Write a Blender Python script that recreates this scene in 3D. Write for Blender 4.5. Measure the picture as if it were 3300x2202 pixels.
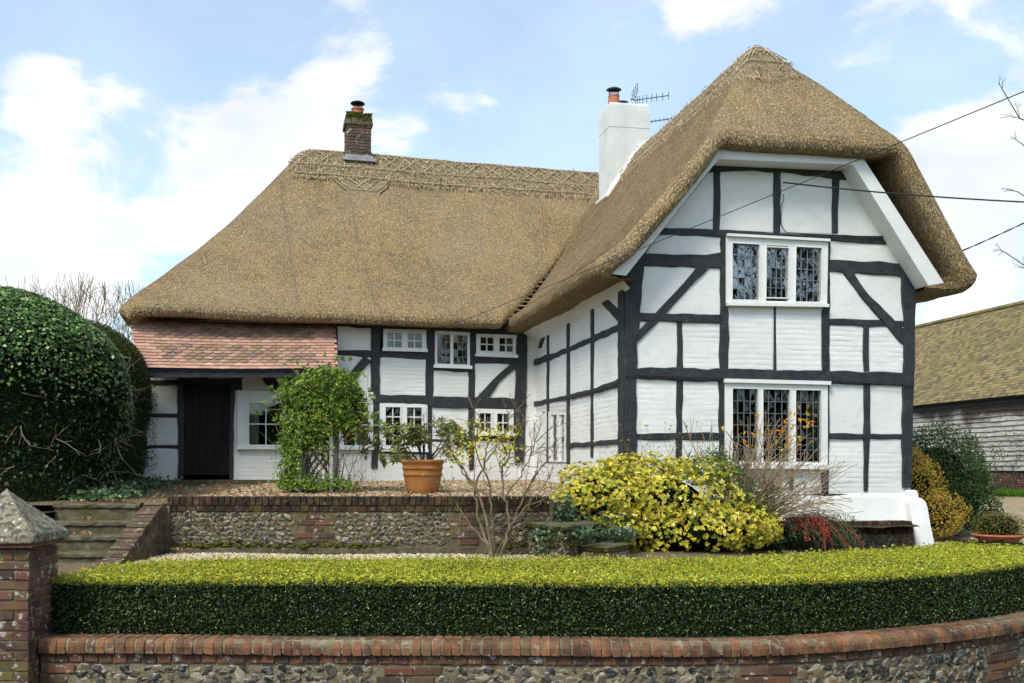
import bpy, math, random
import numpy as np
from mathutils import Matrix, Vector

# ---------------------------------------------------------------- scene, camera, light
for o in list(bpy.data.objects):
    bpy.data.objects.remove(o)
scene = bpy.context.scene
COL = scene.collection
cam_data = bpy.data.cameras.new("camera")
cam_data.sensor_width = 36.0
cam_data.lens = 34.93
cam_data.shift_y = 0.1239
cam_data.clip_start = 0.1
cam_data.clip_end = 2000.0
cam = bpy.data.objects.new("camera", cam_data)
COL.objects.link(cam)
cam.location = (0, 0, 0)
cam.rotation_euler = (math.radians(90), 0, 0)
scene.camera = cam

CLOUD_SHIFT = (5.3, 5.7, 0.5)
SUN_EL, SUN_AZ = 50.0, -32.0      # azimuth: degrees from straight behind the camera, negative = left
_e, _a = math.radians(SUN_EL), math.radians(SUN_AZ)
SUN = Vector((math.sin(_a) * math.cos(_e), -math.cos(_a) * math.cos(_e), math.sin(_e)))
sl = bpy.data.lights.new("sun", 'SUN')
sl.energy = 1.5
sl.angle = math.radians(18)
sl.color = (1.0, 0.94, 0.82)
sun = bpy.data.objects.new("sun", sl)
COL.objects.link(sun)
sun.rotation_euler = (-SUN).to_track_quat('-Z', 'Y').to_euler()

scene.view_settings.view_transform = 'Standard'
scene.view_settings.look = 'None'
scene.view_settings.gamma = 1.0
scene.view_settings.use_curve_mapping = False
scene.view_settings.exposure = 1.1

world = bpy.data.worlds.new("World")
scene.world = world
world.use_nodes = True


def build_world():
    nt = world.node_tree
    for n in list(nt.nodes):
        nt.nodes.remove(n)
    A = nt.nodes.new
    L = nt.links.new
    out = A('ShaderNodeOutputWorld')
    sky = A('ShaderNodeTexSky')
    sky.sky_type = 'NISHITA'
    sky.sun_disc = False
    sky.sun_elevation = math.radians(SUN_EL)
    sky.sun_rotation = math.atan2(SUN.x, SUN.y)
    sky.altitude = 50
    sky.air_density = 1.0
    sky.dust_density = 1.6
    sky.ozone_density = 0.7
    b1 = A('ShaderNodeBackground')
    b1.inputs['Strength'].default_value = 0.115
    tint = A('ShaderNodeMix')
    tint.data_type = 'RGBA'
    tint.blend_type = 'MULTIPLY'
    tint.inputs[0].default_value = 1.0
    tint.inputs[7].default_value = (.92, 1.10, 1.10, 1)
    L(sky.outputs[0], tint.inputs[6])
    L(tint.outputs[2], b1.inputs['Color'])
    tc = A('ShaderNodeTexCoord')
    mp = A('ShaderNodeMapping')
    mp.inputs['Scale'].default_value = (1, 1, 1.9)
    mp.inputs['Location'].default_value = CLOUD_SHIFT
    L(tc.outputs['Generated'], mp.inputs['Vector'])
    n1 = A('ShaderNodeTexNoise')
    n1.inputs['Scale'].default_value = 6.5
    n1.inputs['Detail'].default_value = 9
    n1.inputs['Roughness'].default_value = 0.56
    n1.inputs['Distortion'].default_value = 0.25
    L(mp.outputs[0], n1.inputs['Vector'])

    def math_(op, a, b=None, clamp=False):
        m = A('ShaderNodeMath')
        m.operation = op
        m.use_clamp = clamp
        for i, v in enumerate((a, b)):
            if v is None:
                continue
            if isinstance(v, (int, float)):
                m.inputs[i].default_value = v
            else:
                L(v, m.inputs[i])
        return m.outputs[0]

    def dirv(dx, dy):          # direction of the point (dx, dy) of the 2350 px wide view
        v = Vector(((dx - 1175) / 2280, 1, (1075 - dy) / 2280))
        return v.normalized()
    cov = math_('ADD', math_('MULTIPLY', n1.outputs['Fac'], 1.55), -.29)
    blobs = [(60, 210, .060, .17), (130, 190, .035, .12), (30, 380, .085, .16), (150, 400, .06, .12), (480, 345, .075, .19), (630, 350, .07, .17), (750, 335, .045, .14), (350, 340, .055, .16),
             (470, 400, .08, .13), (100, 610, .07, .16), (270, 600, .065, .17), (400, 620, .06, .15), (510, 550, .04, .12), (180, 690, .09, .12), (2215, 370, .065, .18), (2300, 310, .055, .17), (2140, 460, .05, .13),
             (2290, 560, .085, .18), (2180, 640, .07, .15), (2110, 320, .035, .10), (1590, 5, .045, .17), (1720, 20, .045, .18), (1130, 340, .05, .10), (1010, 330, .05, .08)]
    for (dx, dy, rad, amp) in blobs:
        d = dirv(dx, dy)
        s = A('ShaderNodeVectorMath')
        s.operation = 'DISTANCE'
        L(tc.outputs['Generated'], s.inputs[0])
        s.inputs[1].default_value = d
        q = math_('DIVIDE', s.outputs['Value'], rad)
        q = math_('POWER', q, 2.0)
        q = math_('MULTIPLY', q, -1.0)
        q = math_('EXPONENT', q)
        q = math_('MULTIPLY', q, amp * .86)
        cov = math_('ADD', cov, q)
    mr = A('ShaderNodeMapRange')
    mr.interpolation_type = 'SMOOTHSTEP'
    mr.inputs['From Min'].default_value = 0.565
    mr.inputs['From Max'].default_value = 0.76
    mr.inputs['To Min'].default_value = 0.36          # a thin veil of high cloud everywhere
    L(cov, mr.inputs['Value'])
    # white tops and faintly grey bodies
    n2 = A('ShaderNodeTexNoise')
    n2.inputs['Scale'].default_value = 6.0
    n2.inputs['Detail'].default_value = 6
    mp2 = A('ShaderNodeMapping')
    mp2.inputs['Location'].default_value = (2.3, 1.1, -.06)
    mp2.inputs['Scale'].default_value = (1, 1, 1.8)
    L(tc.outputs['Generated'], mp2.inputs['Vector'])
    L(mp2.outputs[0], n2.inputs['Vector'])
    cr = A('ShaderNodeValToRGB')
    cr.color_ramp.elements[0].position = 0.3
    cr.color_ramp.elements[0].color = (.36, .39, .425, 1)
    cr.color_ramp.elements[1].position = 0.62
    cr.color_ramp.elements[1].color = (.53, .54, .55, 1)
    L(n2.outputs['Fac'], cr.inputs['Fac'])
    b2 = A('ShaderNodeBackground')
    b2.inputs['Strength'].default_value = 1.0
    L(cr.outputs['Color'], b2.inputs['Color'])
    mx = A('ShaderNodeMixShader')
    L(mr.outputs['Result'], mx.inputs['Fac'])
    L(b1.outputs[0], mx.inputs[1])
    L(b2.outputs[0], mx.inputs[2])
    L(mx.outputs[0], out.inputs['Surface'])


build_world()

# ---------------------------------------------------------------- helpers
rng = np.random.default_rng(7)
random.seed(7)
F_PX, CX, HY = 3202.0, 1650.0, 1509.6


def at(dx, dy, Y):
    """World point at depth Y seen at (dx, dy) of the 2350 px wide view used for measuring."""
    return np.array([(dx - 1175) / 2280 * Y, Y, (1075 - dy) / 2280 * Y])


def norm(v):
    v = np.asarray(v, float)
    return v / (np.linalg.norm(v, axis=-1, keepdims=True) + 1e-12)


def make_mesh(name, V, F, mat=None, smooth=False, attrs=None):
    """F: list of (m,k) int arrays or one array."""
    V = np.asarray(V, np.float32).reshape(-1, 3)
    if isinstance(F, np.ndarray):
        F = [F]
    F = [np.asarray(f, np.int32) for f in F if len(f)]
    me = bpy.data.meshes.new(name)
    me.vertices.add(len(V))
    me.vertices.foreach_set('co', V.ravel())
    tot = sum(f.size for f in F)
    npoly = sum(len(f) for f in F)
    me.loops.add(tot)
    me.polygons.add(npoly)
    me.loops.foreach_set('vertex_index', np.concatenate([f.ravel() for f in F]))
    ls = []
    c = 0
    for f in F:
        k = f.shape[1]
        ls.append(c + np.arange(len(f), dtype=np.int32) * k)
        c += f.size
    me.polygons.foreach_set('loop_start', np.concatenate(ls).astype(np.int32))
    if smooth:
        me.polygons.foreach_set('use_smooth', np.ones(npoly, bool))
    else:
        me.polygons.foreach_set('use_smooth', np.zeros(npoly, bool))
    me.update(calc_edges=True)
    if attrs:
        for k, v in attrs.items():
            v = np.asarray(v, np.float32)
            if v.ndim == 1:
                a = me.attributes.new(k, 'FLOAT', 'POINT')
                a.data.foreach_set('value', v)
            elif k == 'tint':
                a = me.attributes.new(k, 'FLOAT_COLOR', 'POINT')
                a.data.foreach_set('color', np.c_[v, np.ones(len(v), np.float32)].astype(np.float32).ravel())
            else:
                a = me.attributes.new(k, 'FLOAT_VECTOR', 'POINT')
                a.data.foreach_set('vector', v.ravel())
    if mat:
        me.materials.append(mat)
    return me


class MB:
    """Collects shapes for ONE mesh."""

    def __init__(self):
        self.V, self.F, self.A, self.n = [], {}, {}, 0

    def add(self, V, F, **attrs):
        V = np.asarray(V, float).reshape(-1, 3)
        if isinstance(F, np.ndarray):
            F = [F]
        for f in F:
            f = np.asarray(f, np.int64)
            if f.ndim == 1:
                f = f[None]
            self.F.setdefault(f.shape[1], []).append(f + self.n)
        for k, v in attrs.items():
            v = np.asarray(v, float)
            if v.ndim == 0 or (v.ndim == 1 and len(v) == 3 and len(V) != 3):
                v = np.broadcast_to(v, (len(V),) + v.shape)
            self.A.setdefault(k, []).append(v)
        self.V.append(V)
        self.n += len(V)

    def box(self, c, s, rot=0.0, **kw):
        """c centre, s full size, rot about z"""
        x, y, z = [q / 2 for q in s]
        V = np.array([[i, j, k] for i in (-x, x) for j in (-y, y) for k in (-z, z)])
        ca, sa = math.cos(rot), math.sin(rot)
        V = V @ np.array([[ca, sa, 0], [-sa, ca, 0], [0, 0, 1]])
        self.add(V + np.asarray(c), BOXF, **kw)

    def prism8(self, P, **kw):
        self.add(P, BOXF, **kw)

    def tube(self, P, R, sides=6, cap=True, **kw):
        P = np.asarray(P, float)
        n = len(P)
        R = np.broadcast_to(np.asarray(R, float), (n,))
        T = np.gradient(P, axis=0)
        T = norm(T)
        ref = np.array([0, 0, 1.0]) if abs(T[:, 2]).mean() < .8 else np.array([1.0, 0, 0])
        A = norm(np.cross(T, ref))
        B = np.cross(T, A)
        th = np.arange(sides) * 2 * np.pi / sides
        V = P[:, None] + R[:, None, None] * (np.cos(th)[None, :, None] * A[:, None] + np.sin(th)[None, :, None] * B[:, None])
        V = V.reshape(-1, 3)
        i = np.arange(n - 1)[:, None] * sides
        j = np.arange(sides)[None]
        j2 = (j + 1) % sides
        Q = np.stack([i + j, i + j2, i + sides + j2, i + sides + j], -1).reshape(-1, 4)
        Fs = [Q]
        if cap and sides > 2:
            Fs.append(np.arange(sides)[None, ::-1])
            Fs.append((np.arange(sides) + (n - 1) * sides)[None])
        self.add(V, Fs, **kw)

    def lathe(self, prof, c, n=24, M=None, **kw):
        prof = np.asarray(prof, float)
        th = np.arange(n) * 2 * np.pi / n
        V = np.stack([prof[:, 0, None] * np.cos(th), prof[:, 0, None] * np.sin(th), np.repeat(prof[:, 1, None], n, 1)], -1).reshape(-1, 3)
        if M is not None:
            V = V @ np.asarray(M).T
        i = np.arange(len(prof) - 1)[:, None] * n
        j = np.arange(n)[None]
        j2 = (j + 1) % n
        Q = np.stack([i + j, i + j2, i + n + j2, i + n + j], -1).reshape(-1, 4)
        self.add(V + np.asarray(c), Q, **kw)

    def mesh(self, name, mat=None, smooth=False):
        V = np.concatenate(self.V)
        F = [np.concatenate(v) for v in self.F.values()]
        A = {k: np.concatenate(v) for k, v in self.A.items()} or None
        return make_mesh(name, V, F, mat, smooth, A)


BOXF = np.array([[0, 1, 3, 2], [4, 6, 7, 5], [0, 4, 5, 1], [2, 3, 7, 6], [0, 2, 6, 4], [1, 5, 7, 3]])


def props(o, label=None, cat=None, group=None, kind=None):
    for k, v in (('label', label), ('category', cat), ('group', group), ('kind', kind)):
        if v:
            o[k] = v
    return o


def thing(name, label, cat, loc=(0, 0, 0), group=None):
    o = bpy.data.objects.new(name, None)
    o.empty_display_size = 0.2
    o.location = loc
    COL.objects.link(o)
    return props(o, label, cat, group)


def obj(name, me, parent=None, **pr):
    """Link a mesh whose vertices are world coordinates."""
    if isinstance(me, MB):
        me = me.mesh(name, pr.pop('mat', None), pr.pop('smooth', False))
    o = bpy.data.objects.new(name, me)
    COL.objects.link(o)
    if parent is not None:
        o.parent = parent
        if parent.type == 'EMPTY':
            o.matrix_parent_inverse = Matrix.Translation(-parent.location)
    return props(o, **pr)


def put(name, me, M, parent):
    """A piece with its own placement M (world), sharing mesh data."""
    o = bpy.data.objects.new(name, me)
    COL.objects.link(o)
    o.parent = parent
    if parent.type == 'EMPTY':
        o.matrix_parent_inverse = Matrix.Translation(-parent.location)
    o.matrix_basis = M
    return o


def frame(p, x, y, z, s=(1, 1, 1)):
    M = Matrix.Identity(4)
    for i in range(3):
        M[i][0] = x[i] * s[0]
        M[i][1] = y[i] * s[1]
        M[i][2] = z[i] * s[2]
        M[i][3] = p[i]
    return M


def ground_xy(v, z0, zz=0):
    return np.array([v[0], v[1], z0])


_lat = rng.random((256, 256))


def noise2(x, y):
    x = np.asarray(x, float)
    y = np.asarray(y, float)
    xi, yi = np.floor(x).astype(int), np.floor(y).astype(int)
    fx, fy = x - xi, y - yi
    fx, fy = fx * fx * (3 - 2 * fx), fy * fy * (3 - 2 * fy)
    g = lambda a, b: _lat[a & 255, b & 255]
    return (g(xi, yi) * (1 - fx) + g(xi + 1, yi) * fx) * (1 - fy) + (g(xi, yi + 1) * (1 - fx) + g(xi + 1, yi + 1) * fx) * fy - .5


_K = rng.normal(size=(10, 3))
_PH = rng.random(10) * 6.28


def noise3(P):
    P = np.asarray(P, float)
    s = 0
    for k, ph in zip(_K, _PH):
        s = s + np.sin(P @ k + ph)
    return s / 5.0


def smin(a, b, k):
    h = np.clip(.5 + .5 * (b - a) / k, 0, 1)
    return b * (1 - h) + a * h - k * h * (1 - h)


def sstep(a, b, x):
    t = np.clip((x - a) / (b - a), 0, 1)
    return t * t * (3 - 2 * t)


# ---------------------------------------------------------------- materials
class Mat:
    def __init__(self, name, rough=.7, spec=.4):
        self.m = bpy.data.materials.new(name)
        self.m.use_nodes = True
        self.nt = self.m.node_tree
        self.b = self.nt.nodes['Principled BSDF']
        self.b.inputs['Roughness'].default_value = rough
        self.b.inputs['Specular IOR Level'].default_value = spec
        self.pos = self.new('ShaderNodeNewGeometry').outputs['Position']
        self.h = None

    def new(self, t):
        return self.nt.nodes.new(t)

    def link(self, a, b):
        if isinstance(a, (int, float)):
            b.default_value = a
        elif isinstance(a, (tuple, list)):
            b.default_value = (*a, 1) if len(a) == 3 and b.type == 'RGBA' else a
        else:
            self.nt.links.new(a, b)

    def noise(self, scale, detail=4, rough=.55, vec=None, stretch=None, dist=0):
        v = vec or self.pos
        if stretch:
            mp = self.new('ShaderNodeMapping')
            mp.inputs['Scale'].default_value = stretch
            self.link(v, mp.inputs['Vector'])
            v = mp.outputs[0]
        n = self.new('ShaderNodeTexNoise')
        n.inputs['Scale'].default_value = scale
        n.inputs['Detail'].default_value = detail
        n.inputs['Roughness'].default_value = rough
        n.inputs['Distortion'].default_value = dist
        self.link(v, n.inputs['Vector'])
        return n.outputs['Fac']

    def voro(self, scale, vec=None, feature='F1', out='Distance', rand=1.0):
        n = self.new('ShaderNodeTexVoronoi')
        n.feature = feature
        n.inputs['Scale'].default_value = scale
        n.inputs['Randomness'].default_value = rand
        self.link(vec or self.pos, n.inputs['Vector'])
        return n.outputs[out]

    def ramp(self, fac, stops, interp='LINEAR'):
        r = self.new('ShaderNodeValToRGB')
        cr = r.color_ramp
        cr.interpolation = interp
        while len(cr.elements) < len(stops):
            cr.elements.new(.5)
        for e, (p, c) in zip(cr.elements, stops):
            e.position = p
            if isinstance(c, (int, float)):
                c = (c, c, c)
            e.color = (*c, 1)
        self.link(fac, r.inputs['Fac'])
        return r.outputs['Color']

    def mix(self, fac, a, b, mode='MIX'):
        n = self.new('ShaderNodeMix')
        n.data_type = 'RGBA'
        n.blend_type = mode
        self.link(fac, n.inputs[0])
        self.link(a, n.inputs[6])
        self.link(b, n.inputs[7])
        return n.outputs[2]

    def math(self, op, a, b=0.0, clamp=False):
        n = self.new('ShaderNodeMath')
        n.operation = op
        n.use_clamp = clamp
        self.link(a, n.inputs[0])
        self.link(b, n.inputs[1])
        return n.outputs[0]

    def attr(self, name, out='Fac'):
        n = self.new('ShaderNodeAttribute')
        n.attribute_name = name
        return n.outputs[out]

    def rand(self):
        """per-object random plus the per-piece 'rnd' of joined pieces"""
        o = self.new('ShaderNodeObjectInfo').outputs['Random']
        return self.math('FRACT', self.math('ADD', o, self.attr('rnd')))

    def color(self, c):
        self.link(c, self.b.inputs['Base Color'])
        return self

    def roughness(self, c):
        self.link(c, self.b.inputs['Roughness'])

    def bump(self, h, strength=.5, dist=.01):
        n = self.new('ShaderNodeBump')
        n.inputs['Strength'].default_value = strength
        n.inputs['Distance'].default_value = dist
        self.link(h, n.inputs['Height'])
        if self.h is not None:
            self.link(self.h, n.inputs['Normal'])
        self.h = n.outputs['Normal']
        self.link(self.h, self.b.inputs['Normal'])
        return self


def leaf_mat(name, rough=.5, trans=.25, spec=.35):
    M = Mat(name, rough, spec)
    c = M.attr('tint', 'Color')
    M.color(c)
    t = M.new('ShaderNodeBsdfTranslucent')
    M.link(c, t.inputs['Color'])
    mx = M.new('ShaderNodeMixShader')
    mx.inputs[0].default_value = trans
    M.link(M.b.outputs[0], mx.inputs[1])
    M.link(t.outputs[0], mx.inputs[2])
    M.link(mx.outputs[0], M.nt.nodes['Material Output'].inputs['Surface'])
    return M.m


def mk_materials():
    g = {}
    # painted plaster and brick
    M = Mat('white_limewash', .75, .25)
    n = M.noise(1.3, 5)
    n2 = M.noise(14, 4)
    c = M.ramp(n, [(.3, (.69, .685, .66)), (.7, (.78, .775, .76))])
    c = M.mix(M.ramp(n2, [(.25, .45), (.42, 0.0)]), c, (.60, .575, .53))
    c = M.mix(M.ramp(M.noise(5, 6, .7, stretch=(1, 1, .22)), [(.58, 0.0), (.80, .35)]), c, (.55, .53, .48))
    M.color(c)
    M.bump(M.noise(55, 5), .22, .006)
    M.bump(M.noise(9, 4), .25, .02)
    g['white'] = M.m
    M = Mat('white_gloss_paint', .35, .5)
    M.color(M.ramp(M.noise(5, 4), [(.3, (.72, .71, .685)), (.7, (.79, .785, .77))]))
    g['joinery'] = M.m
    M = Mat('black_tarred_oak', .55, .35)
    n = M.noise(5.5, 8, .72, dist=.8)
    M.color(M.ramp(n, [(.3, (.012, .013, .016)), (.52, (.028, .030, .035)), (.74, (.050, .052, .056))]))
    M.bump(M.noise(38, 6, .65), .8, .012)
    M.bump(M.noise(16, 5, .7, dist=1.5), .6, .015)
    M.bump(M.noise(7, 4), .4, .02)
    g['timber'] = M.m
    M = Mat('dark_door_boards', .6, .2)
    M.color(M.ramp(M.noise(18, 4, .5, stretch=(1, 1, .08)), [(.3, (.006, .004, .004)), (.7, (.017, .011, .010))]))
    M.bump(M.noise(40, 4, .6, stretch=(1, 1, .08)), .4, .006)
    g['door'] = M.m
    M = Mat('room_shade', .9, .1)
    M.color((.035, .03, .026))  # gloom of the unlit room is put into the wall colour
    g['room'] = M.m
    for nm, col in (('cream', (.55, .50, .40)), ('ochre', (.32, .22, .10)), ('brown', (.13, .075, .05)), ('lace', (.6, .62, .66))):
        M = Mat('curtain_' + nm, .9, .1)
        M.color(col)
        g['curtain_' + nm] = M.m
    # glass: half mirror of the sky, half a view into the room
    for nm, k in (('glass', .015), ('glass_old', .24)):
        M = Mat('window_' + nm, .02, .5)
        gl = M.new('ShaderNodeBsdfGlossy')
        gl.inputs['Roughness'].default_value = .015
        tr = M.new('ShaderNodeBsdfTransparent')
        tr.inputs['Color'].default_value = (.82, .86, .84, 1)
        lw = M.new('ShaderNodeFresnel')
        lw.inputs['IOR'].default_value = 1.5
        f = M.math('ADD', lw.outputs[0], k, True)
        mx = M.new('ShaderNodeMixShader')
        M.link(f, mx.inputs[0])
        M.link(tr.outputs[0], mx.inputs[1])
        M.link(gl.outputs[0], mx.inputs[2])
        M.link(mx.outputs[0], M.nt.nodes['Material Output'].inputs['Surface'])
        g[nm] = M.m
    M = Mat('lead_came', .5, .5)
    M.color((.22, .23, .24))
    M.b.inputs['Metallic'].default_value = .6
    g['lead'] = M.m
    # thatch
    M = Mat('water_reed_thatch', .9, .12)
    big = M.noise(.75, 5, .6)
    mid = M.noise(3.2, 4, .6)
    fine = M.noise(27, 4, .75, dist=.6)
    vor = M.voro(38)
    c = M.ramp(fine, [(.28, (.115, .073, .036)), (.43, (.30, .203, .108)), (.56, (.475, .335, .19)), (.72, (.64, .485, .305))])
    c = M.mix(M.ramp(vor, [(.2, 0.0), (.6, .5)]), c, (.055, .036, .016))
    c = M.mix(M.ramp(big, [(.40, .95), (.60, 0.0)]), c, M.mix(.55, c, (.095, .074, .045)))
    c = M.mix(M.ramp(mid, [(.47, 0.0), (.72, .6)]), c, (.40, .25, .085))
    c = M.mix(M.ramp(M.noise(1.7, 3), [(.55, 0.0), (.8, .35)]), c, (.40, .35, .27))
    st = M.noise(17, 4, .7, stretch=(1, 1, .16))
    c = M.mix(M.ramp(st, [(.36, .75), (.56, 0.0)]), c, M.mix(.6, c, (.085, .06, .032)))
    c = M.mix(M.ramp(M.noise(.45, 3), [(.4, .30), (.62, .0)]), c, (.25, .21, .15))
    M.color(c)
    M.bump(mid, .35, .05)
    M.bump(st, .5, .03)
    M.bump(fine, .8, .02)
    M.bump(vor, .5, .015)
    g['thatch'] = M.m
    M = Mat('straw_stub', .85, .15)
    M.color(M.attr('tint', 'Color'))
    g['straw'] = M.m
    M = Mat('combed_ridge_reed', .9, .12)
    n = M.noise(50, 4, .7, stretch=(1, 1, .18))
    c = M.ramp(n, [(.28, (.09, .062, .035)), (.5, (.30, .225, .135)), (.72, (.47, .375, .25))])
    c = M.mix(M.ramp(M.noise(2.4, 4), [(.45, 0.0), (.75, .5)]), c, (.17, .13, .085))
    M.color(c)
    M.bump(n, 1.0, .03)
    M.bump(M.noise(8, 4), .6, .03)
    g['ridge'] = M.m
    M = Mat('hazel_rod', .7, .3)
    M.color(M.ramp(M.noise(9, 3), [(.3, (.38, .29, .18)), (.7, (.58, .48, .34))]))
    g['hazel'] = M.m
    # clay tiles
    M = Mat('clay_tile', .8, .25)
    r = M.rand()
    c = M.ramp(r, [(0, (.29, .165, .13)), (.25, (.37, .215, .17)), (.5, (.22, .14, .125)), (.75, (.42, .25, .195)), (1, (.28, .18, .15))], 'CONSTANT')
    c = M.mix(M.ramp(M.noise(7, 5, .65), [(.42, 0.0), (.66, .7)]), c, (.20, .165, .065))
    c = M.mix(M.ramp(M.noise(24, 4, .65), [(.62, 0.0), (.69, .8)]), c, (.60, .55, .42))
    M.color(c)
    M.bump(M.noise(60, 4), .4, .006)
    g['tile'] = M.m
    M = Mat('clay_tile_plain', .8, .25)
    r = M.rand()
    c = M.ramp(r, [(0, (.48, .27, .21)), (.35, (.42, .23, .185)), (.65, (.53, .32, .25)), (.85, (.39, .24, .19))], 'CONSTANT')
    c = M.mix(M.ramp(M.noise(6, 5, .65), [(.5, 0.0), (.7, .6)]), c, (.27, .21, .10))
    M.color(c)
    M.bump(M.noise(60, 4), .4, .006)
    g['tile_plain'] = M.m
    M = Mat('mossy_barn_tile', .85, .2)
    r = M.rand()
    c = M.ramp(r, [(0, (.19, .145, .062)), (.2, (.25, .19, .085)), (.4, (.145, .118, .065)), (.6, (.225, .165, .085)), (.75, (.28, .22, .105)), (.9, (.11, .092, .062))], 'CONSTANT')
    c = M.mix(M.ramp(M.noise(.9, 4, .6), [(.4, 0.0), (.7, .5)]), c, (.155, .14, .06))
    M.color(c)
    M.bump(M.noise(30, 4), .4, .008)
    g['barn_tile'] = M.m
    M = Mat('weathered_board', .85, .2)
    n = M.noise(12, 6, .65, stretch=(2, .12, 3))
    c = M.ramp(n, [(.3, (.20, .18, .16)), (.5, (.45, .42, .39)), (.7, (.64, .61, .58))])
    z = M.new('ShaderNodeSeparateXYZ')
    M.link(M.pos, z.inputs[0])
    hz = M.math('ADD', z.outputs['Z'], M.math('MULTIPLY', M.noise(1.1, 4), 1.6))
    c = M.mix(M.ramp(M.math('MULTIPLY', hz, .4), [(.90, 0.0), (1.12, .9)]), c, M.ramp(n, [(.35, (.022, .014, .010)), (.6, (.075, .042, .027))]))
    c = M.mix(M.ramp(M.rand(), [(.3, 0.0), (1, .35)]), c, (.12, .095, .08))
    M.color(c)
    M.bump(n, .7, .01)
    g['board'] = M.m
    # brick and stone

    def brick(nm, ramp, lichen=.0, moss=.0, dark=.0):
        M = Mat(nm, .85, .2)
        c = M.ramp(M.rand(), ramp, 'CONSTANT')
        c = M.mix(M.ramp(M.noise(28, 5, .65), [(.35, .0), (.7, .45)]), c, M.mix(.5, c, (.06, .045, .04)))
        if dark:
            c = M.mix(M.ramp(M.noise(5, 5, .7), [(.40, 0.0), (.62, dark)]), c, (.028, .02, .016))
        if moss:
            c = M.mix(M.ramp(M.noise(4.2, 5, .7), [(.50, 0.0), (.68, moss)]), c, (.14, .125, .03))
        if lichen:
            c = M.mix(M.ramp(M.noise(13, 5, .7), [(.58, 0.0), (.64, lichen)]), c, (.50, .48, .42))
        M.color(c)
        M.bump(M.noise(70, 5, .6), .6, .006)
        M.bump(M.noise(14, 3), .4, .01)
        return M.m
    g['brick_wall'] = brick('weathered_red_brick', [(0, (.17, .075, .045)), (.22, (.12, .06, .042)), (.42, (.22, .095, .055)), (.6, (.10, .065, .05)), (.75, (.15, .09, .065)), (.9, (.085, .06, .05))], .75, .3, .45)
    g['brick_cap'] = brick('bullnose_coping_brick', [(0, (.27, .115, .055)), (.25, (.21, .095, .052)), (.5, (.31, .135, .066)), (.7, (.19, .105, .062)), (.88, (.24, .125, .072))], .3, .25, .75)
    g['brick_dark'] = brick('damp_brick', [(0, (.040, .020, .013)), (.3, (.030, .017, .012)), (.55, (.062, .028, .018)), (.75, (.024, .016, .012)), (.92, (.11, .044, .026))], .2, .5, .6)
    g['brick_red'] = brick('clean_red_brick', [(0, (.27, .10, .055)), (.35, (.20, .078, .045)), (.65, (.31, .12, .066))], .2, .25, .5)
    g['brick_pier'] = brick('lichened_pier_brick', [(0, (.13, .058, .05)), (.25, (.085, .045, .042)), (.5, (.18, .08, .06)), (.75, (.07, .04, .038)), (.92, (.15, .085, .06))], .85, .75, .2)
    g['brick_string'] = brick('mossy_step_brick', [(0, (.13, .085, .058)), (.3, (.10, .07, .05)), (.6, (.17, .105, .07)), (.85, (.08, .063, .047))], .5, .7, .5)
    g['brick_chimney'] = brick('sooty_brick', [(0, (.11, .08, .065)), (.2, (.075, .066, .06)), (.4, (.16, .09, .068)), (.6, (.12, .105, .09)), (.8, (.13, .075, .058))], .85, .25, .3)
    M = Mat('lime_mortar', .95, .1)
    c = M.ramp(M.noise(11, 6, .65), [(.3, (.085, .066, .036)), (.55, (.15, .12, .068)), (.75, (.24, .20, .125))])
    c = M.mix(M.ramp(M.noise(2.6, 5, .6), [(.50, 0.0), (.72, .65)]), c, (.075, .07, .025))
    M.color(c)
    M.bump(M.noise(45, 5), .9, .012)
    g['mortar'] = M.m
    M = Mat('pale_mortar', .95, .1)
    M.color(M.ramp(M.noise(11, 6, .65), [(.3, (.11, .09, .055)), (.55, (.20, .17, .11)), (.75, (.36, .32, .23))]))
    M.bump(M.noise(45, 5), .9, .012)
    g['mortar_pale'] = M.m
    M = Mat('knapped_flint', .38, .5)
    r = M.rand()
    loc = M.attr('loc', 'Vector')
    ln = M.new('ShaderNodeVectorMath')
    ln.operation = 'LENGTH'
    M.link(loc, ln.inputs[0])
    f = M.math('ADD', ln.outputs['Value'], M.math('MULTIPLY', M.math('SUBTRACT', M.noise(26, 3), .5), 1.9))
    core = M.ramp(r, [(0, (.022, .021, .022)), (.24, (.070, .062, .052)), (.38, (.17, .140, .095)), (.52, (.014, .014, .015)), (.64, (.11, .088, .060)), (.76, (.30, .26, .195)), (.86, (.16, .10, .05)), (.93, (.045, .042, .04))], 'CONSTANT')
    core = M.mix(M.ramp(M.noise(33, 3), [(.48, 0.0), (.62, .7)]), core, M.mix(.5, core, (.26, .235, .19)))
    c = M.mix(M.ramp(f, [(.72, 0.0), (.92, .8)]), core, (.33, .28, .195))
    c = M.mix(M.ramp(M.noise(5, 4), [(.55, 0.0), (.75, .35)]), c, (.24, .20, .09))
    M.color(c)
    M.bump(M.noise(50, 3), .5, .008)
    g['flint'] = M.m
    M = Mat('lichened_capstone', .9, .15)
    c = M.ramp(M.noise(7, 6, .65), [(.3, (.155, .14, .095)), (.5, (.25, .225, .155)), (.7, (.33, .295, .215))])
    c = M.mix(M.ramp(M.noise(24, 5, .6, dist=.8), [(.50, 0.0), (.56, .9)]), c, (.07, .068, .06))
    c = M.mix(M.ramp(M.voro(13), [(.14, .95), (.18, 0.0)]), c, (.50, .49, .42))
    M.color(c)
    M.bump(M.noise(40, 5), .7, .01)
    g['capstone'] = M.m
    M = Mat('mossy_step_stone', .9, .15)
    c = M.ramp(M.noise(9, 6, .65), [(.3, (.05, .045, .030)), (.5, (.105, .094, .060)), (.7, (.19, .172, .12))])
    c = M.mix(M.ramp(M.noise(3.5, 5, .7), [(.45, 0.0), (.65, .75)]), c, (.068, .062, .02))
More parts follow.
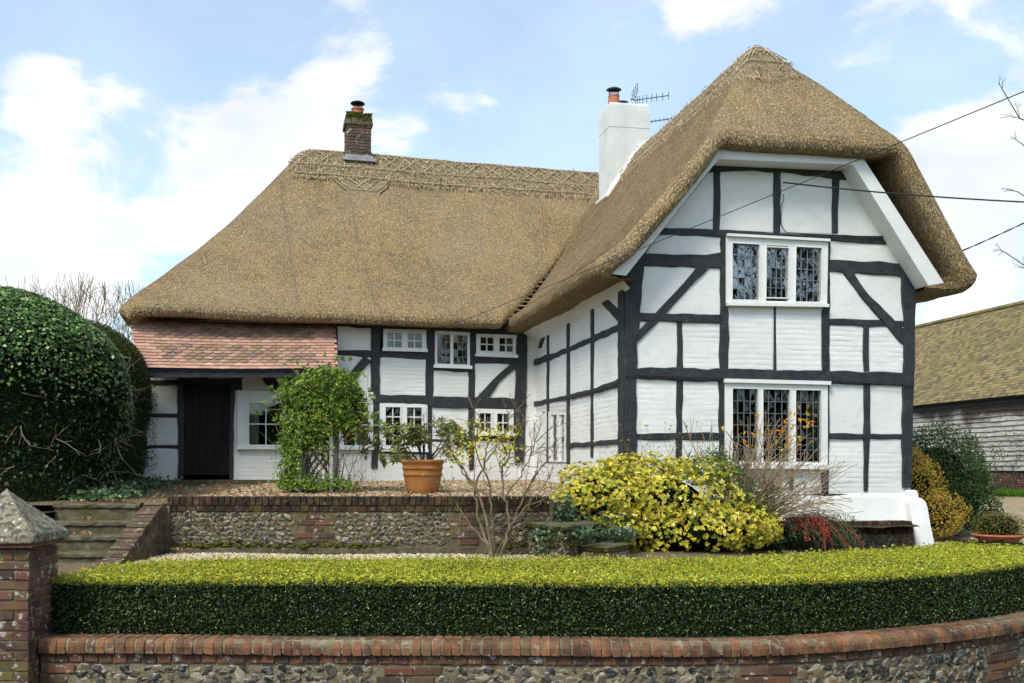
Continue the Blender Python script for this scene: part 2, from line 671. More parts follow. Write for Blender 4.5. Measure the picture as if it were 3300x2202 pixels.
    c = M.mix(M.ramp(M.noise(19, 4, .6), [(.66, 0.0), (.71, .8)]), c, (.42, .40, .33))
    M.color(c)
    M.bump(M.noise(40, 5), .7, .01)
    g['stone'] = M.m
    M = Mat('moss_cushion', .95, .1)
    M.color(M.ramp(M.noise(40, 4), [(.3, (.035, .045, .008)), (.6, (.12, .125, .02)), (.8, (.19, .18, .04))]))
    M.bump(M.noise(90, 3), 1.0, .02)
    g['moss'] = M.m
    # ground
    M = Mat('pea_gravel', .9, .2)
    v = M.new('ShaderNodeTexVoronoi')
    v.inputs['Scale'].default_value = 46
    M.link(M.pos, v.inputs['Vector'])
    c = M.ramp(M.math('FRACT', M.math('MULTIPLY', v.outputs['Distance'], 9.0)), [(0, (.12, .085, .05)), (.5, (.25, .185, .11)), (1, (.38, .30, .20))])
    c = M.mix(M.ramp(v.outputs['Distance'], [(.25, 0.0), (.6, .8)]), c, (.06, .045, .025))
    c = M.mix(M.ramp(M.noise(1.5, 5, .6), [(.5, 0.0), (.75, .6)]), c, (.15, .095, .05))
    M.color(c)
    M.bump(v.outputs['Distance'], -.9, .02)
    g['gravel'] = M.m
    M = Mat('garden_soil', .95, .1)
    M.color(M.ramp(M.noise(14, 6, .7), [(.3, (.03, .022, .013)), (.6, (.085, .062, .036)), (.8, (.15, .11, .065))]))
    M.bump(M.noise(25, 6), 1.0, .04)
    g['soil'] = M.m
    M = Mat('worn_drive', .95, .1)
    c = M.ramp(M.noise(10, 6, .7), [(.3, (.20, .155, .095)), (.6, (.36, .29, .19)), (.8, (.45, .38, .27))])
    c = M.mix(M.ramp(M.noise(.8, 4, .6), [(.50, 0.0), (.62, .8)]), c, (.13, .135, .04))
    M.color(c)
    M.bump(M.noise(30, 5), .8, .02)
    g['drive'] = M.m
    M = Mat('meadow_ground', .95, .1)
    M.color(M.ramp(M.noise(2, 6, .6), [(.3, (.035, .06, .014)), (.7, (.075, .11, .025))]))
    M.bump(M.noise(20, 5), .8, .05)
    g['meadow'] = M.m
    M = Mat('road_asphalt', .9, .2)
    M.color(M.ramp(M.noise(40, 5, .7), [(.3, (.035, .035, .034)), (.7, (.065, .063, .06))]))
    M.bump(M.noise(120, 3), .6, .01)
    g['asphalt'] = M.m
    M = Mat('pebble', .8, .25)
    M.color(M.attr('tint', 'Color'))
    g['pebble'] = M.m
    # small things
    M = Mat('old_terracotta', .75, .25)
    c = M.ramp(M.noise(6, 5, .6), [(.3, (.33, .12, .03)), (.55, (.46, .18, .05)), (.75, (.52, .24, .09))])
    c = M.mix(M.ramp(M.noise(3.0, 5, .65), [(.44, 0.0), (.64, .6)]), c, (.15, .075, .02))
    c = M.mix(M.ramp(M.noise(5.5, 4, .6), [(.64, 0.0), (.74, .5)]), c, (.55, .40, .26))
    M.color(c)
    M.bump(M.noise(35, 4), .3, .008)
    g['terracotta'] = M.m
    M = Mat('chimney_pot_clay', .7, .3)
    M.color(M.ramp(M.noise(9, 4), [(.3, (.36, .115, .06)), (.7, (.46, .165, .09))]))
    g['pot_clay'] = M.m
    M = Mat('sooty_steel', .5, .5)
    M.color((.03, .028, .027))
    M.b.inputs['Metallic'].default_value = .5
    g['steel'] = M.m
    M = Mat('sheet_lead', .6, .4)
    M.color(M.ramp(M.noise(9, 4), [(.3, (.22, .22, .22)), (.7, (.36, .36, .35))]))
    g['sheet_lead'] = M.m
    M = Mat('weathered_white_render', .8, .2)
    c = M.ramp(M.noise(3, 5), [(.3, (.58, .585, .58)), (.7, (.70, .70, .69))])
    c = M.mix(M.ramp(M.noise(17, 5, .7), [(.62, 0.0), (.7, .5)]), c, (.36, .34, .31))
    M.color(c)
    M.bump(M.noise(25, 5), .5, .015)
    g['chimney_white'] = M.m
    M = Mat('black_cable', .6, .3)
    M.color((.012, .012, .013))
    g['cable'] = M.m
    M = Mat('old_trellis_wood', .8, .2)
    M.color(M.ramp(M.noise(15, 4), [(.3, (.32, .31, .28)), (.7, (.50, .48, .44))]))
    g['trellis'] = M.m
    for nm, a, b in (('bark', (.045, .035, .026), (.13, .105, .075)), ('bark_pale', (.20, .145, .085), (.46, .36, .24)), ('bark_mid', (.10, .072, .045), (.27, .205, .13)), ('bark_dark', (.012, .010, .008), (.04, .032, .025)), ('twig_red', (.10, .045, .022), (.28, .16, .08))):
        M = Mat(nm + '_wood', .85, .15)
        M.color(M.ramp(M.noise(12, 5), [(.3, a), (.7, b)]))
        g[nm] = M.m
    g['leaf'] = leaf_mat('leaf_matt', .5, .32, .35)
    g['leaf_box'] = leaf_mat('leaf_box', .30, .34, .5)
    g['leaf_gloss'] = leaf_mat('leaf_glossy', .33, .15, .5)
    g['needle'] = leaf_mat('yew_needle', .55, .12, .3)
    M = Mat('foliage_shade', .95, .05)
    M.color((.010, .013, .006))  # near-black so that the colour gives the shade inside the foliage
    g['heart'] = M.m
    return g


G = mk_materials()


# ---------------------------------------------------------------- foliage builders
def pick(pal, n, jit=.18):
    pal = np.array([p[:3] for p in pal]), np.array([p[3] for p in pal], float)
    i = rng.choice(len(pal[0]), n, p=pal[1] / pal[1].sum())
    c = pal[0][i] * (1 + rng.normal(0, jit, (n, 1))) * (1 + rng.normal(0, jit * .35, (n, 3)))
    return np.clip(c, .002, .9)


def leaf_arrays(P, N, L, asp=.5, pal=None, spread=.6, fold=.12, tint=None, up=0.0, T=None):
    """A folded leaf of two triangles pairs at each point P, roughly facing N."""
    n = len(P)
    N = norm(N + rng.normal(0, spread, (n, 3)) + np.array([0, 0, up]))
    if T is None:
        T = rng.normal(0, 1, (n, 3))
    T = norm(T - (T * N).sum(1, keepdims=True) * N)
    S = np.cross(N, T)
    L = (np.broadcast_to(L, (n,)) * np.clip(rng.normal(1, .22, n), .5, 1.7))[:, None]
    W = L * asp
    a = P - T * L * .5
    d = P + T * L * .5 - N * L * fold * .6
    b = P + S * W * .5 + N * L * fold - T * L * .06
    c = P - S * W * .5 + N * L * fold - T * L * .06
    V = np.stack([a, b, d, c], 1).reshape(-1, 3)
    i = np.arange(n)[:, None] * 4
    F = np.concatenate([i + np.array([[0, 1, 2]]), i + np.array([[0, 2, 3]])])
    if tint is None:
        tint = pick(pal, n)
    return V, F, np.repeat(tint, 4, 0)


def leaves_mb(mb, P, N, L, **kw):
    V, F, t = leaf_arrays(np.asarray(P, float), np.asarray(N, float), L, **kw)
    mb.add(V, F, tint=t)


def rosettes(mb, P, N, L, k=7, asp=.5, pal=None, cup=.45, tint=None, jit=.15):
    """Sprays of k leaves radiating from each shoot tip P pointing along N."""
    n = len(P)
    N = norm(N + rng.normal(0, .35, (n, 3)))
    A = norm(np.cross(N, rng.normal(size=(n, 3))))
    B = np.cross(N, A)
    th = (np.arange(k) * 2.4)[None] + rng.random((n, 1)) * 6.28 + rng.normal(0, .2, (n, k))
    rad = np.cos(th)[..., None] * A[:, None] + np.sin(th)[..., None] * B[:, None]
    T = norm(rad + N[:, None] * (cup + rng.normal(0, .2, (n, k)))[..., None])
    Ln = L * (.7 + .5 * rng.random((n, k)))[..., None]
    Pn = P[:, None] + T * Ln * .5 + N[:, None] * (rng.random((n, k)) * L * .5 - L * .3)[..., None]
    Nn = norm(N[:, None] - T * (N[:, None] * T).sum(-1, keepdims=True) + 1e-3)
    if tint is None:
        t = pick(pal, n, .12)[:, None] * (1 + rng.normal(0, jit, (n, k, 1)))
    else:
        t = tint[:, None] * (1 + rng.normal(0, jit, (n, k, 1)))
    leaves_mb(mb, Pn.reshape(-1, 3), Nn.reshape(-1, 3), Ln.reshape(-1), asp=asp, spread=.18, tint=np.clip(t, .002, .9).reshape(-1, 3), T=T.reshape(-1, 3), fold=.12)


def segs_mesh(segs, sides=4, name='branches', mat=None):
    """segs: list of (p0, p1, r0, r1)"""
    P0 = np.array([s[0] for s in segs])
    P1 = np.array([s[1] for s in segs])
    R0 = np.array([s[2] for s in segs])
    R1 = np.array([s[3] for s in segs])
    T = norm(P1 - P0)
    ref = np.where(np.abs(T[:, 2:3]) < .8, np.array([[0, 0, 1.0]]), np.array([[1.0, 0, 0]]))
    A = norm(np.cross(T, ref))
    B = np.cross(T, A)
    th = np.arange(sides) * 2 * np.pi / sides
    ring = np.cos(th)[None, :, None] * A[:, None] + np.sin(th)[None, :, None] * B[:, None]
    V = np.concatenate([P0[:, None] + R0[:, None, None] * ring, P1[:, None] + R1[:, None, None] * ring], 1)
    n = len(segs)
    i = np.arange(n)[:, None] * (2 * sides)
    j = np.arange(sides)[None]
    j2 = (j + 1) % sides
    Q = np.stack([i + j, i + j2, i + sides + j2, i + sides + j], -1).reshape(-1, 4)
    return make_mesh(name, V.reshape(-1, 3), Q, mat, True)


def grow(p, d, length, r, depth, segs, tips, bend=.25, up=.05, fork=(2, 3), ratio=.72, rr=.62, spread=.6, nseg=3, rmin=.0012):
    """A branch of nseg bent pieces that forks at its end and puts out side shoots."""
    d = np.asarray(d, float) / np.linalg.norm(d)
    p = np.asarray(p, float)
    step = length / nseg
    for k in range(nseg):
        d = d + GR.normal(0, bend, 3) * .5 + np.array([0, 0, up])
        d /= np.linalg.norm(d)
        q = p + d * step
        r2 = max(r * (1 - (1 - rr) * .35), rmin)
        segs.append((p, q, r, r2))
        p, r = q, r2
        if depth > 0 and k < nseg - 1 and GR.random() < .55:
            e = d + GR.normal(0, spread, 3)
            grow(p, e, length * ratio * .75, r * rr * .8, depth - 1, segs, tips, bend, up, fork, ratio, rr, spread, nseg, rmin)
    if depth > 0:
        for _ in range(GR.integers(fork[0], fork[1] + 1)):
            e = d + GR.normal(0, spread, 3)
            grow(p, e, length * ratio, max(r * rr, rmin), depth - 1, segs, tips, bend, up, fork, ratio, rr, spread, nseg, rmin)
    else:
        tips.append((p, d))


GR = np.random.default_rng(11)


def mound(c, rad, n, lump=.16, freq=3.0, shell=.25, zmin=-.9, top_bias=0.0):
    """Points and outward normals through the outer shell of a lumpy ellipsoid."""
    D = norm(rng.normal(size=(n, 3)) + np.array([0, 0, top_bias]))
    D = D[D[:, 2] > zmin]
    q = 1 + lump * noise3(D * freq + np.asarray(c)) + lump * .5 * noise3(D * freq * 2.7)
    s = 1 - shell * rng.random(len(D)) ** 1.6
    P = np.asarray(c) + D * np.asarray(rad) * (q * s)[:, None]
    return P, norm(D / np.asarray(rad))

# ================================================================ large structure: ground, cottage
class Plane:
    def __init__(self, p, q):
        """vertical plane through ground points p -> q (left to right as seen)"""
        self.p = np.array([p[0], p[1], 0.0])
        d = np.array([q[0] - p[0], q[1] - p[1], 0.0])
        self.L = np.linalg.norm(d)
        self.u = d / self.L
        self.n = np.array([self.u[1], -self.u[0], 0.0])       # towards the viewer
        if self.n @ (-self.p) < 0:
            self.n = -self.n

    def px(self, xy, out=0.0):
        """3300 px wide view -> point on the plane moved out by `out` metres"""
        xy = np.asarray(xy, float).reshape(-1, 2)
        d = np.stack([(xy[:, 0] - CX) / F_PX, np.ones(len(xy)), (HY - xy[:, 1]) / F_PX], -1)
        P = d * ((self.p @ self.n) / (d @ self.n))[:, None]
        return P + self.n * out

    def uv(self, P):
        P = np.asarray(P)
        return (P - self.p) @ self.u, P[..., 2]

    def pt(self, u, z, out=0.0):
        return self.p + self.u * u + self.n * out + np.array([0, 0, z])


FL = np.array([1.553, 13.70])      # front left corner of the wing
FR = np.array([5.874, 14.50])      # front right corner
BC = np.array([0.432, 18.60])      # inner corner with the main range
U_M = np.array([.966, .258])
N_M = np.array([-.258, .966])
GAB = Plane(FL, FR)
SIDE = Plane(BC, FL)
MAIN = Plane(BC - 7.02 * U_M, BC)


def zt(y):        # terrace level
    return -.42 + .031 * (y - 11.8)


def gz(x, y):     # lower garden and drive level
    x = np.asarray(x, float)
    y = np.asarray(y, float)
    z = -1.02 - .15 * sstep(1, 5.5, x) + .42 * sstep(15.5, 27, y) * sstep(4, 7, x) - .05 * sstep(10.5, 9, y)
    return z + .03 * noise2(x * .9, y * .9)


def wall_curve(x):
    """front wall coping: depth of its face at x"""
    X = [-4.6, -3.6, -1.23, 1.06, 2.05, 2.78, 3.64, 4.42, 5.3, 6.4, 7.6]
    Y = [7.62, 7.58, 7.51, 7.44, 7.50, 7.70, 8.10, 8.60, 9.28, 10.2, 11.3]
    return np.interp(x, X, Y)


def curve_pts(step, x0=-3.62, x1=6.2):
    xs = np.linspace(x0, x1, 600)
    ys = wall_curve(xs)
    for _ in range(14):
        ys[1:-1] = (ys[:-2] + 2 * ys[1:-1] + ys[2:]) / 4
    # extra smoothing of the kinks
    k = np.ones(41) / 41
    yp = np.pad(ys, 20, mode='edge')
    yp[:20] = ys[0] - (np.arange(20, 0, -1)) * (ys[1] - ys[0])
    yp[-20:] = ys[-1] + np.arange(1, 21) * (ys[-1] - ys[-2])
    ys = np.convolve(yp, k, 'valid')
    s = np.r_[0, np.cumsum(np.hypot(np.diff(xs), np.diff(ys)))]
    t = np.arange(0, s[-1], step)
    P = np.stack([np.interp(t, s, xs), np.interp(t, s, ys)], -1)
    T = norm(np.gradient(P, axis=0))
    return P, T, t


def grid_mesh(P):
    n, m = P.shape[:2]
    i = np.arange(n - 1)[:, None] * m
    j = np.arange(m - 1)[None]
    return P.reshape(-1, 3), np.stack([i + j, i + j + 1, i + m + j + 1, i + m + j], -1).reshape(-1, 4)


def sheet(name, xs, ys, zf, mat, kind='structure', label=None):
    X, Y = np.meshgrid(xs, ys)
    Z = zf(X, Y)
    V = np.stack([X, Y, Z], -1).reshape(-1, 3)
    n, m = X.shape
    i = np.arange(n - 1)[:, None] * m
    j = np.arange(m - 1)[None]
    Q = np.stack([i + j, i + j + 1, i + m + j + 1, i + m + j], -1).reshape(-1, 4)
    o = obj(name, make_mesh(name, V, Q, mat, True))
    return props(o, label=label, kind=kind)


def build_ground():
    far = np.r_[np.linspace(-900, -60, 12), np.linspace(-50, 50, 21), np.linspace(60, 900, 12)]
    sheet('ground', far, np.r_[np.linspace(-600, -40, 10), np.linspace(-30, 60, 16), np.linspace(80, 1400, 14)], lambda x, y: -2.3 - .0 * x, G['meadow'])
    sheet('road', np.linspace(-40, 40, 81), np.linspace(-6, 7.45, 28), lambda x, y: -2.2 + .012 * noise2(x, y), G['asphalt'])

    def garden(x, y):
        yy = np.maximum(y, wall_curve(x) + .18)
        return gz(x, yy)
    xs = np.r_[np.linspace(-5.3, 9, 120), np.linspace(9.3, 40, 50)]
    X, Y = np.meshgrid(xs, np.linspace(0, 1, 130))
    Yw = wall_curve(X) + .62 + np.maximum(X - 7.6, 0) * 1.0
    Yr = Yw + (60 - Yw) * Y ** 2
    Z = gz(X, Yr) - .15
    n, m = X.shape
    i = np.arange(n - 1)[:, None] * m
    j = np.arange(m - 1)[None]
    Q = np.stack([i + j, i + j + 1, i + m + j + 1, i + m + j], -1).reshape(-1, 4)
    Z = gz(X, Yr)
    props(obj('gravel_path', make_mesh('gravel_path', np.stack([X, Yr, Z], -1).reshape(-1, 3), Q, G['gravel'], True)), kind='structure')
    sheet('drive', np.linspace(7.6, 16, 60), np.linspace(15.2, 26.2, 80), lambda x, y: gz(x, y) + .012, G['drive'])
    Xu, Y = np.meshgrid(np.linspace(0, 1, 60), np.linspace(11.95, 18.7, 70))
    X = -4.10 + Xu * (np.minimum(.52 + (Y - 11.8) * .56, np.minimum(1.62, 1.553 - (Y - 13.7) * .2286)) + 4.10 + .02)
    V, Q = grid_mesh(np.stack([X, Y, zt(Y) + .012 * noise2(X * 3, Y * 3)], -1))
    props(obj('terrace_ground', make_mesh('terrace_ground', V, Q, G['gravel'], True)), kind='structure')
    sheet('hedge_bank', np.linspace(-9, -4.11, 40), np.linspace(11.64, 19, 60), lambda x, y: zt(y) + .02 * noise2(x * 2, y * 2) - .002, G['gravel'])
    sheet('side_bank', np.linspace(-9, -5.33, 20), np.linspace(8.2, 11.7, 24), lambda x, y: -.5 - .25 * sstep(11.6, 8.2, y) + .05 * noise2(x * 2, y * 2), G['soil'])
    # planting bed along the foot of the gable
    P = np.array([[1.1, 12.75], [5.62, 13.62], [5.80, 14.55], [1.45, 13.80]])
    a, b = np.meshgrid(np.linspace(0, 1, 40), np.linspace(0, 1, 10))
    Q2 = (1 - a)[..., None] * (1 - b)[..., None] * P[0] + a[..., None] * (1 - b)[..., None] * P[1] + a[..., None] * b[..., None] * P[2] + (1 - a)[..., None] * b[..., None] * P[3]
    Z = -.80 + .03 * noise2(Q2[..., 0] * 4, Q2[..., 1] * 4)
    n, m = a.shape
    i = np.arange(n - 1)[:, None] * m
    j = np.arange(m - 1)[None]
    Q = np.stack([i + j, i + j + 1, i + m + j + 1, i + m + j], -1).reshape(-1, 4)
    props(obj('bed_ground', make_mesh('bed_ground', np.concatenate([Q2, Z[..., None]], -1).reshape(-1, 3), Q, G['soil'], True)), kind='structure')


build_ground()

HOUSE = thing('cottage', 'thatched black and white timber framed cottage with a projecting half hipped gable', 'cottage', (1.0, 16.0, -.3))


# ---- infill panels and timbers
def panel(pl, quad, brick=1.0, name='infill_panel', parent=None, out=0.0, mat=None):
    """Infill between timbers: a relief grid of limewashed brickwork (brick=1) or smooth render (brick=0)."""
    C = pl.px(quad, out)
    w = max(np.linalg.norm(C[1] - C[0]), np.linalg.norm(C[2] - C[3]))
    h = max(np.linalg.norm(C[3] - C[0]), np.linalg.norm(C[2] - C[1]))
    nx, nz = max(3, int(w / .019)), max(3, int(h / .0125))
    a, b = np.meshgrid(np.linspace(0, 1, nx), np.linspace(0, 1, nz))
    a, b = a[..., None], b[..., None]
    P = (1 - a) * (1 - b) * C[0] + a * (1 - b) * C[1] + a * b * C[2] + (1 - a) * b * C[3]
    u, z = pl.uv(P)
    zz = z + .010 * noise2(u * 5, z * 2)
    row = np.floor(zz / .073)
    fz = zz / .073 - row
    uu = u / .225 + .5 * (row % 2) + .06 * noise2(row * 7.3, u * 0 + 3.1)
    fu = uu - np.floor(uu)
    dz = np.minimum(fz, 1 - fz) * .073
    du = np.minimum(fu, 1 - fu) * .225
    amp = np.clip(.55 + 1.5 * noise2(u * 3.1 + 40, z * 6 + 9), .05, 1.2)
    j = np.exp(-(dz / .0075) ** 2) * amp + .35 * np.exp(-(du / .008) ** 2) * amp * np.clip(noise2(u * 4, z * 4) + .5, 0, 1)
    face = .004 * (noise2(np.floor(uu) * 3.7, row * 5.1))
    hgt = brick * (-.0058 * np.clip(j, 0, 1.2) + face) + .012 * noise2(u * 2.2, z * 2.2) + .004 * noise2(u * 9, z * 9)
    edge = np.minimum(np.minimum(a, 1 - a) * w, np.minimum(b, 1 - b) * h)[..., 0]
    hgt = hgt - .018 * np.exp(-(edge / .02) ** 2)
    V = (P + pl.n * hgt[..., None]).reshape(-1, 3)
    i = np.arange(nz - 1)[:, None] * nx
    jj = np.arange(nx - 1)[None]
    Q = np.stack([i + jj, i + nx + jj, i + nx + jj + 1, i + jj + 1], -1).reshape(-1, 4)
    # returns into the wall so that the panel has thickness
    loop = np.r_[np.arange(nx), np.arange(1, nz) * nx + nx - 1, np.arange(nx - 2, -1, -1) + (nz - 1) * nx, np.arange(nz - 2, 0, -1) * nx]
    B = V[loop] - pl.n * .10
    k = len(V)
    l2 = np.roll(loop, -1)
    m = np.arange(len(loop))
    Q2 = np.stack([loop, l2, k + np.roll(m, -1), k + m], -1)
    return obj(name, make_mesh(name, np.concatenate([V, B]), [np.concatenate([Q, Q2])], mat or G['white'], True), parent or HOUSE)


_bn = [0]


def beam(pl, Lp, Rp, proud=.016, name='timber_post', back=.09, jit=.0065, parent=None, mat=None):
    """A hewn timber between two edge lines given in the picture, lying in the wall plane."""
    _bn[0] += 1
    proud = proud + .0013 * (_bn[0] % 9)
    L, R = pl.px(Lp), pl.px(Rp)

    def resample(P, n):
        s = np.r_[0, np.cumsum(np.linalg.norm(np.diff(P, axis=0), axis=1))]
        t = np.linspace(0, s[-1], n)
        return np.stack([np.interp(t, s, P[:, k]) for k in range(3)], -1)
    ln = np.linalg.norm(np.diff(L, axis=0), axis=1).sum()
    n = max(4, int(ln / .10))
    L, R = resample(L, n), resample(R, n)
    ac = norm(R - L)
    wob = rng.normal(0, jit, (n, 2))
    wob = (wob + np.roll(wob, 1, 0)) * .6
    L = L + ac * wob[:, :1]
    R = R + ac * wob[:, 1:]
    w = np.linalg.norm(R - L, axis=1)[:, None]
    ch = np.minimum(.010, w * .18)
    pr = proud + rng.normal(0, .0022, (n, 4, 1))
    rows = [L - pl.n * back, L + pl.n * (pr[:, 0] - .010), L + ac * ch + pl.n * pr[:, 1], R - ac * ch + pl.n * pr[:, 2], R + pl.n * (pr[:, 3] - .010), R - pl.n * back]
    V = np.stack(rows, 1).reshape(-1, 3)
    i = np.arange(n - 1)[:, None] * 6
    k = np.arange(6)[None]
    k2 = (k + 1) % 6
    Q = np.stack([i + k, i + 6 + k, i + 6 + k2, i + k2], -1).reshape(-1, 4)
    hexs = np.array([[0, 1, 2, 3, 4, 5], [5 + (n - 1) * 6 - q for q in range(6)]])
    return obj(name, make_mesh(name, V, [Q, hexs], mat or G['timber'], False), parent or HOUSE)


def build_gable_wall():
    P, B = panel, beam
    g = GAB
    # infill, row by row
    for q, br in [
        ([(2300, 535), (2312, 535), (2312, 748), (2128, 748)], .15), ([(2308, 535), (2505, 540), (2505, 755), (2308, 750)], .15),
        ([(2502, 540), (2694, 548), (2692, 760), (2502, 755)], .15), ([(2690, 560), (2728, 560), (2866, 772), (2690, 768)], .15),
        ([(2128, 742), (2332, 745), (2332, 842), (2066, 842)], .2), ([(2668, 762), (2852, 772), (2918, 862), (2668, 856)], .2),
        ([(2030, 838), (2328, 840), (2326, 1028), (2030, 1024)], .25), ([(2668, 855), (2930, 866), (2930, 1046), (2668, 1040)], .2),
        ([(2030, 1018), (2192, 1020), (2192, 1206), (2030, 1204)], .5), ([(2188, 1018), (2330, 1020), (2328, 1208), (2188, 1206)], .9),
        ([(2338, 975), (2498, 976), (2498, 1210), (2338, 1208)], .8), ([(2496, 976), (2660, 978), (2660, 1212), (2496, 1210)], .8),
        ([(2662, 1036), (2792, 1040), (2792, 1216), (2662, 1214)], 1.1), ([(2788, 1040), (2930, 1044), (2930, 1218), (2788, 1216)], 1.1),
        ([(2030, 1204), (2192, 1208), (2192, 1408), (2030, 1408)], .8), ([(2188, 1208), (2326, 1208), (2330, 1408), (2188, 1408)], .8),
        ([(2664, 1214), (2794, 1216), (2794, 1408), (2664, 1408)], .12), ([(2790, 1216), (2926, 1218), (2926, 1410), (2790, 1408)], .12),
        ([(2030, 1405), (2190, 1405), (2190, 1608), (2030, 1608)], .8), ([(2186, 1405), (2336, 1405), (2345, 1606), (2186, 1608)], .8),
        ([(2326, 1495), (2553, 1500), (2553, 1604), (2326, 1606)], .8), ([(2550, 1500), (2662, 1500), (2662, 1602), (2550, 1604)], .8),
        ([(2658, 1405), (2794, 1405), (2794, 1604), (2658, 1604)], 1.1), ([(2788, 1405), (2922, 1406), (2922, 1604), (2788, 1604)], 1.1),
    ]:
        P(g, q, br)
    post, rail, brace = 'timber_post', 'timber_rail', 'timber_brace'
    B(g, [(2012, 850), (2012, 1000), (2012, 1200), (2012, 1600)], [(2075, 850), (2063, 1000), (2051, 1110), (2049, 1600)], .030, post)
    B(g, [(2902, 862), (2901, 930), (2906, 1010), (2912, 1085), (2910, 1200), (2904, 1350), (2906, 1572)], [(2950, 862), (2949, 990), (2946, 1085), (2945, 1200), (2940, 1350), (2933, 1572)], .030, post)
    B(g, [(2324, 758), (2320, 870), (2318, 1010), (2317, 1192)], [(2339, 758), (2339, 984), (2348, 994), (2346, 1192)], .012, post)
    B(g, [(2314, 1226), (2315, 1400), (2318, 1600)], [(2337, 1226), (2337, 1500), (2337, 1600)], .012, post)
    B(g, [(2661, 772), (2661, 984), (2648, 994), (2647, 1194)], [(2675, 772), (2674, 870), (2674, 1194)], .012, post)
    B(g, [(2659, 1230), (2659, 1510), (2646, 1516), (2646, 1596)], [(2673, 1230), (2671, 1510), (2670, 1596)], .012, post)
    B(g, [(2781, 1046), (2781, 1196)], [(2799, 1046), (2800, 1196)], .010, post)
    B(g, [(2782, 1236), (2783, 1400), (2781, 1582)], [(2803, 1236), (2803, 1400), (2797, 1582)], .011, post)
    B(g, [(2181, 1036), (2181, 1190)], [(2198, 1036), (2201, 1190)], .010, post)
    B(g, [(2180, 1222), (2178, 1400), (2177, 1520)], [(2202, 1222), (2199, 1400), (2197, 1520)], .011, post)
    B(g, [(2493, 985), (2493, 1194)], [(2501, 985), (2502, 1194)], .008, post, jit=.003)
    B(g, [(2546, 1508), (2543, 1560), (2546, 1580)], [(2560, 1508), (2557, 1560), (2556, 1580)], .010, post)
    B(g, [(2300, 548), (2299, 650), (2297, 742)], [(2324, 548), (2322, 650), (2319, 742)], .010, post)
    B(g, [(2491, 545), (2491, 752)], [(2516, 545), (2513, 752)], .010, post)
    B(g, [(2680, 565), (2679, 750)], [(2705, 570), (2699, 751)], .010, post)
    B(g, [(2048, 1186), (2317, 1188), (2500, 1192), (2914, 1200)], [(2048, 1222), (2317, 1230), (2500, 1232), (2914, 1242)], .024, 'girding_beam')
    B(g, [(2052, 1007), (2317, 1014)], [(2052, 1034), (2317, 1042)], .016, rail)
    B(g, [(2672, 1027), (2908, 1034)], [(2672, 1048), (2908, 1055)], .016, rail)
    B(g, [(2040, 818), (2200, 821), (2325, 815)], [(2040, 858), (2235, 864), (2325, 865)], .022, 'tie_beam')
    B(g, [(2672, 838), (2898, 847), (2925, 850)], [(2672, 875), (2750, 882), (2925, 892)], .022, 'tie_beam')
    B(g, [(2138, 735), (2297, 739), (2490, 750), (2680, 757), (2856, 764)], [(2118, 757), (2322, 764), (2490, 774), (2675, 777), (2868, 788)], .019, 'collar_beam')
    B(g, [(2290, 528), (2500, 538), (2716, 546)], [(2278, 556), (2425, 552), (2520, 557), (2680, 576), (2732, 582)], .020, 'collar_beam')
    B(g, [(2244, 862), (2160, 957), (2112, 1010), (2086, 1034), (2050, 1074)], [(2286, 862), (2182, 965), (2150, 1009), (2120, 1036), (2050, 1107)], .020, brace)
    B(g, [(2710, 874), (2788, 977), (2837, 1029), (2863, 1060), (2900, 1105), (2914, 1113)], [(2748, 880), (2800, 957), (2835, 987), (2879, 1031), (2912, 1062), (2914, 1066)], .020, brace)
    B(g, [(2048, 1396), (2314, 1394)], [(2048, 1417), (2316, 1419)], .015, rail)
    B(g, [(2669, 1397), (2906, 1400)], [(2669, 1414), (2906, 1416)], .015, rail)
    B(g, [(2048, 1596), (2422, 1596), (2650, 1592), (2800, 1591), (2902, 1596)], [(2048, 1613), (2422, 1611), (2650, 1607), (2750, 1606), (2825, 1600), (2902, 1601)], .014, 'sill_beam')
    # battered plinth and corner buttress
    n = 60
    u = np.linspace(-.02, GAB.L - .02, n)
    prof = [(.0, -.355), (.022, -.395), (.035, -.44), (.07, -.60), (.12, -.78), (.15, -.95), (.16, -1.35), (-.1, -1.35)]
    V = np.array([[GAB.pt(a, z + .008 * noise2(a * 3, k * 1.7), o + .016 * noise2(a * 2.3, z * 5)) for o, z in prof] for k, a in enumerate(u)]).reshape(-1, 3)
    m = len(prof)
    i = np.arange(n - 1)[:, None] * m
    j = np.arange(m - 1)[None]
    Q = np.stack([i + j, i + m + j, i + m + j + 1, i + j + 1], -1).reshape(-1, 4)
    obj('plinth', make_mesh('plinth', V, Q, G['white'], True), HOUSE)

    def taper(name, rows):
        """rows of rectangles (u0,u1,out0,out1,z) bottom to top, rounded by a subdivision"""
        V, Q = [], []
        rows = [r for r in rows]
        for (a, b, c, d, z) in rows:
            ring = []
            for (x0, y0, x1, y1) in ((a, d, b, d), (b, d, b, c), (b, c, a, c), (a, c, a, d)):
                for t in np.linspace(0, 1, 7)[:-1]:
                    uu, oo = x0 + (x1 - x0) * t, y0 + (y1 - y0) * t
                    ring.append(GAB.pt(uu + .026 * noise2(uu * 6 + 3, z * 7), z, oo + .026 * noise2(uu * 8, z * 8 + 5)))
            V += ring
        k = 24
        for r in range(len(rows) - 1):
            for q in range(k):
                Q.append((r * k + q, r * k + (q + 1) % k, (r + 1) * k + (q + 1) % k, (r + 1) * k + q))
        top = [[(len(rows) - 1) * k + q for q in range(k)]]
        obj(name, make_mesh(name, V, [np.array(Q), np.array(top)], G['white'], False), HOUSE)
    W = GAB.L
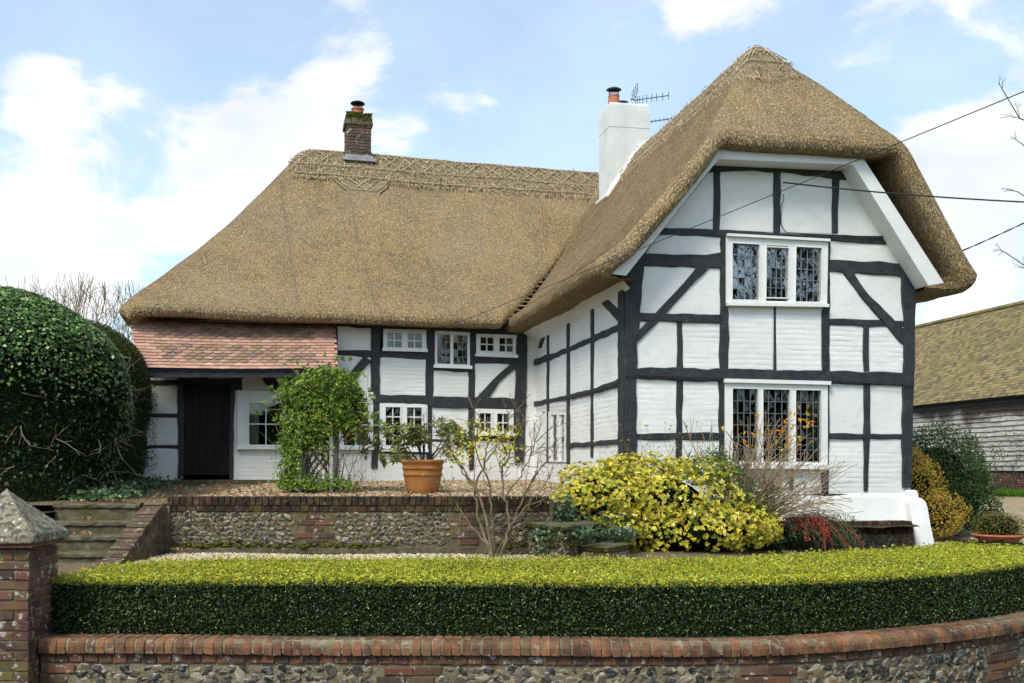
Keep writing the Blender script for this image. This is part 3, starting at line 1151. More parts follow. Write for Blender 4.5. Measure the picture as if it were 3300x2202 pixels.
    taper('buttress', [(W - .20, W + .135, -.3, .40, -1.45), (W - .19, W + .115, -.3, .34, -1.15), (W - .20, W + .09, -.3, .26, -.80), (W - .205, W + .075, -.3, .20, -.58), (W - .20, W + .06, -.3, .175, -.49), (W - .18, W + .03, -.3, .12, -.435), (W - .14, W + .0, -.3, .08, -.42)])
    taper('buttress', [(W - .165, W + .015, -.2, .075, -.47), (W - .165, W + .01, -.2, .07, -.38), (W - .16, W - .0, -.2, .06, -.335), (W - .14, W - .02, -.2, .04, -.315)])


build_gable_wall()


def build_side_wall():
    s = SIDE

    def R1(x): return np.interp(x, [1724, 1770, 1837, 1916, 1995, 2013], [1168, 1153, 1125, 1091, 1057, 1049])
    def R2(x): return np.interp(x, [1724, 1770, 1837, 1916, 1996, 2013], [1302, 1292, 1279, 1260, 1234, 1229])
    def R3(x): return np.interp(x, [1724, 1837, 1913, 1995, 2013], [1446, 1436, 1430, 1423, 1421])
    def T(x): return np.interp(x, [1700, 1724, 2013], [1040, 1030, 850])
    def Bt(x): return np.interp(x, [1700, 1724, 2013], [1592, 1592, 1618])
    xs = [1722, 1768, 1833, 1910, 2011]
    for k in range(4):
        a, b = xs[k] - 2, xs[k + 1] + 2
        for f, h, br in ((T, R1, .15), (R1, R2, .7), (R2, R3, 1.0), (R3, Bt, .9)):
            if k == 1 and f is R2:
                panel(s, [(a, R2(a) - 4), (b, R2(b) - 4), (b, 1322), (a, 1328)], .9)
                continue
            if k == 1 and f is R3:
                panel(s, [(a, 1486), (b, 1492), (b, Bt(b)), (a, Bt(a))], .8)
                continue
            panel(s, [(a, f(a) - 3), (b, f(b) - 3), (b, h(b) + 3), (a, h(a) + 3)], br)
    B = beam
    B(s, [(1996, 850), (1996, 1618)], [(2013, 850), (2013, 1618)], .028, 'timber_post')
    B(s, [(1904, 925), (1905, 1100), (1905, 1474)], [(1915, 925), (1914, 1100), (1913, 1474)], .013, 'timber_post')
    B(s, [(1828, 970), (1828, 1496)], [(1838, 970), (1837, 1496)], .013, 'timber_post')
    B(s, [(1764, 1010), (1763, 1292)], [(1771, 1010), (1770, 1292)], .012, 'timber_post')
    B(s, [(1764, 1292), (1764, 1492)], [(1770, 1292), (1770, 1492)], .010, 'timber_post')
    rx = np.array([1724, 1770, 1837, 1916, 1998])
    for f, t in ((R1, (21, 19, 16, 19, 22)), (R2, (17, 12, 15, 17, 25))):
        c = np.array([f(x) for x in rx])
        t = np.array(t) / 2
        B(s, np.c_[rx, c - t], np.c_[rx, c + t], .017, 'timber_rail')
    B(s, [(1836, 1428), (1913, 1423), (1998, 1415)], [(1836, 1444), (1913, 1438), (1998, 1431)], .016, 'timber_rail')
    B(s, [(1937, 938), (1998, 1006)], [(1916, 950), (1998, 1044)], .019, 'timber_brace')
    B(s, [(1735, 1122), (1762, 1040)], [(1746, 1122), (1775, 1040)], .019, 'timber_brace')


build_side_wall()


def build_main_wall():
    m = MAIN
    for q, br in [
        ([(1080, 1030), (1202, 1035), (1202, 1142), (1080, 1138)], .15), ([(1080, 1136), (1206, 1138), (1206, 1300), (1080, 1300)], .1),
        ([(1214, 1145), (1384, 1148), (1384, 1296), (1214, 1290)], .9), ([(1385, 1185), (1520, 1188), (1520, 1300), (1385, 1298)], .7),
        ([(1520, 1155), (1672, 1160), (1672, 1304), (1520, 1300)], .7), ([(1386, 1296), (1518, 1300), (1518, 1424), (1386, 1422)], .8),
        ([(1200, 1452), (1386, 1456), (1386, 1590), (1200, 1590)], .7), ([(1382, 1416), (1518, 1418), (1518, 1590), (1382, 1590)], .7),
        ([(1514, 1400), (1672, 1404), (1672, 1590), (1514, 1590)], .7), ([(1668, 1040), (1730, 1045), (1730, 1594), (1668, 1592)], .5),
        ([(436, 1225), (582, 1226), (582, 1342), (436, 1340)], .5), ([(436, 1336), (580, 1338), (580, 1444), (436, 1442)], .8),
        ([(436, 1440), (580, 1440), (580, 1590), (436, 1590)], .8), ([(436, 1195), (765, 1195), (765, 1232), (436, 1232)], .1),
        ([(748, 1195), (916, 1196), (916, 1262), (748, 1262)], .1), ([(912, 1196), (1090, 1200), (1090, 1262), (912, 1262)], .1),
        ([(748, 1256), (772, 1256), (772, 1590), (748, 1590)], .2), ([(766, 1444), (1206, 1448), (1206, 1590), (766, 1590)], .7), ([(436, 1030), (1085, 1035), (1085, 1200), (436, 1200)], .1),
    ]:
        panel(m, q, br)
    B = beam
    B(m, [(1195, 1035), (1193, 1270), (1203, 1290), (1204, 1447), (1197, 1455), (1196, 1509)], [(1230, 1035), (1223, 1150), (1222, 1300), (1223, 1447), (1219, 1455), (1217, 1509)], .022, 'timber_post')
    B(m, [(1371, 1040), (1371, 1278)], [(1400, 1040), (1396, 1278)], .014, 'timber_post')
    B(m, [(1375, 1300), (1375, 1484)], [(1393, 1300), (1391, 1484)], .014, 'timber_post')
    B(m, [(1509, 1045), (1509, 1284)], [(1534, 1045), (1530, 1284)], .014, 'timber_post')
    B(m, [(1509, 1314), (1510, 1420), (1511, 1514)], [(1531, 1314), (1529, 1420), (1526, 1514)], .014, 'timber_post')
    B(m, [(1662, 1050), (1659, 1284), (1655, 1420), (1660, 1492)], [(1700, 1050), (1695, 1270), (1690, 1420), (1687, 1491)], .024, 'timber_post')
    B(m, [(1200, 1270), (1370, 1276), (1510, 1281), (1664, 1284)], [(1200, 1298), (1376, 1304), (1392, 1314), (1509, 1317), (1664, 1318)], .026, 'girding_beam')
    B(m, [(1084, 1129), (1195, 1131), (1374, 1134)], [(1084, 1145), (1195, 1150), (1374, 1158)], .017, 'timber_rail')
    B(m, [(1394, 1184), (1514, 1187)], [(1394, 1196), (1514, 1198)], .012, 'timber_rail')
    B(m, [(1530, 1150), (1666, 1152)], [(1530, 1171), (1666, 1173)], .015, 'timber_rail')
    B(m, [(1528, 1400), (1658, 1403)], [(1528, 1420), (1658, 1424)], .012, 'timber_rail')
    B(m, [(1390, 1416), (1514, 1418)], [(1390, 1422), (1514, 1424)], .010, 'timber_rail')
    B(m, [(1216, 1455), (1378, 1458)], [(1216, 1462), (1378, 1464)], .010, 'timber_rail')
    B(m, [(1060, 1030), (1400, 1040), (1730, 1050)], [(1060, 1052), (1400, 1066), (1730, 1078)], .028, 'wall_plate_shade')  # black strip for the plate and the shadow under the eaves
    B(m, [(1174, 1147), (1150, 1172), (1122, 1210), (1100, 1240)], [(1197, 1166), (1166, 1192), (1147, 1222), (1125, 1252)], .020, 'timber_brace')
    B(m, [(1650, 1168), (1590, 1224), (1532, 1284)], [(1664, 1184), (1607, 1233), (1574, 1284)], .019, 'timber_brace')
    B(m, [(1073, 1040), (1080, 1200)], [(1089, 1040), (1084, 1200)], .014, 'timber_post')
    # in the shade of the tiled roof
    B(m, [(436, 1226), (585, 1226)], [(436, 1240), (585, 1241)], .016, 'timber_rail')
    B(m, [(436, 1333), (576, 1332)], [(436, 1345), (576, 1345)], .016, 'timber_rail')
    B(m, [(436, 1436), (576, 1435)], [(436, 1446), (576, 1447)], .016, 'timber_rail')
    B(m, [(571, 1190), (572, 1300), (574, 1542)], [(594, 1190), (594, 1300), (594, 1542)], .024, 'door_post')
    B(m, [(740, 1236), (738, 1400), (738, 1542)], [(756, 1236), (754, 1400), (750, 1542)], .020, 'door_post')
    B(m, [(590, 1220), (760, 1220)], [(590, 1238), (760, 1240)], .022, 'door_post')
    B(m, [(757, 1195), (757, 1258)], [(781, 1195), (781, 1258)], .015, 'timber_post')
    B(m, [(843, 1216), (873, 1260)], [(884, 1216), (914, 1260)], .018, 'timber_brace')
    B(m, [(920, 1196), (920, 1262)], [(940, 1196), (940, 1262)], .015, 'timber_post')
    # boarded door
    d = obj('door', MB(), HOUSE) if False else None
    mb = MB()
    q = np.array([(594, 1238), (740, 1240), (740, 1532), (594, 1530)], float)
    C0, C1 = m.px(q, -.05), m.px(q, -.10)
    mb.add(np.concatenate([C0, C1]), np.array([[0, 1, 2, 3], [7, 6, 5, 4], [0, 4, 5, 1], [1, 5, 6, 2], [2, 6, 7, 3], [3, 7, 4, 0]]))
    door = obj('door', mb.mesh('door', G['door']), HOUSE)
    for k in range(6):
        a, b = k / 6 + .006, (k + 1) / 6 - .006
        top = q[0] + (q[1] - q[0]) * np.array([[a], [b]])
        bot = q[3] + (q[2] - q[3]) * np.array([[a], [b]])
        pq = np.array([top[0], top[1], bot[1], bot[0]])
        C0, C1 = m.px(pq, -.028 - .004 * (k % 2)), m.px(pq, -.06)
        mb = MB()
        mb.add(np.concatenate([C0, C1]), np.array([[0, 1, 2, 3], [7, 6, 5, 4], [0, 4, 5, 1], [1, 5, 6, 2], [2, 6, 7, 3], [3, 7, 4, 0]]))
        obj('door_board', mb.mesh('door_board', G['door']), door)
    mb = MB()
    c = m.px([(725, 1400)], -.005)[0]
    mb.tube([c + np.array([0, 0, .05]), c + m.n * .04 + np.array([0, 0, .02]), c + m.n * .04 - np.array([0, 0, .05]), c - np.array([0, 0, .08])], .008)
    obj('handle', mb.mesh('handle', G['steel'], True), door)
    mb = MB()
    c = m.px([(430, 1548), (920, 1548)], .18)
    d = (c[1] - c[0])
    ang = math.atan2(d[1], d[0])
    cc = (c[0] + c[1]) / 2
    mb.box((cc[0], cc[1], zt(cc[1]) + .02), (np.linalg.norm(d), .5, .09), ang)
    obj('doorstep', mb.mesh('doorstep', G['stone']), HOUSE)
    # shell: dark rooms, back and end walls
    mb = MB()

    def wallbox(p, q, z0, z1, t, off):
        p, q = np.asarray(p, float), np.asarray(q, float)
        d = q - p
        L = np.linalg.norm(d)
        n = np.array([-d[1], d[0]]) / L
        c = (p + q) / 2 + n * off
        mb.box((c[0], c[1], (z0 + z1) / 2), (L, t, z1 - z0), math.atan2(d[1], d[0]))
    A = BC - 7.0 * U_M
    wallbox(A + N_M * .1, A + N_M * 5.7, -.8, 2.55, .2, 0)
    wallbox(A + N_M * 5.8, BC + 3.3 * U_M + N_M * 5.8, -.8, 2.6, .2, 0)
    wallbox(BC + 3.2 * U_M + N_M * .1, BC + 3.2 * U_M + N_M * 5.8, -.8, 2.6, .2, 0)
    b = (BC - FL) / np.linalg.norm(BC - FL)
    wallbox(FR + b * .05, FR + b * 10, -1.3, 2.7, .18, .12)
    obj('rear_wall', mb.mesh('rear_wall', G['white']), HOUSE)
    mb = MB()
    wallbox(A + N_M * 1.5, BC + U_M * 1.0 + N_M * 1.5, -.6, 2.5, .1, 0)
    a = (FR - FL) / np.linalg.norm(FR - FL)
    wallbox(FL + b * 2.0 + a * .9, FR + b * 2.0 - a * .3, -1.0, 4.2, .1, 0)
    wallbox(FL + b * .3 + a * 1.2, FL + b * 4.0 + a * 1.2, -1.0, 2.5, .1, 0)
    obj('inner_wall', mb.mesh('inner_wall', G['room']), HOUSE)


build_main_wall()


# ---- windows
def window(pl, quad, lights, bars='glazing', frame_w=None, sill=None, label=None, glass='glass', sash=.022, proud=.03, name='window', curtains=(), tilt=.0, hood=None):
    """quad: outer TL,TR,BR,BL in the 3300 px view; lights: (x0,y0,x1,y1,cols,rows) in the quad's averaged rectangle."""
    q = np.asarray(quad, float)
    x0, x1 = (q[0, 0] + q[3, 0]) / 2, (q[1, 0] + q[2, 0]) / 2
    y0, y1 = (q[0, 1] + q[1, 1]) / 2, (q[2, 1] + q[3, 1]) / 2

    def mp(x, y, out):
        a, b = (x - x0) / (x1 - x0), (y - y0) / (y1 - y0)
        p = (1 - a) * (1 - b) * q[0] + a * (1 - b) * q[1] + a * b * q[2] + (1 - a) * b * q[3]
        return pl.px([p], out)[0]

    def bar(mb, xa, ya, xb, yb, o0, o1):
        P = [mp(x, y, o) for o in (o1, o0) for (x, y) in ((xa, ya), (xb, ya), (xb, yb), (xa, yb))]
        mb.add(P, np.array([[0, 1, 2, 3], [7, 6, 5, 4], [0, 4, 5, 1], [1, 5, 6, 2], [2, 6, 7, 3], [3, 7, 4, 0]]))
    lights = sorted(lights)
    root_mb = MB()
    bar(root_mb, x0, y0, lights[0][0], y1, -.06, proud)
    bar(root_mb, lights[-1][2], y0, x1, y1, -.06, proud)
    for a, b in zip(lights[:-1], lights[1:]):
        bar(root_mb, a[2], y0 + .3, b[0], y1 - .3, -.06, proud - .002)
    ty = min(l[1] for l in lights)
    by = max(l[3] for l in lights)
    bar(root_mb, x0 + .3, y0, x1 - .3, ty, -.06, proud + .001)
    bar(root_mb, x0 + .3, by, x1 - .3, y1, -.06, proud + .001)
    w = obj(name, root_mb.mesh('window_frame', G['joinery']), HOUSE)
    if label:
        w['label'] = label
    ppm = abs(x1 - x0) / np.linalg.norm(mp(x1, y0, 0) - mp(x0, y0, 0))
    for (a, b, c, d, nc, nr) in lights:
        s = sash * ppm
        if s > 0:
            mb = MB()
            bar(mb, a - s, b - s, a, d + s, -.03, proud + .008)
            bar(mb, c, b - s, c + s, d + s, -.03, proud + .008)
            bar(mb, a, b - s, c, b, -.03, proud + .0075)
            bar(mb, a, d, c, d + s, -.03, proud + .0075)
            obj('casement', mb.mesh('casement', G['joinery']), w)
        t = (.010 if bars == 'glazing' else .0045) * ppm
        mb = MB()
        for k in range(1, nc):
            x = a + (c - a) * k / nc
            bar(mb, x - t, b, x + t, d, -.015, .012 if bars == 'glazing' else .004)
        for k in range(1, nr):
            y = b + (d - b) * k / nr
            bar(mb, a, y - t, c, y + t, -.014, .011 if bars == 'glazing' else .003)
        if nc > 1 or nr > 1:
            obj('glazing_bars' if bars == 'glazing' else 'lead_cames', mb.mesh('bars', G['joinery'] if bars == 'glazing' else G['lead']), w)
        for i in range(nc):
            for k in range(nr):
                xa, xb = a + (c - a) * i / nc, a + (c - a) * (i + 1) / nc
                ya, yb = b + (d - b) * k / nr, b + (d - b) * (k + 1) / nr
                mb = MB()
                e = rng.normal(0, tilt, 4)
                P = [mp(x, y, o) for o in (-.004, -.008) for (x, y) in ((xa, ya), (xb, ya), (xb, yb), (xa, yb))]
                P = np.array(P)
                P[:4] += pl.n * e[:, None]
                P[4:] += pl.n * e[:, None]
                mb.add(P, np.array([[0, 1, 2, 3], [7, 6, 5, 4]]))
                obj('pane', mb.mesh('pane', G[glass]), w)
    if sill:
        mb = MB()
        bar(mb, sill[0], sill[1], sill[2], sill[3], -.02, proud + .055)
        obj('sill', mb.mesh('sill', G['joinery']), w)
    if hood:
        mb = MB()
        bar(mb, hood[0], hood[1], hood[2], hood[3], -.02, proud + .045)
        obj('head_moulding', mb.mesh('head_moulding', G['joinery']), w)
    for (xa, xb, ya, yb, m) in curtains:
        n = 40
        V = []
        for k in range(n):
            x = xa + (xb - xa) * k / (n - 1)
            o = -.14 + .022 * math.sin(k * 1.25) + .01 * math.sin(k * .7 + 1)
            V += [mp(x, ya, o), mp(x, yb, o)]
        i = np.arange(n - 1)[:, None] * 2
        obj('curtain', make_mesh('curtain', V, i + np.array([[0, 2, 3, 1]]), G[m], True), w)
    return w


def build_windows():
    g, s, m = GAB, SIDE, MAIN
    window(g, [(2337, 757), (2665, 775), (2661, 992), (2337, 987)], [(2357, 793, 2443, 969, 4, 5), (2466, 800, 2537, 960, 4, 5), (2561, 794, 2642, 972, 4, 5)], 'lead', sill=(2337, 980, 2664, 990), hood=(2337, 765, 2665, 773), glass='glass_old', sash=.016, tilt=.0012, proud=.04,
           label='upper gable casement of three leaded lights', curtains=())
    window(g, [(2333, 1228), (2663, 1236), (2663, 1512), (2333, 1508)], [(2357, 1256, 2438, 1487, 4, 6), (2455, 1256, 2541, 1487, 4, 6), (2560, 1256, 2641, 1487, 4, 6)], 'lead', sill=(2331, 1496, 2663, 1511), hood=(2328, 1226, 2669, 1238), sash=.006, tilt=.002, proud=.045,
           label='large lower gable window of three leaded lights', curtains=[(2618, 2650, 1250, 1495, 'curtain_ochre'), (2350, 2372, 1250, 1495, 'curtain_brown')])
    window(m, [(1235, 1060), (1372, 1064), (1374, 1134), (1235, 1130)], [(1247, 1075, 1293, 1121, 2, 2), (1313, 1075, 1358, 1121, 2, 2)], sill=(1231, 1124, 1375, 1134), label='small upper casement with four panes in each half beside the tiled roof', curtains=[(1245, 1268, 1070, 1125, 'curtain_lace')])
    window(m, [(1401, 1066), (1513, 1072), (1513, 1186), (1401, 1182)], [(1408, 1079, 1451, 1174, 3, 4), (1460, 1079, 1506, 1174, 3, 4)], 'lead', sill=(1396, 1178, 1519, 1188), sash=.0, tilt=.0015, label='tall upper casement of two leaded lights under the eaves')
    window(m, [(1534, 1076), (1664, 1080), (1664, 1152), (1534, 1147)], [(1547, 1089, 1590, 1133, 2, 2), (1608, 1089, 1652, 1133, 2, 2)], sill=(1530, 1143, 1666, 1152), label='small upper casement next to the inner corner', curtains=[(1638, 1656, 1085, 1137, 'curtain_cream')])
    window(m, [(1223, 1294), (1377, 1296), (1377, 1458), (1223, 1455)], [(1242, 1313, 1289, 1436, 2, 4), (1311, 1313, 1358, 1436, 2, 4)], label='tall ground floor window behind the potted plant', sill=(1221, 1446, 1378, 1456), curtains=[(1238, 1252, 1310, 1440, 'curtain_brown')])
    window(m, [(1530, 1317), (1654, 1320), (1654, 1402), (1530, 1400)], [(1544, 1333, 1581, 1391, 2, 2), (1601, 1333, 1640, 1391, 2, 2)], sill=(1527, 1396, 1660, 1405), label='small ground floor casement below the brace', curtains=[(1620, 1645, 1328, 1395, 'curtain_brown'), (1540, 1560, 1328, 1395, 'curtain_brown')])
    window(m, [(765, 1258), (1202, 1264), (1202, 1449), (765, 1447)], [(803, 1302, 911, 1434, 2, 2), (955, 1302, 1062, 1434, 2, 2), (1108, 1302, 1186, 1434, 2, 2)], label='wide three light window under the tiled roof', sash=.03, curtains=[(800, 835, 1295, 1440, 'curtain_cream'), (1150, 1190, 1295, 1440, 'curtain_cream')], sill=(762, 1440, 1204, 1449))
    window(s, [(1771, 1326), (1827, 1326), (1827, 1490), (1771, 1488)], [(1779, 1337, 1797, 1484, 2, 5), (1805, 1337, 1822, 1484, 2, 5)], 'lead', sash=.0, tilt=.0015, proud=.022, label='narrow leaded window in the side wall of the wing', curtains=[(1780, 1785, 1330, 1485, 'curtain_lace')])


build_windows()


# ---- thatch
ZE_M, ZR_M = 2.70, 6.50
S0, S1 = -7.20, 3.4


def main_h(s, d, rnd=True):
    f = (d + .45) / 3.35
    k = (6.25 - d) / 3.35
    l = (s - S0) / 3.08
    r = smin(smin(f, k, .07), l, .10)
    pr = r - .055 * np.sin(np.pi * np.clip(r, 0, 1)) + .02
    z = ZE_M + (ZR_M - ZE_M) * pr
    if rnd:
        z = z + .035 * noise2(s * .8, d * .9) + .018 * noise2(s * 3.1, d * 3.1)
    return z


def main_pt(s, d):
    s, d = np.asarray(s, float), np.asarray(d, float)
    xy = BC + s[..., None] * U_M + d[..., None] * N_M
    return np.concatenate([xy, main_h(s, d)[..., None]], -1)


WW = GAB.L
A_W = np.array([*GAB.u[:2]])
B_W = norm(BC - FL)
B0, B1 = -.46, 9.6
ZR_W = 6.28


def wing_h(a, b, rnd=True):
    zl = np.interp(a, [-.52, -.2, .37, .9, 2.15, 4], [2.78, 3.02, 3.68, 4.35, 6.24, 9.0])
    zr = np.interp(a, [0.2, 2.15, 3.0, 3.85, 5.02], [7.9, 6.26, 5.58, 4.72, 2.80])
    zh = 4.62 + 1.72 * (b - B0)
    z = smin(smin(zl, zr, .35), zh, .22)
    if rnd:
        z = z + .03 * noise2(a * .9 + 20, b * .8) + .016 * noise2(a * 3.3, b * 3.3)
    return z


def wing_pt(a, b):
    a, b = np.asarray(a, float), np.asarray(b, float)
    xy = FL + a[..., None] * A_W + b[..., None] * B_W
    return np.concatenate([xy, wing_h(a, b)[..., None]], -1)


def smooth_loop(v, k):
    ker = np.hanning(2 * k + 3)[1:-1]
    ker /= ker.sum()
    p = np.pad(v, ((k, k), (0, 0)), mode='edge')
    return np.stack([np.convolve(p[:, c], ker, 'valid') for c in range(v.shape[1])], -1)


def skirt(P, O, D, prof, jit=.012):
    """Rounded cut edge of the thatch: rows of points leaving the boundary P outwards (O) and down (D)."""
    rows = []
    n = len(P)
    t = np.arange(n) * .09
    for k, (o, d) in enumerate(prof):
        w = jit * noise2(t * 3, t * 0 + k * .7) * 2 if k else 0
        rows.append(P + O * (o + w)[:, None] + D * d if k else P + O * o + D * d)
    return np.stack(rows, 0)


STRAW = []


def build_thatch():
    roof = obj('thatch_roof', make_mesh('tmp', np.zeros((3, 3)), np.array([[0, 1, 2]])), HOUSE)
    # main range
    ss = np.r_[np.linspace(S0, S0 + .5, 8)[:-1], np.arange(S0 + .5, S1, .09)]
    dd = np.r_[-.45, -.40, np.arange(-.33, 6.2, .09), 6.25]
    S, D = np.meshgrid(ss, dd)
    # round the plan of the hip corner
    r = .45
    cs, cd = S0 + r, -.45 + r
    inside = (S < cs) & (D < cd)
    ds, dd_ = (cs - S) / r, (cd - D) / r
    mx = np.maximum(np.maximum(ds, dd_), 1e-6)
    ln = np.maximum(np.hypot(ds, dd_), 1e-6)
    f = mx / ln
    S2 = np.where(inside, cs - ds * r * f, S)
    D2 = np.where(inside, cd - dd_ * r * f, D)
    cutr = cut_s(D) 
    S2 = np.minimum(S2, cutr)
    Pm = main_pt(S2, D2)
    Pm[..., 2] = np.where(inside, main_h(S, D), Pm[..., 2])
    mb = MB()
    V, Q = grid_mesh(Pm)
    mb.add(V, Q)
    STRAW.append((V, Q))
    edge = S2[0] < cutr[0] - 1e-6
    ne = int(edge.sum()) + 1
    nd = int((dd < 2.5).sum())
    loop = np.concatenate([Pm[::-1, 0], Pm[0, 1:ne], Pm[1:nd, -1]])
    T = norm(np.gradient(loop[:, :2], axis=0))
    O = np.c_[T[:, 1], -T[:, 0], np.zeros(len(T))]
    O = norm(smooth_loop(O, 4))
    prof = [(0, 0), (.055, .05), (.085, .11), (.085, .17), (.05, .225), (-.02, .255), (-.2, .24), (-.62, .16)]
    Dn = np.tile([0, 0, -1.0], (len(loop), 1))
    K = skirt(loop, O, Dn, prof)
    V, Q = grid_mesh(K)
    mb.add(V, Q[:, ::-1])
    STRAW.append((V, Q[:, ::-1]))
    # wing
    aa = np.r_[-.52, -.48, np.arange(-.42, 4.95, .08), 4.98, 5.02]
    bb = np.r_[B0, B0 + .03, np.arange(B0 + .08, 2.2, .07), np.arange(2.25, B1, .13)]
    A, B = np.meshgrid(aa, bb)
    Pw = wing_pt(A, B)
    V, Q = grid_mesh(Pw)
    mb.add(V, Q)
    STRAW.append((V, Q))
    left, front, right = Pw[::-1, 0], Pw[0, 1:], Pw[1:, -1]
    loop = np.concatenate([left, front, right])
    nl, nf, nr = len(left), len(front), len(right)
    O = np.zeros_like(loop)
    Dn = np.zeros_like(loop)
    a3 = np.array([*A_W, 0])
    b3 = np.array([*B_W, 0])
    O[:nl] = -a3
    Dn[:nl] = (0, 0, -1)
    O[nl:nl + nf] = -b3
    tz = np.gradient(front[:, 2], aa[1:])
    tl = np.hypot(1, tz)
    Dn[nl:nl + nf] = (tz / tl)[:, None] * a3 + np.array([0, 0, -1.0]) * (1 / tl)[:, None]
    O[nl + nf:] = a3
    Dn[nl + nf:] = (0, 0, -1)
    O = norm(smooth_loop(O, 4))
    Dn = smooth_loop(Dn, 5)
    prof = [(0, 0), (.05, .04), (.075, .09), (.08, .15), (.055, .21), (.0, .245), (-.14, .26), (-.60, .23)]
    K = skirt(loop, O, Dn, prof)
    V, Q = grid_mesh(K)
    mb.add(V, Q[:, ::-1])
    STRAW.append((V, Q[:, ::-1]))
    roof.data = mb.mesh('thatch_roof', G['thatch'], True)

    # straw ends standing off the coat
    mbs = MB()
    for V, Q in STRAW:
        a, b, c, d = (V[Q[:, k]] for k in range(4))
        nrm = np.cross(c - a, d - b)
        ar = np.linalg.norm(nrm, axis=1) / 2
        nrm = norm(nrm)
        cen = (a + b + c + d) / 4
        face = (nrm * norm(-cen)).sum(1)
        ar = np.where(face > -.12, ar, 0)
        n = int(ar.sum() * 2300)
        i = rng.choice(len(Q), n, p=ar / ar.sum())
        u, v = rng.random((2, n, 1))
        P = (1 - u) * (1 - v) * a[i] + u * (1 - v) * b[i] + u * v * c[i] + (1 - u) * v * d[i]
        N = nrm[i]
        T = np.array([0, 0, -1.0]) - N * (-N[:, 2:3])
        T = norm(T + rng.normal(0, .18, (n, 3)))
        T = norm(T - (T * N).sum(1, keepdims=True) * N)
        Sd = np.cross(N, T)
        L = rng.uniform(.016, .040, (n, 1))
        W = rng.uniform(.0022, .0042, (n, 1))
        lift = rng.uniform(.001, .007, (n, 1))
        t = pick([(.42, .30, .155, 4), (.34, .24, .12, 4), (.50, .375, .21, 2), (.18, .125, .06, 2.4), (.42, .345, .24, 1.2)], n, .2)
        Vs = np.stack([P - Sd * W, P + Sd * W, P + Sd * W + T * L + N * lift, P - Sd * W + T * L + N * lift], 1).reshape(-1, 3)
        mbs.add(Vs, np.arange(n)[:, None] * 4 + np.array([[0, 1, 2, 3]]), tint=np.repeat(t, 4, 0))
    o = obj('straw_ends', mbs.mesh('straw_ends', G['straw']), roof)
    o['kind'] = 'stuff'

    # combed ridges
    def ridge_strip(fn, xs, half, n=12, lift=.05, cross=None):
        rows = []
        for t in np.linspace(-1, 1, n * 2 + 1):
            rows.append(cross(xs, t))
        R = np.stack(rows, 0)
        return R
    mb = MB()
    s = np.arange(S0 + 2.86, 2.4, .06)
    rows = []
    for t in np.linspace(-.62, .62, 21):
        P = main_pt(s, 2.9 + t + 0 * s)
        e = 1 - sstep(.55, .62, abs(t))
        ends = sstep(0, .10, s - s[0])
        P[:, 2] += .055 * e * ends - .012 + .014 * noise2(s * 9, s * 0 + t * 5)
        rows.append(P)
    V, Q = grid_mesh(np.stack(rows, 0))
    mb.add(V, Q)
    # apron below the left chimney
    rr = []
    for k, w in ((.55, .58), (.70, .52), (.85, .33), (.92, .30)):
        sv = np.linspace(-2.97 - w, -2.97 + w, 24)
        P = main_pt(sv, 2.9 - k + 0 * sv)
        P[:, 2] += .045 if k < .9 else -.02
        rr.append(P)
    V, Q = grid_mesh(np.stack(rr, 0))
    mb.add(V, Q[:, ::-1])
    bq = np.r_[np.arange(.10, 1.2, .05), np.arange(1.25, 7.6, .09)]
    rows = []
    for t in np.linspace(-.50, .50, 21):
        P = wing_pt(2.15 + t + 0 * bq, bq)
        e = 1 - sstep(.44, .50, abs(t))
        P[:, 2] += .05 * e * sstep(.08, .22, bq) - .012 + .012 * noise2(bq * 9, bq * 0 + t * 5)
        rows.append(P)
    V, Q = grid_mesh(np.stack(rows, 0))
    mb.add(V, Q)
    ridge = obj('ridge', mb.mesh('ridge', G['ridge'], True), roof)
    # loose ends bristling out of the ridges
    mbs = MB()
    for V, Q in [(V, Q)] + [grid_mesh(np.stack([main_pt(s, 2.9 + t + 0 * s) + np.array([0, 0, .04]) for t in np.linspace(-.6, .05, 12)], 0))]:
        n = 2600 if V[:, 0].mean() > 1 else 5200
        P = V[rng.integers(0, len(V), n)] + rng.normal(0, .03, (n, 3)) * np.array([1, 1, .3])
        T = norm(np.array([0, -.55, -.75]) + rng.normal(0, .3, (n, 3)))
        Sd = norm(np.cross(T, np.array([0, -1.0, .3])))
        L, W = rng.uniform(.05, .13, (n, 1)), rng.uniform(.004, .008, (n, 1))
        t = pick([(.40, .32, .20, 3), (.29, .22, .135, 3), (.15, .105, .06, 1.5)], n, .2)
        N = np.cross(Sd, T)
        Vs = np.stack([P - Sd * W, P + Sd * W, P + Sd * W + T * L + N * .01, P - Sd * W + T * L + N * .01], 1).reshape(-1, 3)
        mbs.add(Vs, np.arange(n)[:, None] * 4 + np.array([[0, 1, 2, 3]]), tint=np.repeat(t, 4, 0))
    o = obj('ridge_straw', mbs.mesh('ridge_straw', G['straw']), roof)
    o['kind'] = 'stuff'

    # liggers: hazel rods pinned over the ridge
    def rod(P, r=.0085):
        mb = MB()
        mb.tube(P, r, 5)
        obj('hazel_rod', mb.mesh('hazel_rod', G['hazel'], True), roof)

    def mline(s0, d0, s1, d1, n=14, up=.062):
        t = np.linspace(0, 1, n)
        P = main_pt(s0 + (s1 - s0) * t, d0 + (d1 - d0) * t)
        P[:, 2] += up
        return P + np.array([0, -.02, 0])
    sa, sb = S0 + 2.92, 2.2
    for d in (2.80, 2.52, 2.33):
        for k in range(4):
            q0, q1 = sa + (sb - sa) * k / 4, sa + (sb - sa) * (k + 1) / 4
            rod(mline(q0, d, q1 + .05, d + rng.normal(0, .01), 24))
    nx = 15
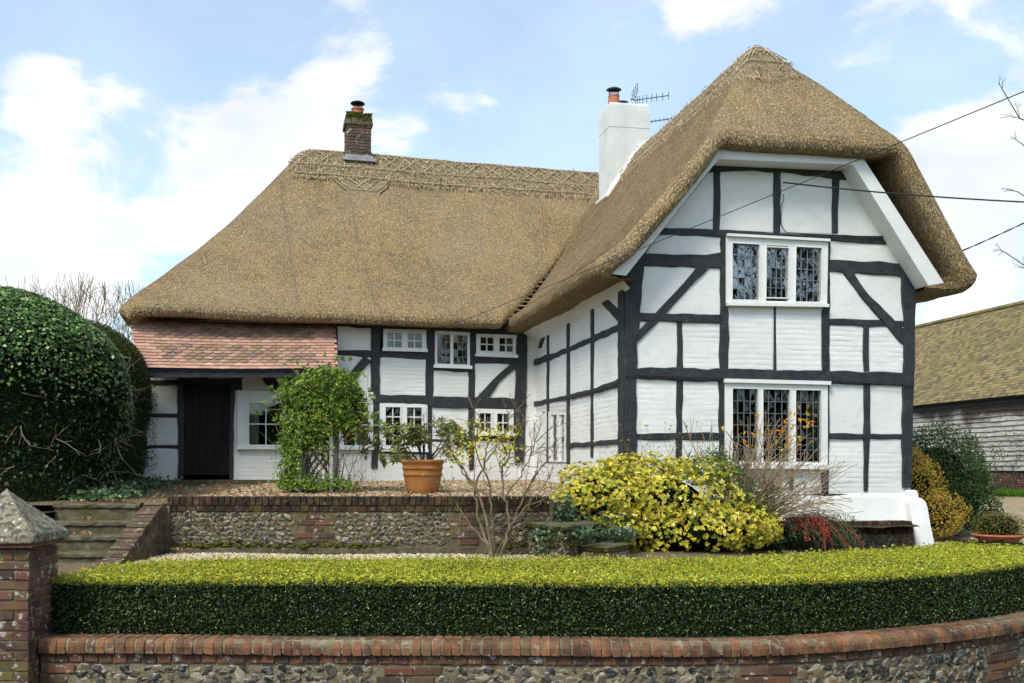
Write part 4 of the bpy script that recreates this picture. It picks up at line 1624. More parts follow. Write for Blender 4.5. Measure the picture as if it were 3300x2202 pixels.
    for k in range(nx):
        q0, q1 = sa + (sb - sa) * k / nx, sa + (sb - sa) * (k + 1) / nx
        if -3.4 < (q0 + q1) / 2 < -2.6:
            continue
        rod(mline(q0, 2.80, q1, 2.52, 8))
        rod(mline(q0, 2.52, q1, 2.80, 8, .072))
    for (p, q) in (((-3.5, 2.30), (-3.22, 2.08)), ((-3.22, 2.08), (-2.70, 2.08)), ((-2.70, 2.08), (-2.42, 2.30)), ((-3.25, 2.30), (-2.95, 2.10)), ((-3.12, 2.10), (-2.86, 2.30)), ((-2.98, 2.30), (-2.74, 2.10)), ((-2.9, 2.1), (-2.64, 2.3))):
        rod(mline(*p, *q, 8, .058))

    def wline(a0, b0, a1, b1, n=10, up=.06):
        t = np.linspace(0, 1, n)
        P = wing_pt(a0 + (a1 - a0) * t, b0 + (b1 - b0) * t)
        P[:, 2] += up
        return P + np.array([0, -.015, 0])
    for a in (1.98, 1.84, 1.70):
        for k in range(5):
            rod(wline(a, .35 + k * 1.2, a, .35 + (k + 1) * 1.2, 14), .006)
    for k in range(14):
        b = .35 + k * .42
        rod(wline(1.98, b, 1.84, b + .42, 6), .006)
        rod(wline(1.84, b, 1.98, b + .42, 6, .07), .006)
    for b in (.36, .24):
        rod(wline(1.72, b, 2.58, b, 14))
    rod(wline(1.9, .24, 2.15, .5, 8))
    rod(wline(2.4, .24, 2.15, .5, 8))
    # wires of the netting
    for s_ in (-4.6, -3.28, -2.05, -.9, .2):
        mb = MB()
        t = np.linspace(2.3, -.38, 40)
        P = main_pt(s_ + .25 * (2.3 - t) / 2.7 + 0 * t, t)
        P[:, 2] += .024
        mb.tube(P + np.array([0, -.012, 0]), .0035, 4)
        obj('netting_wire', mb.mesh('netting_wire', G['lead'], True), roof)
    # white verge boards and boxed soffit under the gable thatch, and the cove along the side eaves
    off = .33
    lo = GAB.px([(2018, 888), (2316, 513), (2750, 531), (2990, 921)], 0)
    pl2 = Plane(FL - B_W * off, FR - B_W * off)
    lo = pl2.px([(2018, 888), (2316, 512), (2750, 531), (2992, 920)], 0)
    up = pl2.px([(1970, 884), (2290, 476), (2772, 494), (3042, 912)], 0)
    for k in range(3):
        mb = MB()
        a, b, c, d = lo[k], lo[k + 1], up[k + 1], up[k]
        F = [a, b, c, d]
        R = [p - pl2.n * .03 for p in F]
        mb.add(F + R, np.array([[0, 1, 2, 3], [7, 6, 5, 4], [0, 4, 5, 1], [1, 5, 6, 2], [2, 6, 7, 3], [3, 7, 4, 0]]))
        obj('verge_board', mb.mesh('verge_board', G['joinery']), HOUSE)
        mb = MB()
        bk = np.array([*B_W, 0]) * (off + .02)
        nn = norm(np.cross(b - a, bk)) * .02
        if nn[2] < 0:
            nn = -nn
        F = [a + bk * .085, b + bk * .085, b + bk, a + bk]
        R = [p + nn for p in F]
        mb.add(F + R, np.array([[0, 1, 2, 3], [7, 6, 5, 4], [0, 4, 5, 1], [1, 5, 6, 2], [2, 6, 7, 3], [3, 7, 4, 0]]))
        obj('soffit', mb.mesh('soffit', G['white']), HOUSE)
    mb = MB()
    t = np.linspace(0, 1, 20)
    rows = []
    for (o, z) in ((.0, 2.32), (.03, 2.36), (.09, 2.42), (.20, 2.50), (.32, 2.56), (.32, 2.62)):
        p = SIDE.p + SIDE.n * o
        rows.append(p + SIDE.u * (t * (SIDE.L + .22))[:, None] + np.array([0, 0, 1]) * (z + .12 * t)[:, None])
    V, Q = grid_mesh(np.stack(rows, 0))
    mb.add(V, Q)
    # end piece of the cove at the verge
    obj('soffit', mb.mesh('soffit', G['white'], True), HOUSE)
    # old tiles showing in the valley gutter between the two coats
    vr = obj('valley_gutter', MB_valley(), HOUSE)
    for k in range(34):
        d = -.36 + k * .098
        c = main_pt(np.array(cut_s(d) + .17), np.array(d + .03))
        m2 = MB()
        m2.box((c[0], c[1], c[2] - .17 + rng.normal(0, .008)), (.50, .16, .022), .26 + rng.normal(0, .03))
        obj('tile', m2.mesh('tile', G['barn_tile'] if k % 3 else G['tile']), vr)


def cut_s(d):
    """right hand cut edge of the main coat, along the valley"""
    return np.where(np.asarray(d) < 2.6, -.36 + .99 * np.asarray(d), 9.0)


def MB_valley():
    m = MB()
    rows = []
    d = np.linspace(-.40, 2.9, 24)
    for o in (-.15, .45):
        P = main_pt(-.36 + .99 * d + o, d)
        P[:, 2] -= .22
        rows.append(P)
    V, Q = grid_mesh(np.stack(rows, 0))
    m.add(V, Q)
    return m.mesh('valley_gutter', G['timber'])


build_thatch()


# ---- reusable pieces
def chamfer_box(sx, sy, sz, c, jit=0.0, seed=0):
    """Brick centred in x, front at y=0 running back to sy, z from 0 to sz, worn arrises."""
    r = np.random.default_rng(seed)
    x = sx / 2
    V = []
    for (yy, ins) in ((0, c), (c, 0), (sy, 0)):
        for (a, b) in ((-1, 0), (1, 0), (1, 1), (-1, 1)):
            V.append((a * (x - ins), yy, (sz - ins) if b else ins))
    V = np.array(V) + r.normal(0, jit, (12, 3)) * np.array([1, 1, 1])
    Q = [[0, 1, 2, 3], [11, 10, 9, 8]]
    for k in (0, 4):
        for j in range(4):
            Q.append([k + j, k + 4 + j, k + 4 + (j + 1) % 4, k + (j + 1) % 4])
    return V, np.array(Q)


def brick_set(name, sx, sy, sz, mat, n=5, c=.006, jit=.0022):
    out = []
    for k in range(n):
        V, Q = chamfer_box(sx, sy, sz, c, jit, 100 + k)
        out.append(make_mesh(name, V, Q, mat))
    return out


def flint_mesh(seed):
    r = np.random.default_rng(seed)
    n = 7
    th = np.arange(n) * 2 * np.pi / n + r.normal(0, .2, n)
    rad = 1 + r.normal(0, .2, n)
    rx, rz = 1.0, r.uniform(.55, .95)
    ring0 = np.stack([np.cos(th) * rad * rx, np.full(n, .25), np.sin(th) * rad * rz], -1)
    ring1 = np.stack([np.cos(th) * rad * rx * .93, np.full(n, -.18) + r.normal(0, .05, n), np.sin(th) * rad * rz * .93], -1)
    ring2 = np.stack([np.cos(th) * rad * rx * .72 + r.normal(0, .07, n), np.full(n, -.40) + r.normal(0, .11, n), np.sin(th) * rad * rz * .72 + r.normal(0, .06, n)], -1)
    cen = np.array([[r.normal(0, .1), -.46 + r.normal(0, .06), r.normal(0, .1)]])
    V = np.concatenate([ring0, ring1, ring2, cen])
    i = np.arange(n)
    j = (i + 1) % n
    Q = np.concatenate([np.stack([i, j, n + j, n + i], -1), np.stack([n + i, n + j, 2 * n + j, 2 * n + i], -1)])
    T = np.stack([2 * n + i, 2 * n + j, np.full(n, 3 * n)], -1)
    loc = V.copy()
    loc[:, 1] = 0
    loc[:, 2] /= rz
    return V, [Q, T], loc


FLINTS = [flint_mesh(k) for k in range(12)]
FLINT_ME = [make_mesh('flint', V, F, G['flint'], False, {'loc': l}) for V, F, l in FLINTS]


def place_flints(fr, s0, s1, z0, z1, parent, reject=None, limit=300, rmin=.028, rmax=.056, first=None, pitch=.060):
    """fr(s) -> point on the face, tangent, inward normal. Packs flints in rough courses; the `limit` best seen become parts."""
    got = []
    z = z1 - .03
    row = 0
    while z > z0 + .01:
        s = s0 + rng.uniform(.0, .05)
        while s < s1:
            r = rng.uniform(rmin, rmax)
            zz = z + rng.normal(0, .010)
            if not (reject and reject(s + r, zz, r)):
                got.append((s + r, zz, r))
            s += 2 * r * rng.uniform(.92, 1.08) + .003
        z -= pitch + rng.normal(0, .004)
        row += 1
    if first:
        got.sort(key=first)
    mb = MB()
    for n, (s, z, r) in enumerate(got):
        p, t, inw = fr(s)
        k = rng.integers(0, 12)
        a = rng.normal(0, .45) + (math.pi if rng.random() < .5 else 0)
        ca, sa = math.cos(a), math.sin(a)
        t3, i3, u3 = np.array([t[0], t[1], 0]), np.array([inw[0], inw[1], 0]), np.array([0, 0, 1.0])
        x, zz = t3 * ca + u3 * sa, -t3 * sa + u3 * ca
        c = np.array([p[0], p[1], z]) + i3 * .006
        sc = np.array([r * rng.uniform(.9, 1.25), r * rng.uniform(.35, .7), r * rng.uniform(.8, 1.0)])
        if n < limit:
            put('flint', FLINT_ME[k], frame(c, x, i3, zz, sc), parent)
        else:
            V, F, l = FLINTS[k]
            W = c + V[:, :1] * x * sc[0] + V[:, 1:2] * i3 * sc[1] + V[:, 2:] * zz * sc[2]
            mb.add(W, F, loc=l, rnd=np.full(len(V), rng.random()))
    if mb.n:
        o = obj('flints', mb.mesh('flints', G['flint']), parent)
        o['kind'] = 'stuff'


def line_frame(p, q):
    p, q = np.asarray(p, float), np.asarray(q, float)
    t = (q - p) / np.linalg.norm(q - p)
    inw = np.array([-t[1], t[0]])
    return (lambda s: (p + t * s, t, inw)), np.linalg.norm(q - p)


def lay(meshes, fr, s, z, parent, name='brick', out=0.0, jit=.003):
    p, t, inw = fr(s)
    t3, i3 = np.array([t[0], t[1], 0]), np.array([inw[0], inw[1], 0])
    a = rng.normal(0, .012)
    x = t3 + np.array([0, 0, a])
    zz = np.array([0, 0, 1.0]) - t3 * a
    c = np.array([p[0], p[1], z]) - i3 * (out + rng.normal(0, jit))
    return put(name, meshes[rng.integers(0, len(meshes))], frame(c, x, i3, zz, (1, 1, 1)), parent)


# ---- the tiled lean-to roof over the door
def build_porch():
    root = obj('porch_roof', MB_box_plane(), HOUSE)
    sb0, sb1, st0, st1 = -6.90, -3.765, -7.10, -3.726

    def P(u, v):
        """u across 0..1, v up the slope 0..1"""
        s = (sb0 + (sb1 - sb0) * u) * (1 - v) + (st0 + (st1 - st0) * u) * v
        d = -.90 * (1 - v)
        zb = 1.598 + .0235 * (s + 6.854)
        zt_ = 2.50 + .012 * (s + 6.854)
        xy = BC + s * U_M + d * N_M
        sag = -.02 * math.sin(math.pi * u)
        return np.array([xy[0], xy[1], zb * (1 - v) + zt_ * v + sag])

    def tile(scallop, seed):
        r = np.random.default_rng(seed)
        w, L, t = .158, .135, .013
        if scallop:
            th = np.linspace(math.pi, 2 * math.pi, 9)
            tail = np.stack([np.cos(th) * w / 2, .052 + np.sin(th) * .052], -1)
        else:
            tail = np.array([(-w / 2, .002), (0, r.normal(0, .0015)), (w / 2, .002)])
        out = np.concatenate([tail, [(w / 2, L), (-w / 2, L)]])
        n = len(out)
        lift = .026 * (1 - out[:, 1] / L)
        top = np.c_[out, lift + t]
        bot = np.c_[out, lift]
        V = np.concatenate([top, bot])
        i = np.arange(n)
        j = (i + 1) % n
        sides = np.stack([i, n + i, n + j, j], -1)
        return make_mesh('tile', V, [np.arange(n)[None], sides], G['tile'] if scallop else G['tile_plain'])
    SC = [tile(True, k) for k in range(2)]
    PL = [tile(False, k) for k in range(4)]
    nrow = 16
    ncol = 20
    mb = MB()
    nput = 0
    for r in range(nrow):
        v0 = r / nrow
        plain = r in (0, 1, 8, 9)
        off = .5 if r % 2 else 0.0
        for c in range(-1 if off else 0, ncol):
            u = (c + .5 + off) / ncol
            if u > 1.0:
                continue
            u = min(max(u, .012), .988)
            edge = c < (2 if off else 2) or c >= ncol - 2 - (r % 2)
            p = P(u, v0)
            x = norm(P(min(u + .02, 1), v0) - P(max(u - .02, 0), v0))
            y = norm(P(u, min(v0 + .05, 1)) - p)
            z = np.cross(x, y)
            a = rng.normal(0, .010)
            x2 = x * math.cos(a) + y * math.sin(a)
            y2 = np.cross(z, x2)
            z2 = norm(z + x * rng.normal(0, .012) + y * rng.normal(0, .012))
            me = PL[rng.integers(0, 4)] if (plain or edge) else SC[rng.integers(0, 2)]
            M = frame(p + z * rng.uniform(0, .003), x2, y2, z2)
            if r < 15 and nput < 300:
                put('tile', me, M, root)
                nput += 1
            else:
                V = np.array([M @ q.co for q in me.vertices])
                mb.add(V, [np.array([list(pp.vertices)]) for pp in me.polygons], rnd=np.full(len(V), rng.random()))
    if mb.n:
        obj('tiles', mb.mesh('tiles', G['tile']), root)['kind'] = 'stuff'
    # fascia beam carrying the eave, with rafters behind
    def bx(u0, u1, v, o0, o1, z0, z1, name, mat):
        a, b = P(u0, v), P(u1, v)
        d = norm((b - a) * np.array([1, 1, 0]))
        n = np.array([d[1], -d[0], 0])
        if n[1] > 0:
            n = -n
        pts = []
        for o in (o1, o0):
            for (q, z) in ((a, z1), (b, z1), (b, z0), (a, z0)):
                pts.append(q + n * o + np.array([0, 0, z]))
        m = MB()
        m.add(pts, np.array([[0, 1, 2, 3], [7, 6, 5, 4], [0, 4, 5, 1], [1, 5, 6, 2], [2, 6, 7, 3], [3, 7, 4, 0]]))
        return obj(name, m.mesh(name, mat), root)
    bx(-.01, 1.0, .02, -.12, -.01, -.150, -.025, 'eaves_beam', G['timber'])
    for k in range(9):
        a, b = P(k / 8 * .97 + .015, .03), P(k / 8 * .97 + .015, 1.0)
        m = MB()
        m.tube([a - np.array([0, 0, .07]), b - np.array([0, 0, .07])], .04, 4)
        obj('rafter', m.mesh('rafter', G['timber']), root)
    a, b = P(1.0, .0), P(1.0, 1.0)
    m = MB()
    w = np.array([*U_M, 0]) * .025
    pts = [a + w, b + w, b + w - [0, 0, .14], a + w - [0, 0, .14], a, b, b - [0, 0, .14], a - [0, 0, .14]]
    m.add(pts, np.array([[0, 1, 2, 3], [7, 6, 5, 4], [0, 4, 5, 1], [1, 5, 6, 2], [2, 6, 7, 3], [3, 7, 4, 0]]))
    obj('verge_board', m.mesh('verge_board', G['timber']), root)
    return root


def MB_box_plane():
    """boarding under the porch tiles"""
    m = MB()
    pts = []
    for dz in (-.006, -.03):
        for (s, d, z) in ((-6.88, -.89, 1.60), (-3.78, -.89, 1.672), (-3.74, 0, 2.535), (-7.08, 0, 2.495)):
            xy = BC + s * U_M + d * N_M
            pts.append((xy[0], xy[1], z + dz))
    m.add(pts, np.array([[0, 1, 2, 3], [7, 6, 5, 4], [0, 4, 5, 1], [1, 5, 6, 2], [2, 6, 7, 3], [3, 7, 4, 0]]))
    return m.mesh('porch_roof', G['timber'])


build_porch()


def cowl(parent, c, r, h, tilt=0.0):
    R = np.array([[1, 0, 0], [0, math.cos(tilt), -math.sin(tilt)], [0, math.sin(tilt), math.cos(tilt)]])
    m = MB()
    m.lathe([(0.0, h + .045), (r * .5, h + .04), (r * .92, h + .012), (r, h - .01), (r * .9, h - .012), (r * .45, h)], c, 24, R)
    for k in range(14):
        t = k * 2 * math.pi / 14
        q = np.array([math.cos(t), math.sin(t), 0]) * r * .62
        m.tube([np.asarray(c) + R @ q, np.asarray(c) + R @ (q + [0, 0, h])], .004, 4)
    obj('cowl', m.mesh('cowl', G['steel'], True), parent)


def build_chimneys():
    # brick stack on the main ridge
    sc, dc = -2.99, 2.90
    c = BC + sc * U_M + dc * N_M
    ang = math.atan2(U_M[1], U_M[0])
    m = MB()
    m.box((c[0], c[1], 6.55), (.475, .475, 1.0), ang)
    root = obj('brick_chimney', m.mesh('brick_chimney', G['mortar_pale']), HOUSE)
    BL = brick_set('brick', .215, .10, .053, G['brick_chimney'])
    BS = brick_set('brick', .10, .10, .053, G['brick_chimney'])
    p0 = c - U_M * .25 - N_M * .25
    faces = [line_frame(p0, p0 + U_M * .5)[0], line_frame(p0 + N_M * .5, p0)[0]]
    for r in range(11):
        z = 6.36 + r * .063
        for f in faces:
            seq = ((.1075, BL), (.336, BL), (.45, BS)) if r % 2 else ((.05, BS), (.164, BL), (.393, BL))
            for s, B in seq:
                lay(B, f, s, z, root)
    for (hw, z0, z1, mt, nm) in ((.285, 7.05, 7.11, 'stone', 'oversail_course'), (.275, 7.112, 7.19, 'stone', 'oversail_course'), (.255, 7.192, 7.285, 'stone', 'oversail_course')):
        m = MB()
        m.box((c[0], c[1], (z0 + z1) / 2), (hw * 2, hw * 2, z1 - z0), ang)
        obj(nm, m.mesh(nm, G[mt]), root)
    P, N = [], []
    n = 900
    u = rng.uniform(-.26, .26, n)
    z = 7.30 - np.abs(rng.normal(0, .07, n))
    q = c[None] + u[:, None] * U_M - .262 * N_M - (rng.random(n) * .02)[:, None] * N_M
    m = MB()
    for k in range(170):
        r = rng.uniform(.012, .03)
        V = norm(np.array([(1, 0, 0), (-1, 0, 0), (0, 1, 0), (0, -1, 0), (0, 0, 1), (0, 0, -1)], float)) * r * np.array([1.3, .7, .8])
        m.add(V + np.array([q[k, 0], q[k, 1], z[k]]), np.array([[0, 2, 4], [2, 1, 4], [1, 3, 4], [3, 0, 4], [2, 0, 5], [1, 2, 5], [3, 1, 5], [0, 3, 5]]))
    obj('moss', m.mesh('moss', G['moss'], True), root)['kind'] = 'stuff'
    m = MB()
    for dz, hw in ((6.33, .335), (6.39, .285)):
        m.box((c[0], c[1], dz), (hw * 2, hw * 2, .07), ang)
    obj('lead_flashing', m.mesh('lead_flashing', G['sheet_lead']), root)
    m = MB()
    pc = (c[0], c[1], 7.28)
    m.lathe([(.13, 0), (.125, .03), (.118, .10), (.12, .15), (.132, .16), (.132, .185), (.10, .185), (.10, .05)], pc, 24)
    obj('chimney_pot', m.mesh('chimney_pot', G['pot_clay'], True), root)
    cowl(root, (c[0], c[1], 7.455), .150, .12)
    # rendered stack beside the wing ridge
    def AB(a, b):
        return FL + a * A_W + b * B_W
    rows = []
    m = MB()
    for z, e in ((4.0, 0), (6.55, 0), (6.56, .006), (6.90, .004), (6.98, .0), (7.02, -.01), (7.035, -.03)):
        for (a, b) in ((1.50 - e, 5.2 - e), (2.30 + e, 5.2 - e), (2.30 + e, 5.85), (1.50 - e, 5.85)):
            p = AB(a, b)
            rows.append((p[0], p[1], z))
    n = 7
    Q = []
    for r in range(n - 1):
        for k in range(4):
            Q.append((r * 4 + k, r * 4 + (k + 1) % 4, r * 4 + 4 + (k + 1) % 4, r * 4 + 4 + k))
    root = obj('rendered_chimney', make_mesh('rendered_chimney', rows, [np.array(Q), np.array([[24, 25, 26, 27]])], G['chimney_white']), HOUSE)
    m = MB()
    t = np.linspace(1.44, 2.32, 24)
    m.tube(wing_pt(t, 5.19 + 0 * t) + np.array([0, 0, .02]), .05 + .012 * rng.random(24), 7)
    t = np.linspace(5.2, 5.9, 10)
    m.tube(wing_pt(1.48 + 0 * t, t) + np.array([0, 0, .02]), .05, 7)
    obj('mortar_fillet', m.mesh('mortar_fillet', G['white'], True), root)
    m = MB()
    p = AB(1.66, 5.42)
    m.lathe([(.125, -.03), (.115, .05), (.108, .15), (.10, .17), (.11, .18), (.11, .20), (.085, .20), (.085, .05)], (p[0], p[1], 7.03), 24)
    obj('chimney_pot', m.mesh('chimney_pot', G['pot_clay'], True), root)
    cowl(root, (p[0], p[1], 7.245), .150, .10, .12)
    m = MB()
    p = AB(1.90, 5.62)
    m.lathe([(.09, -.02), (.085, .08), (.10, .13), (.115, .16), (.07, .16), (.06, .05)], (p[0], p[1], 7.03), 20)
    obj('chimney_pot', m.mesh('chimney_pot', G['steel'], True), root)

    def aerial(name, label, c0, c1, xs, hgt, refl=None, mast=None):
        base = c0
        t = thing(name, label, 'aerial', tuple(base))
        m = MB()
        m.tube([c0, c1], .009, 5)
        obj('boom', m.mesh('boom', G['steel'], True), t)
        for f in xs:
            p = np.asarray(c0) + (np.asarray(c1) - c0) * f
            m = MB()
            m.tube([p - [0, 0, hgt], p + [0, 0, hgt]], .006, 4)
            obj('element', m.mesh('element', G['steel']), t)
        if refl is not None:
            m = MB()
            a, b, c, d = [np.asarray(v) for v in refl]
            for k in np.linspace(0, 1, 4):
                m.tube([a + (b - a) * k, d + (c - d) * k], .005, 4)
            for k in np.linspace(0, 1, 3):
                m.tube([a + (d - a) * k, b + (c - b) * k], .005, 4)
            obj('reflector', m.mesh('reflector', G['steel']), t)
        if mast is not None:
            m = MB()
            m.tube(mast, .014, 6)
            obj('mast', m.mesh('mast', G['steel']), t)
    Y = 19.55
    def w(x, y, Y=Y): return at(x * .71212, y * .71212, Y)
    aerial('tv_aerial', 'black television aerial with a wire reflector on top of the rendered chimney', w(2042, 324), w(2156, 308), (.06, .11, .17, .26, .37, .51, .65, .82, .99), .075,
           refl=(w(2036, 300), w(2055, 268), w(2055, 299), w(2040, 322)), mast=[w(2034, 332), w(2034, 318), w(2044, 322)])
    aerial('tv_aerial', 'plain television aerial sticking out sideways halfway up the rendered chimney', w(2085, 394, 19.5), w(2168, 382, 19.5), (.2, .34, .5, .66, .8, .95), .035)


build_chimneys()


def wire(name, label, P, r, sag=0.0, n=60, cat='cable', strands=1):
    P = np.asarray(P, float)
    t = np.linspace(0, 1, n)
    Q = P[0] + (P[1] - P[0]) * t[:, None]
    Q[:, 2] -= sag * 4 * t * (1 - t)
    m = MB()
    if strands == 1:
        m.tube(Q, r, 5)
    else:
        for k in range(strands):
            m.tube(Q + np.stack([0 * t, np.sin(t * 400 + k * math.pi) * r, np.cos(t * 400 + k * math.pi) * r], -1), r, 4)
    return props(obj(name, m.mesh(name, G['cable'], True)), label, cat)


def build_wires():
    p = GAB.px([(2517, 592)], .06)[0]
    wire('power_cable', 'thick black supply cable running from the middle post of the gable to the right', [p, at(2350, 470, 12.6) * 1.0 + np.array([.6, -.1, -.02])], .011, .04)
    p = MAIN.px([(1400, 1071)], .08)[0]
    q = at(2350, 205, 7.0)
    d = q - p
    wire('telephone_wire', 'thin telephone wire slanting across the whole front of the cottage', [p, p + d * 1.35], .0042, .02)
    a, b = at(2120, 612, 30), at(2420, 478, 30)
    wire('telephone_wire', 'thin paired wire going off to the right behind the gable roof', [a, b], .012, .05, strands=2)
    # cable clipped along the gable timbers
    pts = GAB.px([(2517, 630), (2521, 636), (2519, 650), (2513, 668), (2512, 725), (2520, 742), (2532, 753), (2600, 757), (2690, 762), (2760, 764), (2846, 765), (2862, 783), (2902, 845)], .05)
    m = MB()
    m.tube(pts, .007, 5)
    props(obj('clipped_cable', m.mesh('clipped_cable', G['cable'], True)), 'black cable clipped along the collar beam of the gable', 'cable')
    pts = np.concatenate([SIDE.px([(1730, 1306), (1837, 1288), (1916, 1264), (1990, 1244)], .05), GAB.px([(2014, 1214), (2050, 1211), (2200, 1217), (2330, 1222), (2500, 1226), (2668, 1229), (2900, 1243), (2938, 1246)], .055)])
    m = MB()
    m.tube(pts, .008, 5)
    props(obj('clipped_cable', m.mesh('clipped_cable', G['cable'], True)), 'black cable clipped round the wing along the girding beam', 'cable')


build_wires()


# ================================================================ garden walls, steps, pier
def build_front_wall():
    P, T, S = curve_pts(.01, -3.62, 7.6)

    def fr(s, back=0.0):
        k = min(max(int(s / .01), 0), len(P) - 1)
        t = T[k]
        inw = np.array([-t[1], t[0]])
        return P[k] + inw * back, t, inw
    root = thing('garden_wall', 'curved flint and brick front wall with bullnosed brick coping below the box hedge', 'wall', (0, 7.6, -2.2))
    k = np.arange(0, len(P), 12)
    inw = np.stack([-T[k, 1], T[k, 0]], -1)
    rows = []
    for o, z in ((.055, -2.35), (.052, -1.49), (.046, -1.415), (.03, -1.405), (.20, -1.405), (.22, -2.35)):
        q = P[k] + inw * o
        rows.append(np.c_[q, np.full(len(k), z)])
    V, Q = grid_mesh(np.stack(rows, 0))
    obj('mortar', make_mesh('mortar', V, Q, G['mortar_pale'], False), root)
    # mortar between the coping bricks
    rows = []
    for o, z in ((.010, -1.405), (.010, -1.352), (.022, -1.325), (.045, -1.308), (.20, -1.302), (.20, -1.405)):
        q = P[k] + inw * o
        rows.append(np.c_[q, np.full(len(k), z)])
    V, Q = grid_mesh(np.stack(rows, 0))
    obj('mortar', make_mesh('mortar', V, Q, G['mortar_pale'], True), root)
    # bullnose coping bricks
    prof = np.array([(0, 0), (0, .052), (.010, .078), (.030, .098), (.060, .110), (.215, .112), (.215, 0)])
    ME = []
    for s in range(6):
        r = np.random.default_rng(s)
        n = len(prof)
        w = .0315
        V = []
        for x in (-w, -w + .004, w - .004, w):
            ins = .003 if abs(x) == w else 0
            q = prof + np.where(np.arange(n)[:, None] < 6, [[ins, -ins]], [[0, 0]]) + r.normal(0, .0012, prof.shape)
            V.append(np.c_[np.full(n, x), q])
        V = np.concatenate(V)
        i = np.arange(n)
        j = (i + 1) % n
        Q = np.concatenate([np.stack([a * n + i, (a + 1) * n + i, (a + 1) * n + j, a * n + j], -1) for a in range(3)])
        me = make_mesh('coping_brick', V, [Q, np.array([i[::-1]]), np.array([i + 3 * n])], G['brick_cap'], False)
        ME.append(me)
    s = .04
    while s < S[-1] - .1:
        lay(ME, fr, s, -1.412 + .004 * math.sin(s * 2.1), root, 'coping_brick', 0, .004)
        s += .0755 + rng.normal(0, .0012)
    H = brick_set('brick', .103, .10, .066, G['brick_wall'], 6)
    s = .06
    while s < 11.2:
        lay(H, lambda q: fr(q, .035), s, -1.486, root)
        s += .1135 + rng.normal(0, .0015)
    L = brick_set('brick', .215, .09, .064, G['brick_wall'], 6)
    def sx(x):
        return S[np.argmin(np.abs(P[:, 0] - x))]
    patches = [(0.0, .26), (sx(-1.02), sx(-.62)), (sx(1.70), sx(2.12)), (sx(4.05), sx(4.34))]
    for (a, b) in patches:
        for r in range(7):
            z = -1.572 - r * .076
            s = a + (.0 if r % 2 else .06)
            w = .228
            while s + .10 < b + .06:
                lay(L, lambda q: fr(q, .036), s + .10, z, root)
                s += w
    def rej(s, z, r):
        return any(a - r * .9 < s < b + r * .9 for a, b in patches)
    def vis(g):
        p = fr(g[0])[0]
        seen = g[1] > -(1568 - 1075) / 2280 * p[1] - .03 and p[0] / p[1] < .53
        return (0 if seen else 1, p[1])
    place_flints(lambda s: fr(s, .045), .03, 11.0, -2.2, -1.505, root, rej, 300, .030, .066, vis, .060)


def build_pier():
    c = np.array([-3.915, 7.70])
    root = thing('gate_pier', 'square brick gate pier with a pointed lichened stone cap beside the box hedge', 'pier', (c[0], c[1], -2.2))
    ang = .06
    ux, uy = np.array([math.cos(ang), math.sin(ang)]), np.array([-math.sin(ang), math.cos(ang)])
    m = MB()
    m.box((c[0], c[1], -1.43), (.54, .54, 1.64), ang)
    obj('mortar', m.mesh('mortar', G['mortar_pale']), root)
    L = brick_set('brick', .218, .10, .064, G['brick_pier'], 6)
    H = brick_set('brick', .103, .10, .064, G['brick_pier'], 5)
    h = .280
    faces = [line_frame(c - ux * h - uy * h, c + ux * h - uy * h)[0], line_frame(c + ux * h - uy * h, c + ux * h + uy * h)[0]]
    for r in range(21):
        z = -.684 - r * .0755
        for n, f in enumerate(faces):
            if (r + n) % 2:
                seq = ((.053, H), (.225, L), (.452, L))
            else:
                seq = ((.110, L), (.337, L), (.508, H))
            for s, B in seq:
                lay(B, f, s, z, root)
    m = MB()
    m.box((c[0], c[1], -.575), (.64, .64, .036), ang)
    obj('oversail_course', m.mesh('oversail_course', G['brick_red']), root)
    # stone cap: weathered pyramid
    V, Q = [], []
    rows = [(.340, -.557), (.344, -.545), (.344, -.500), (.337, -.490)] + [(.337 * (1 - t), -.490 + .33 * t) for t in np.linspace(.08, .97, 11)] + [(.004, -.156)]
    k = 32
    for (hw, z) in rows:
        for i in range(k):
            t = i / 8
            e, f = int(t), t - int(t)
            cs = [(-1, -1), (1, -1), (1, 1), (-1, 1), (-1, -1)]
            x = cs[e][0] + (cs[e + 1][0] - cs[e][0]) * f
            y = cs[e][1] + (cs[e + 1][1] - cs[e][1]) * f
            l = math.hypot(x, y)
            rr = 1 - .04 * max(0, l - 1.25)
            n = 1 + .02 * noise2(x * 4 + 3, z * 14 + y * 4)
            p = c + ux * x * hw * rr * n + uy * y * hw * rr * n
            V.append((p[0], p[1], z + .004 * noise2(x * 9, y * 9 + z * 20)))
    for r in range(len(rows) - 1):
        for i in range(k):
            Q.append((r * k + i, r * k + (i + 1) % k, r * k + k + (i + 1) % k, r * k + k + i))
    obj('capstone', make_mesh('capstone', V, [np.array(Q), np.array([np.arange(k)[::-1]])], G['capstone'], False), root)


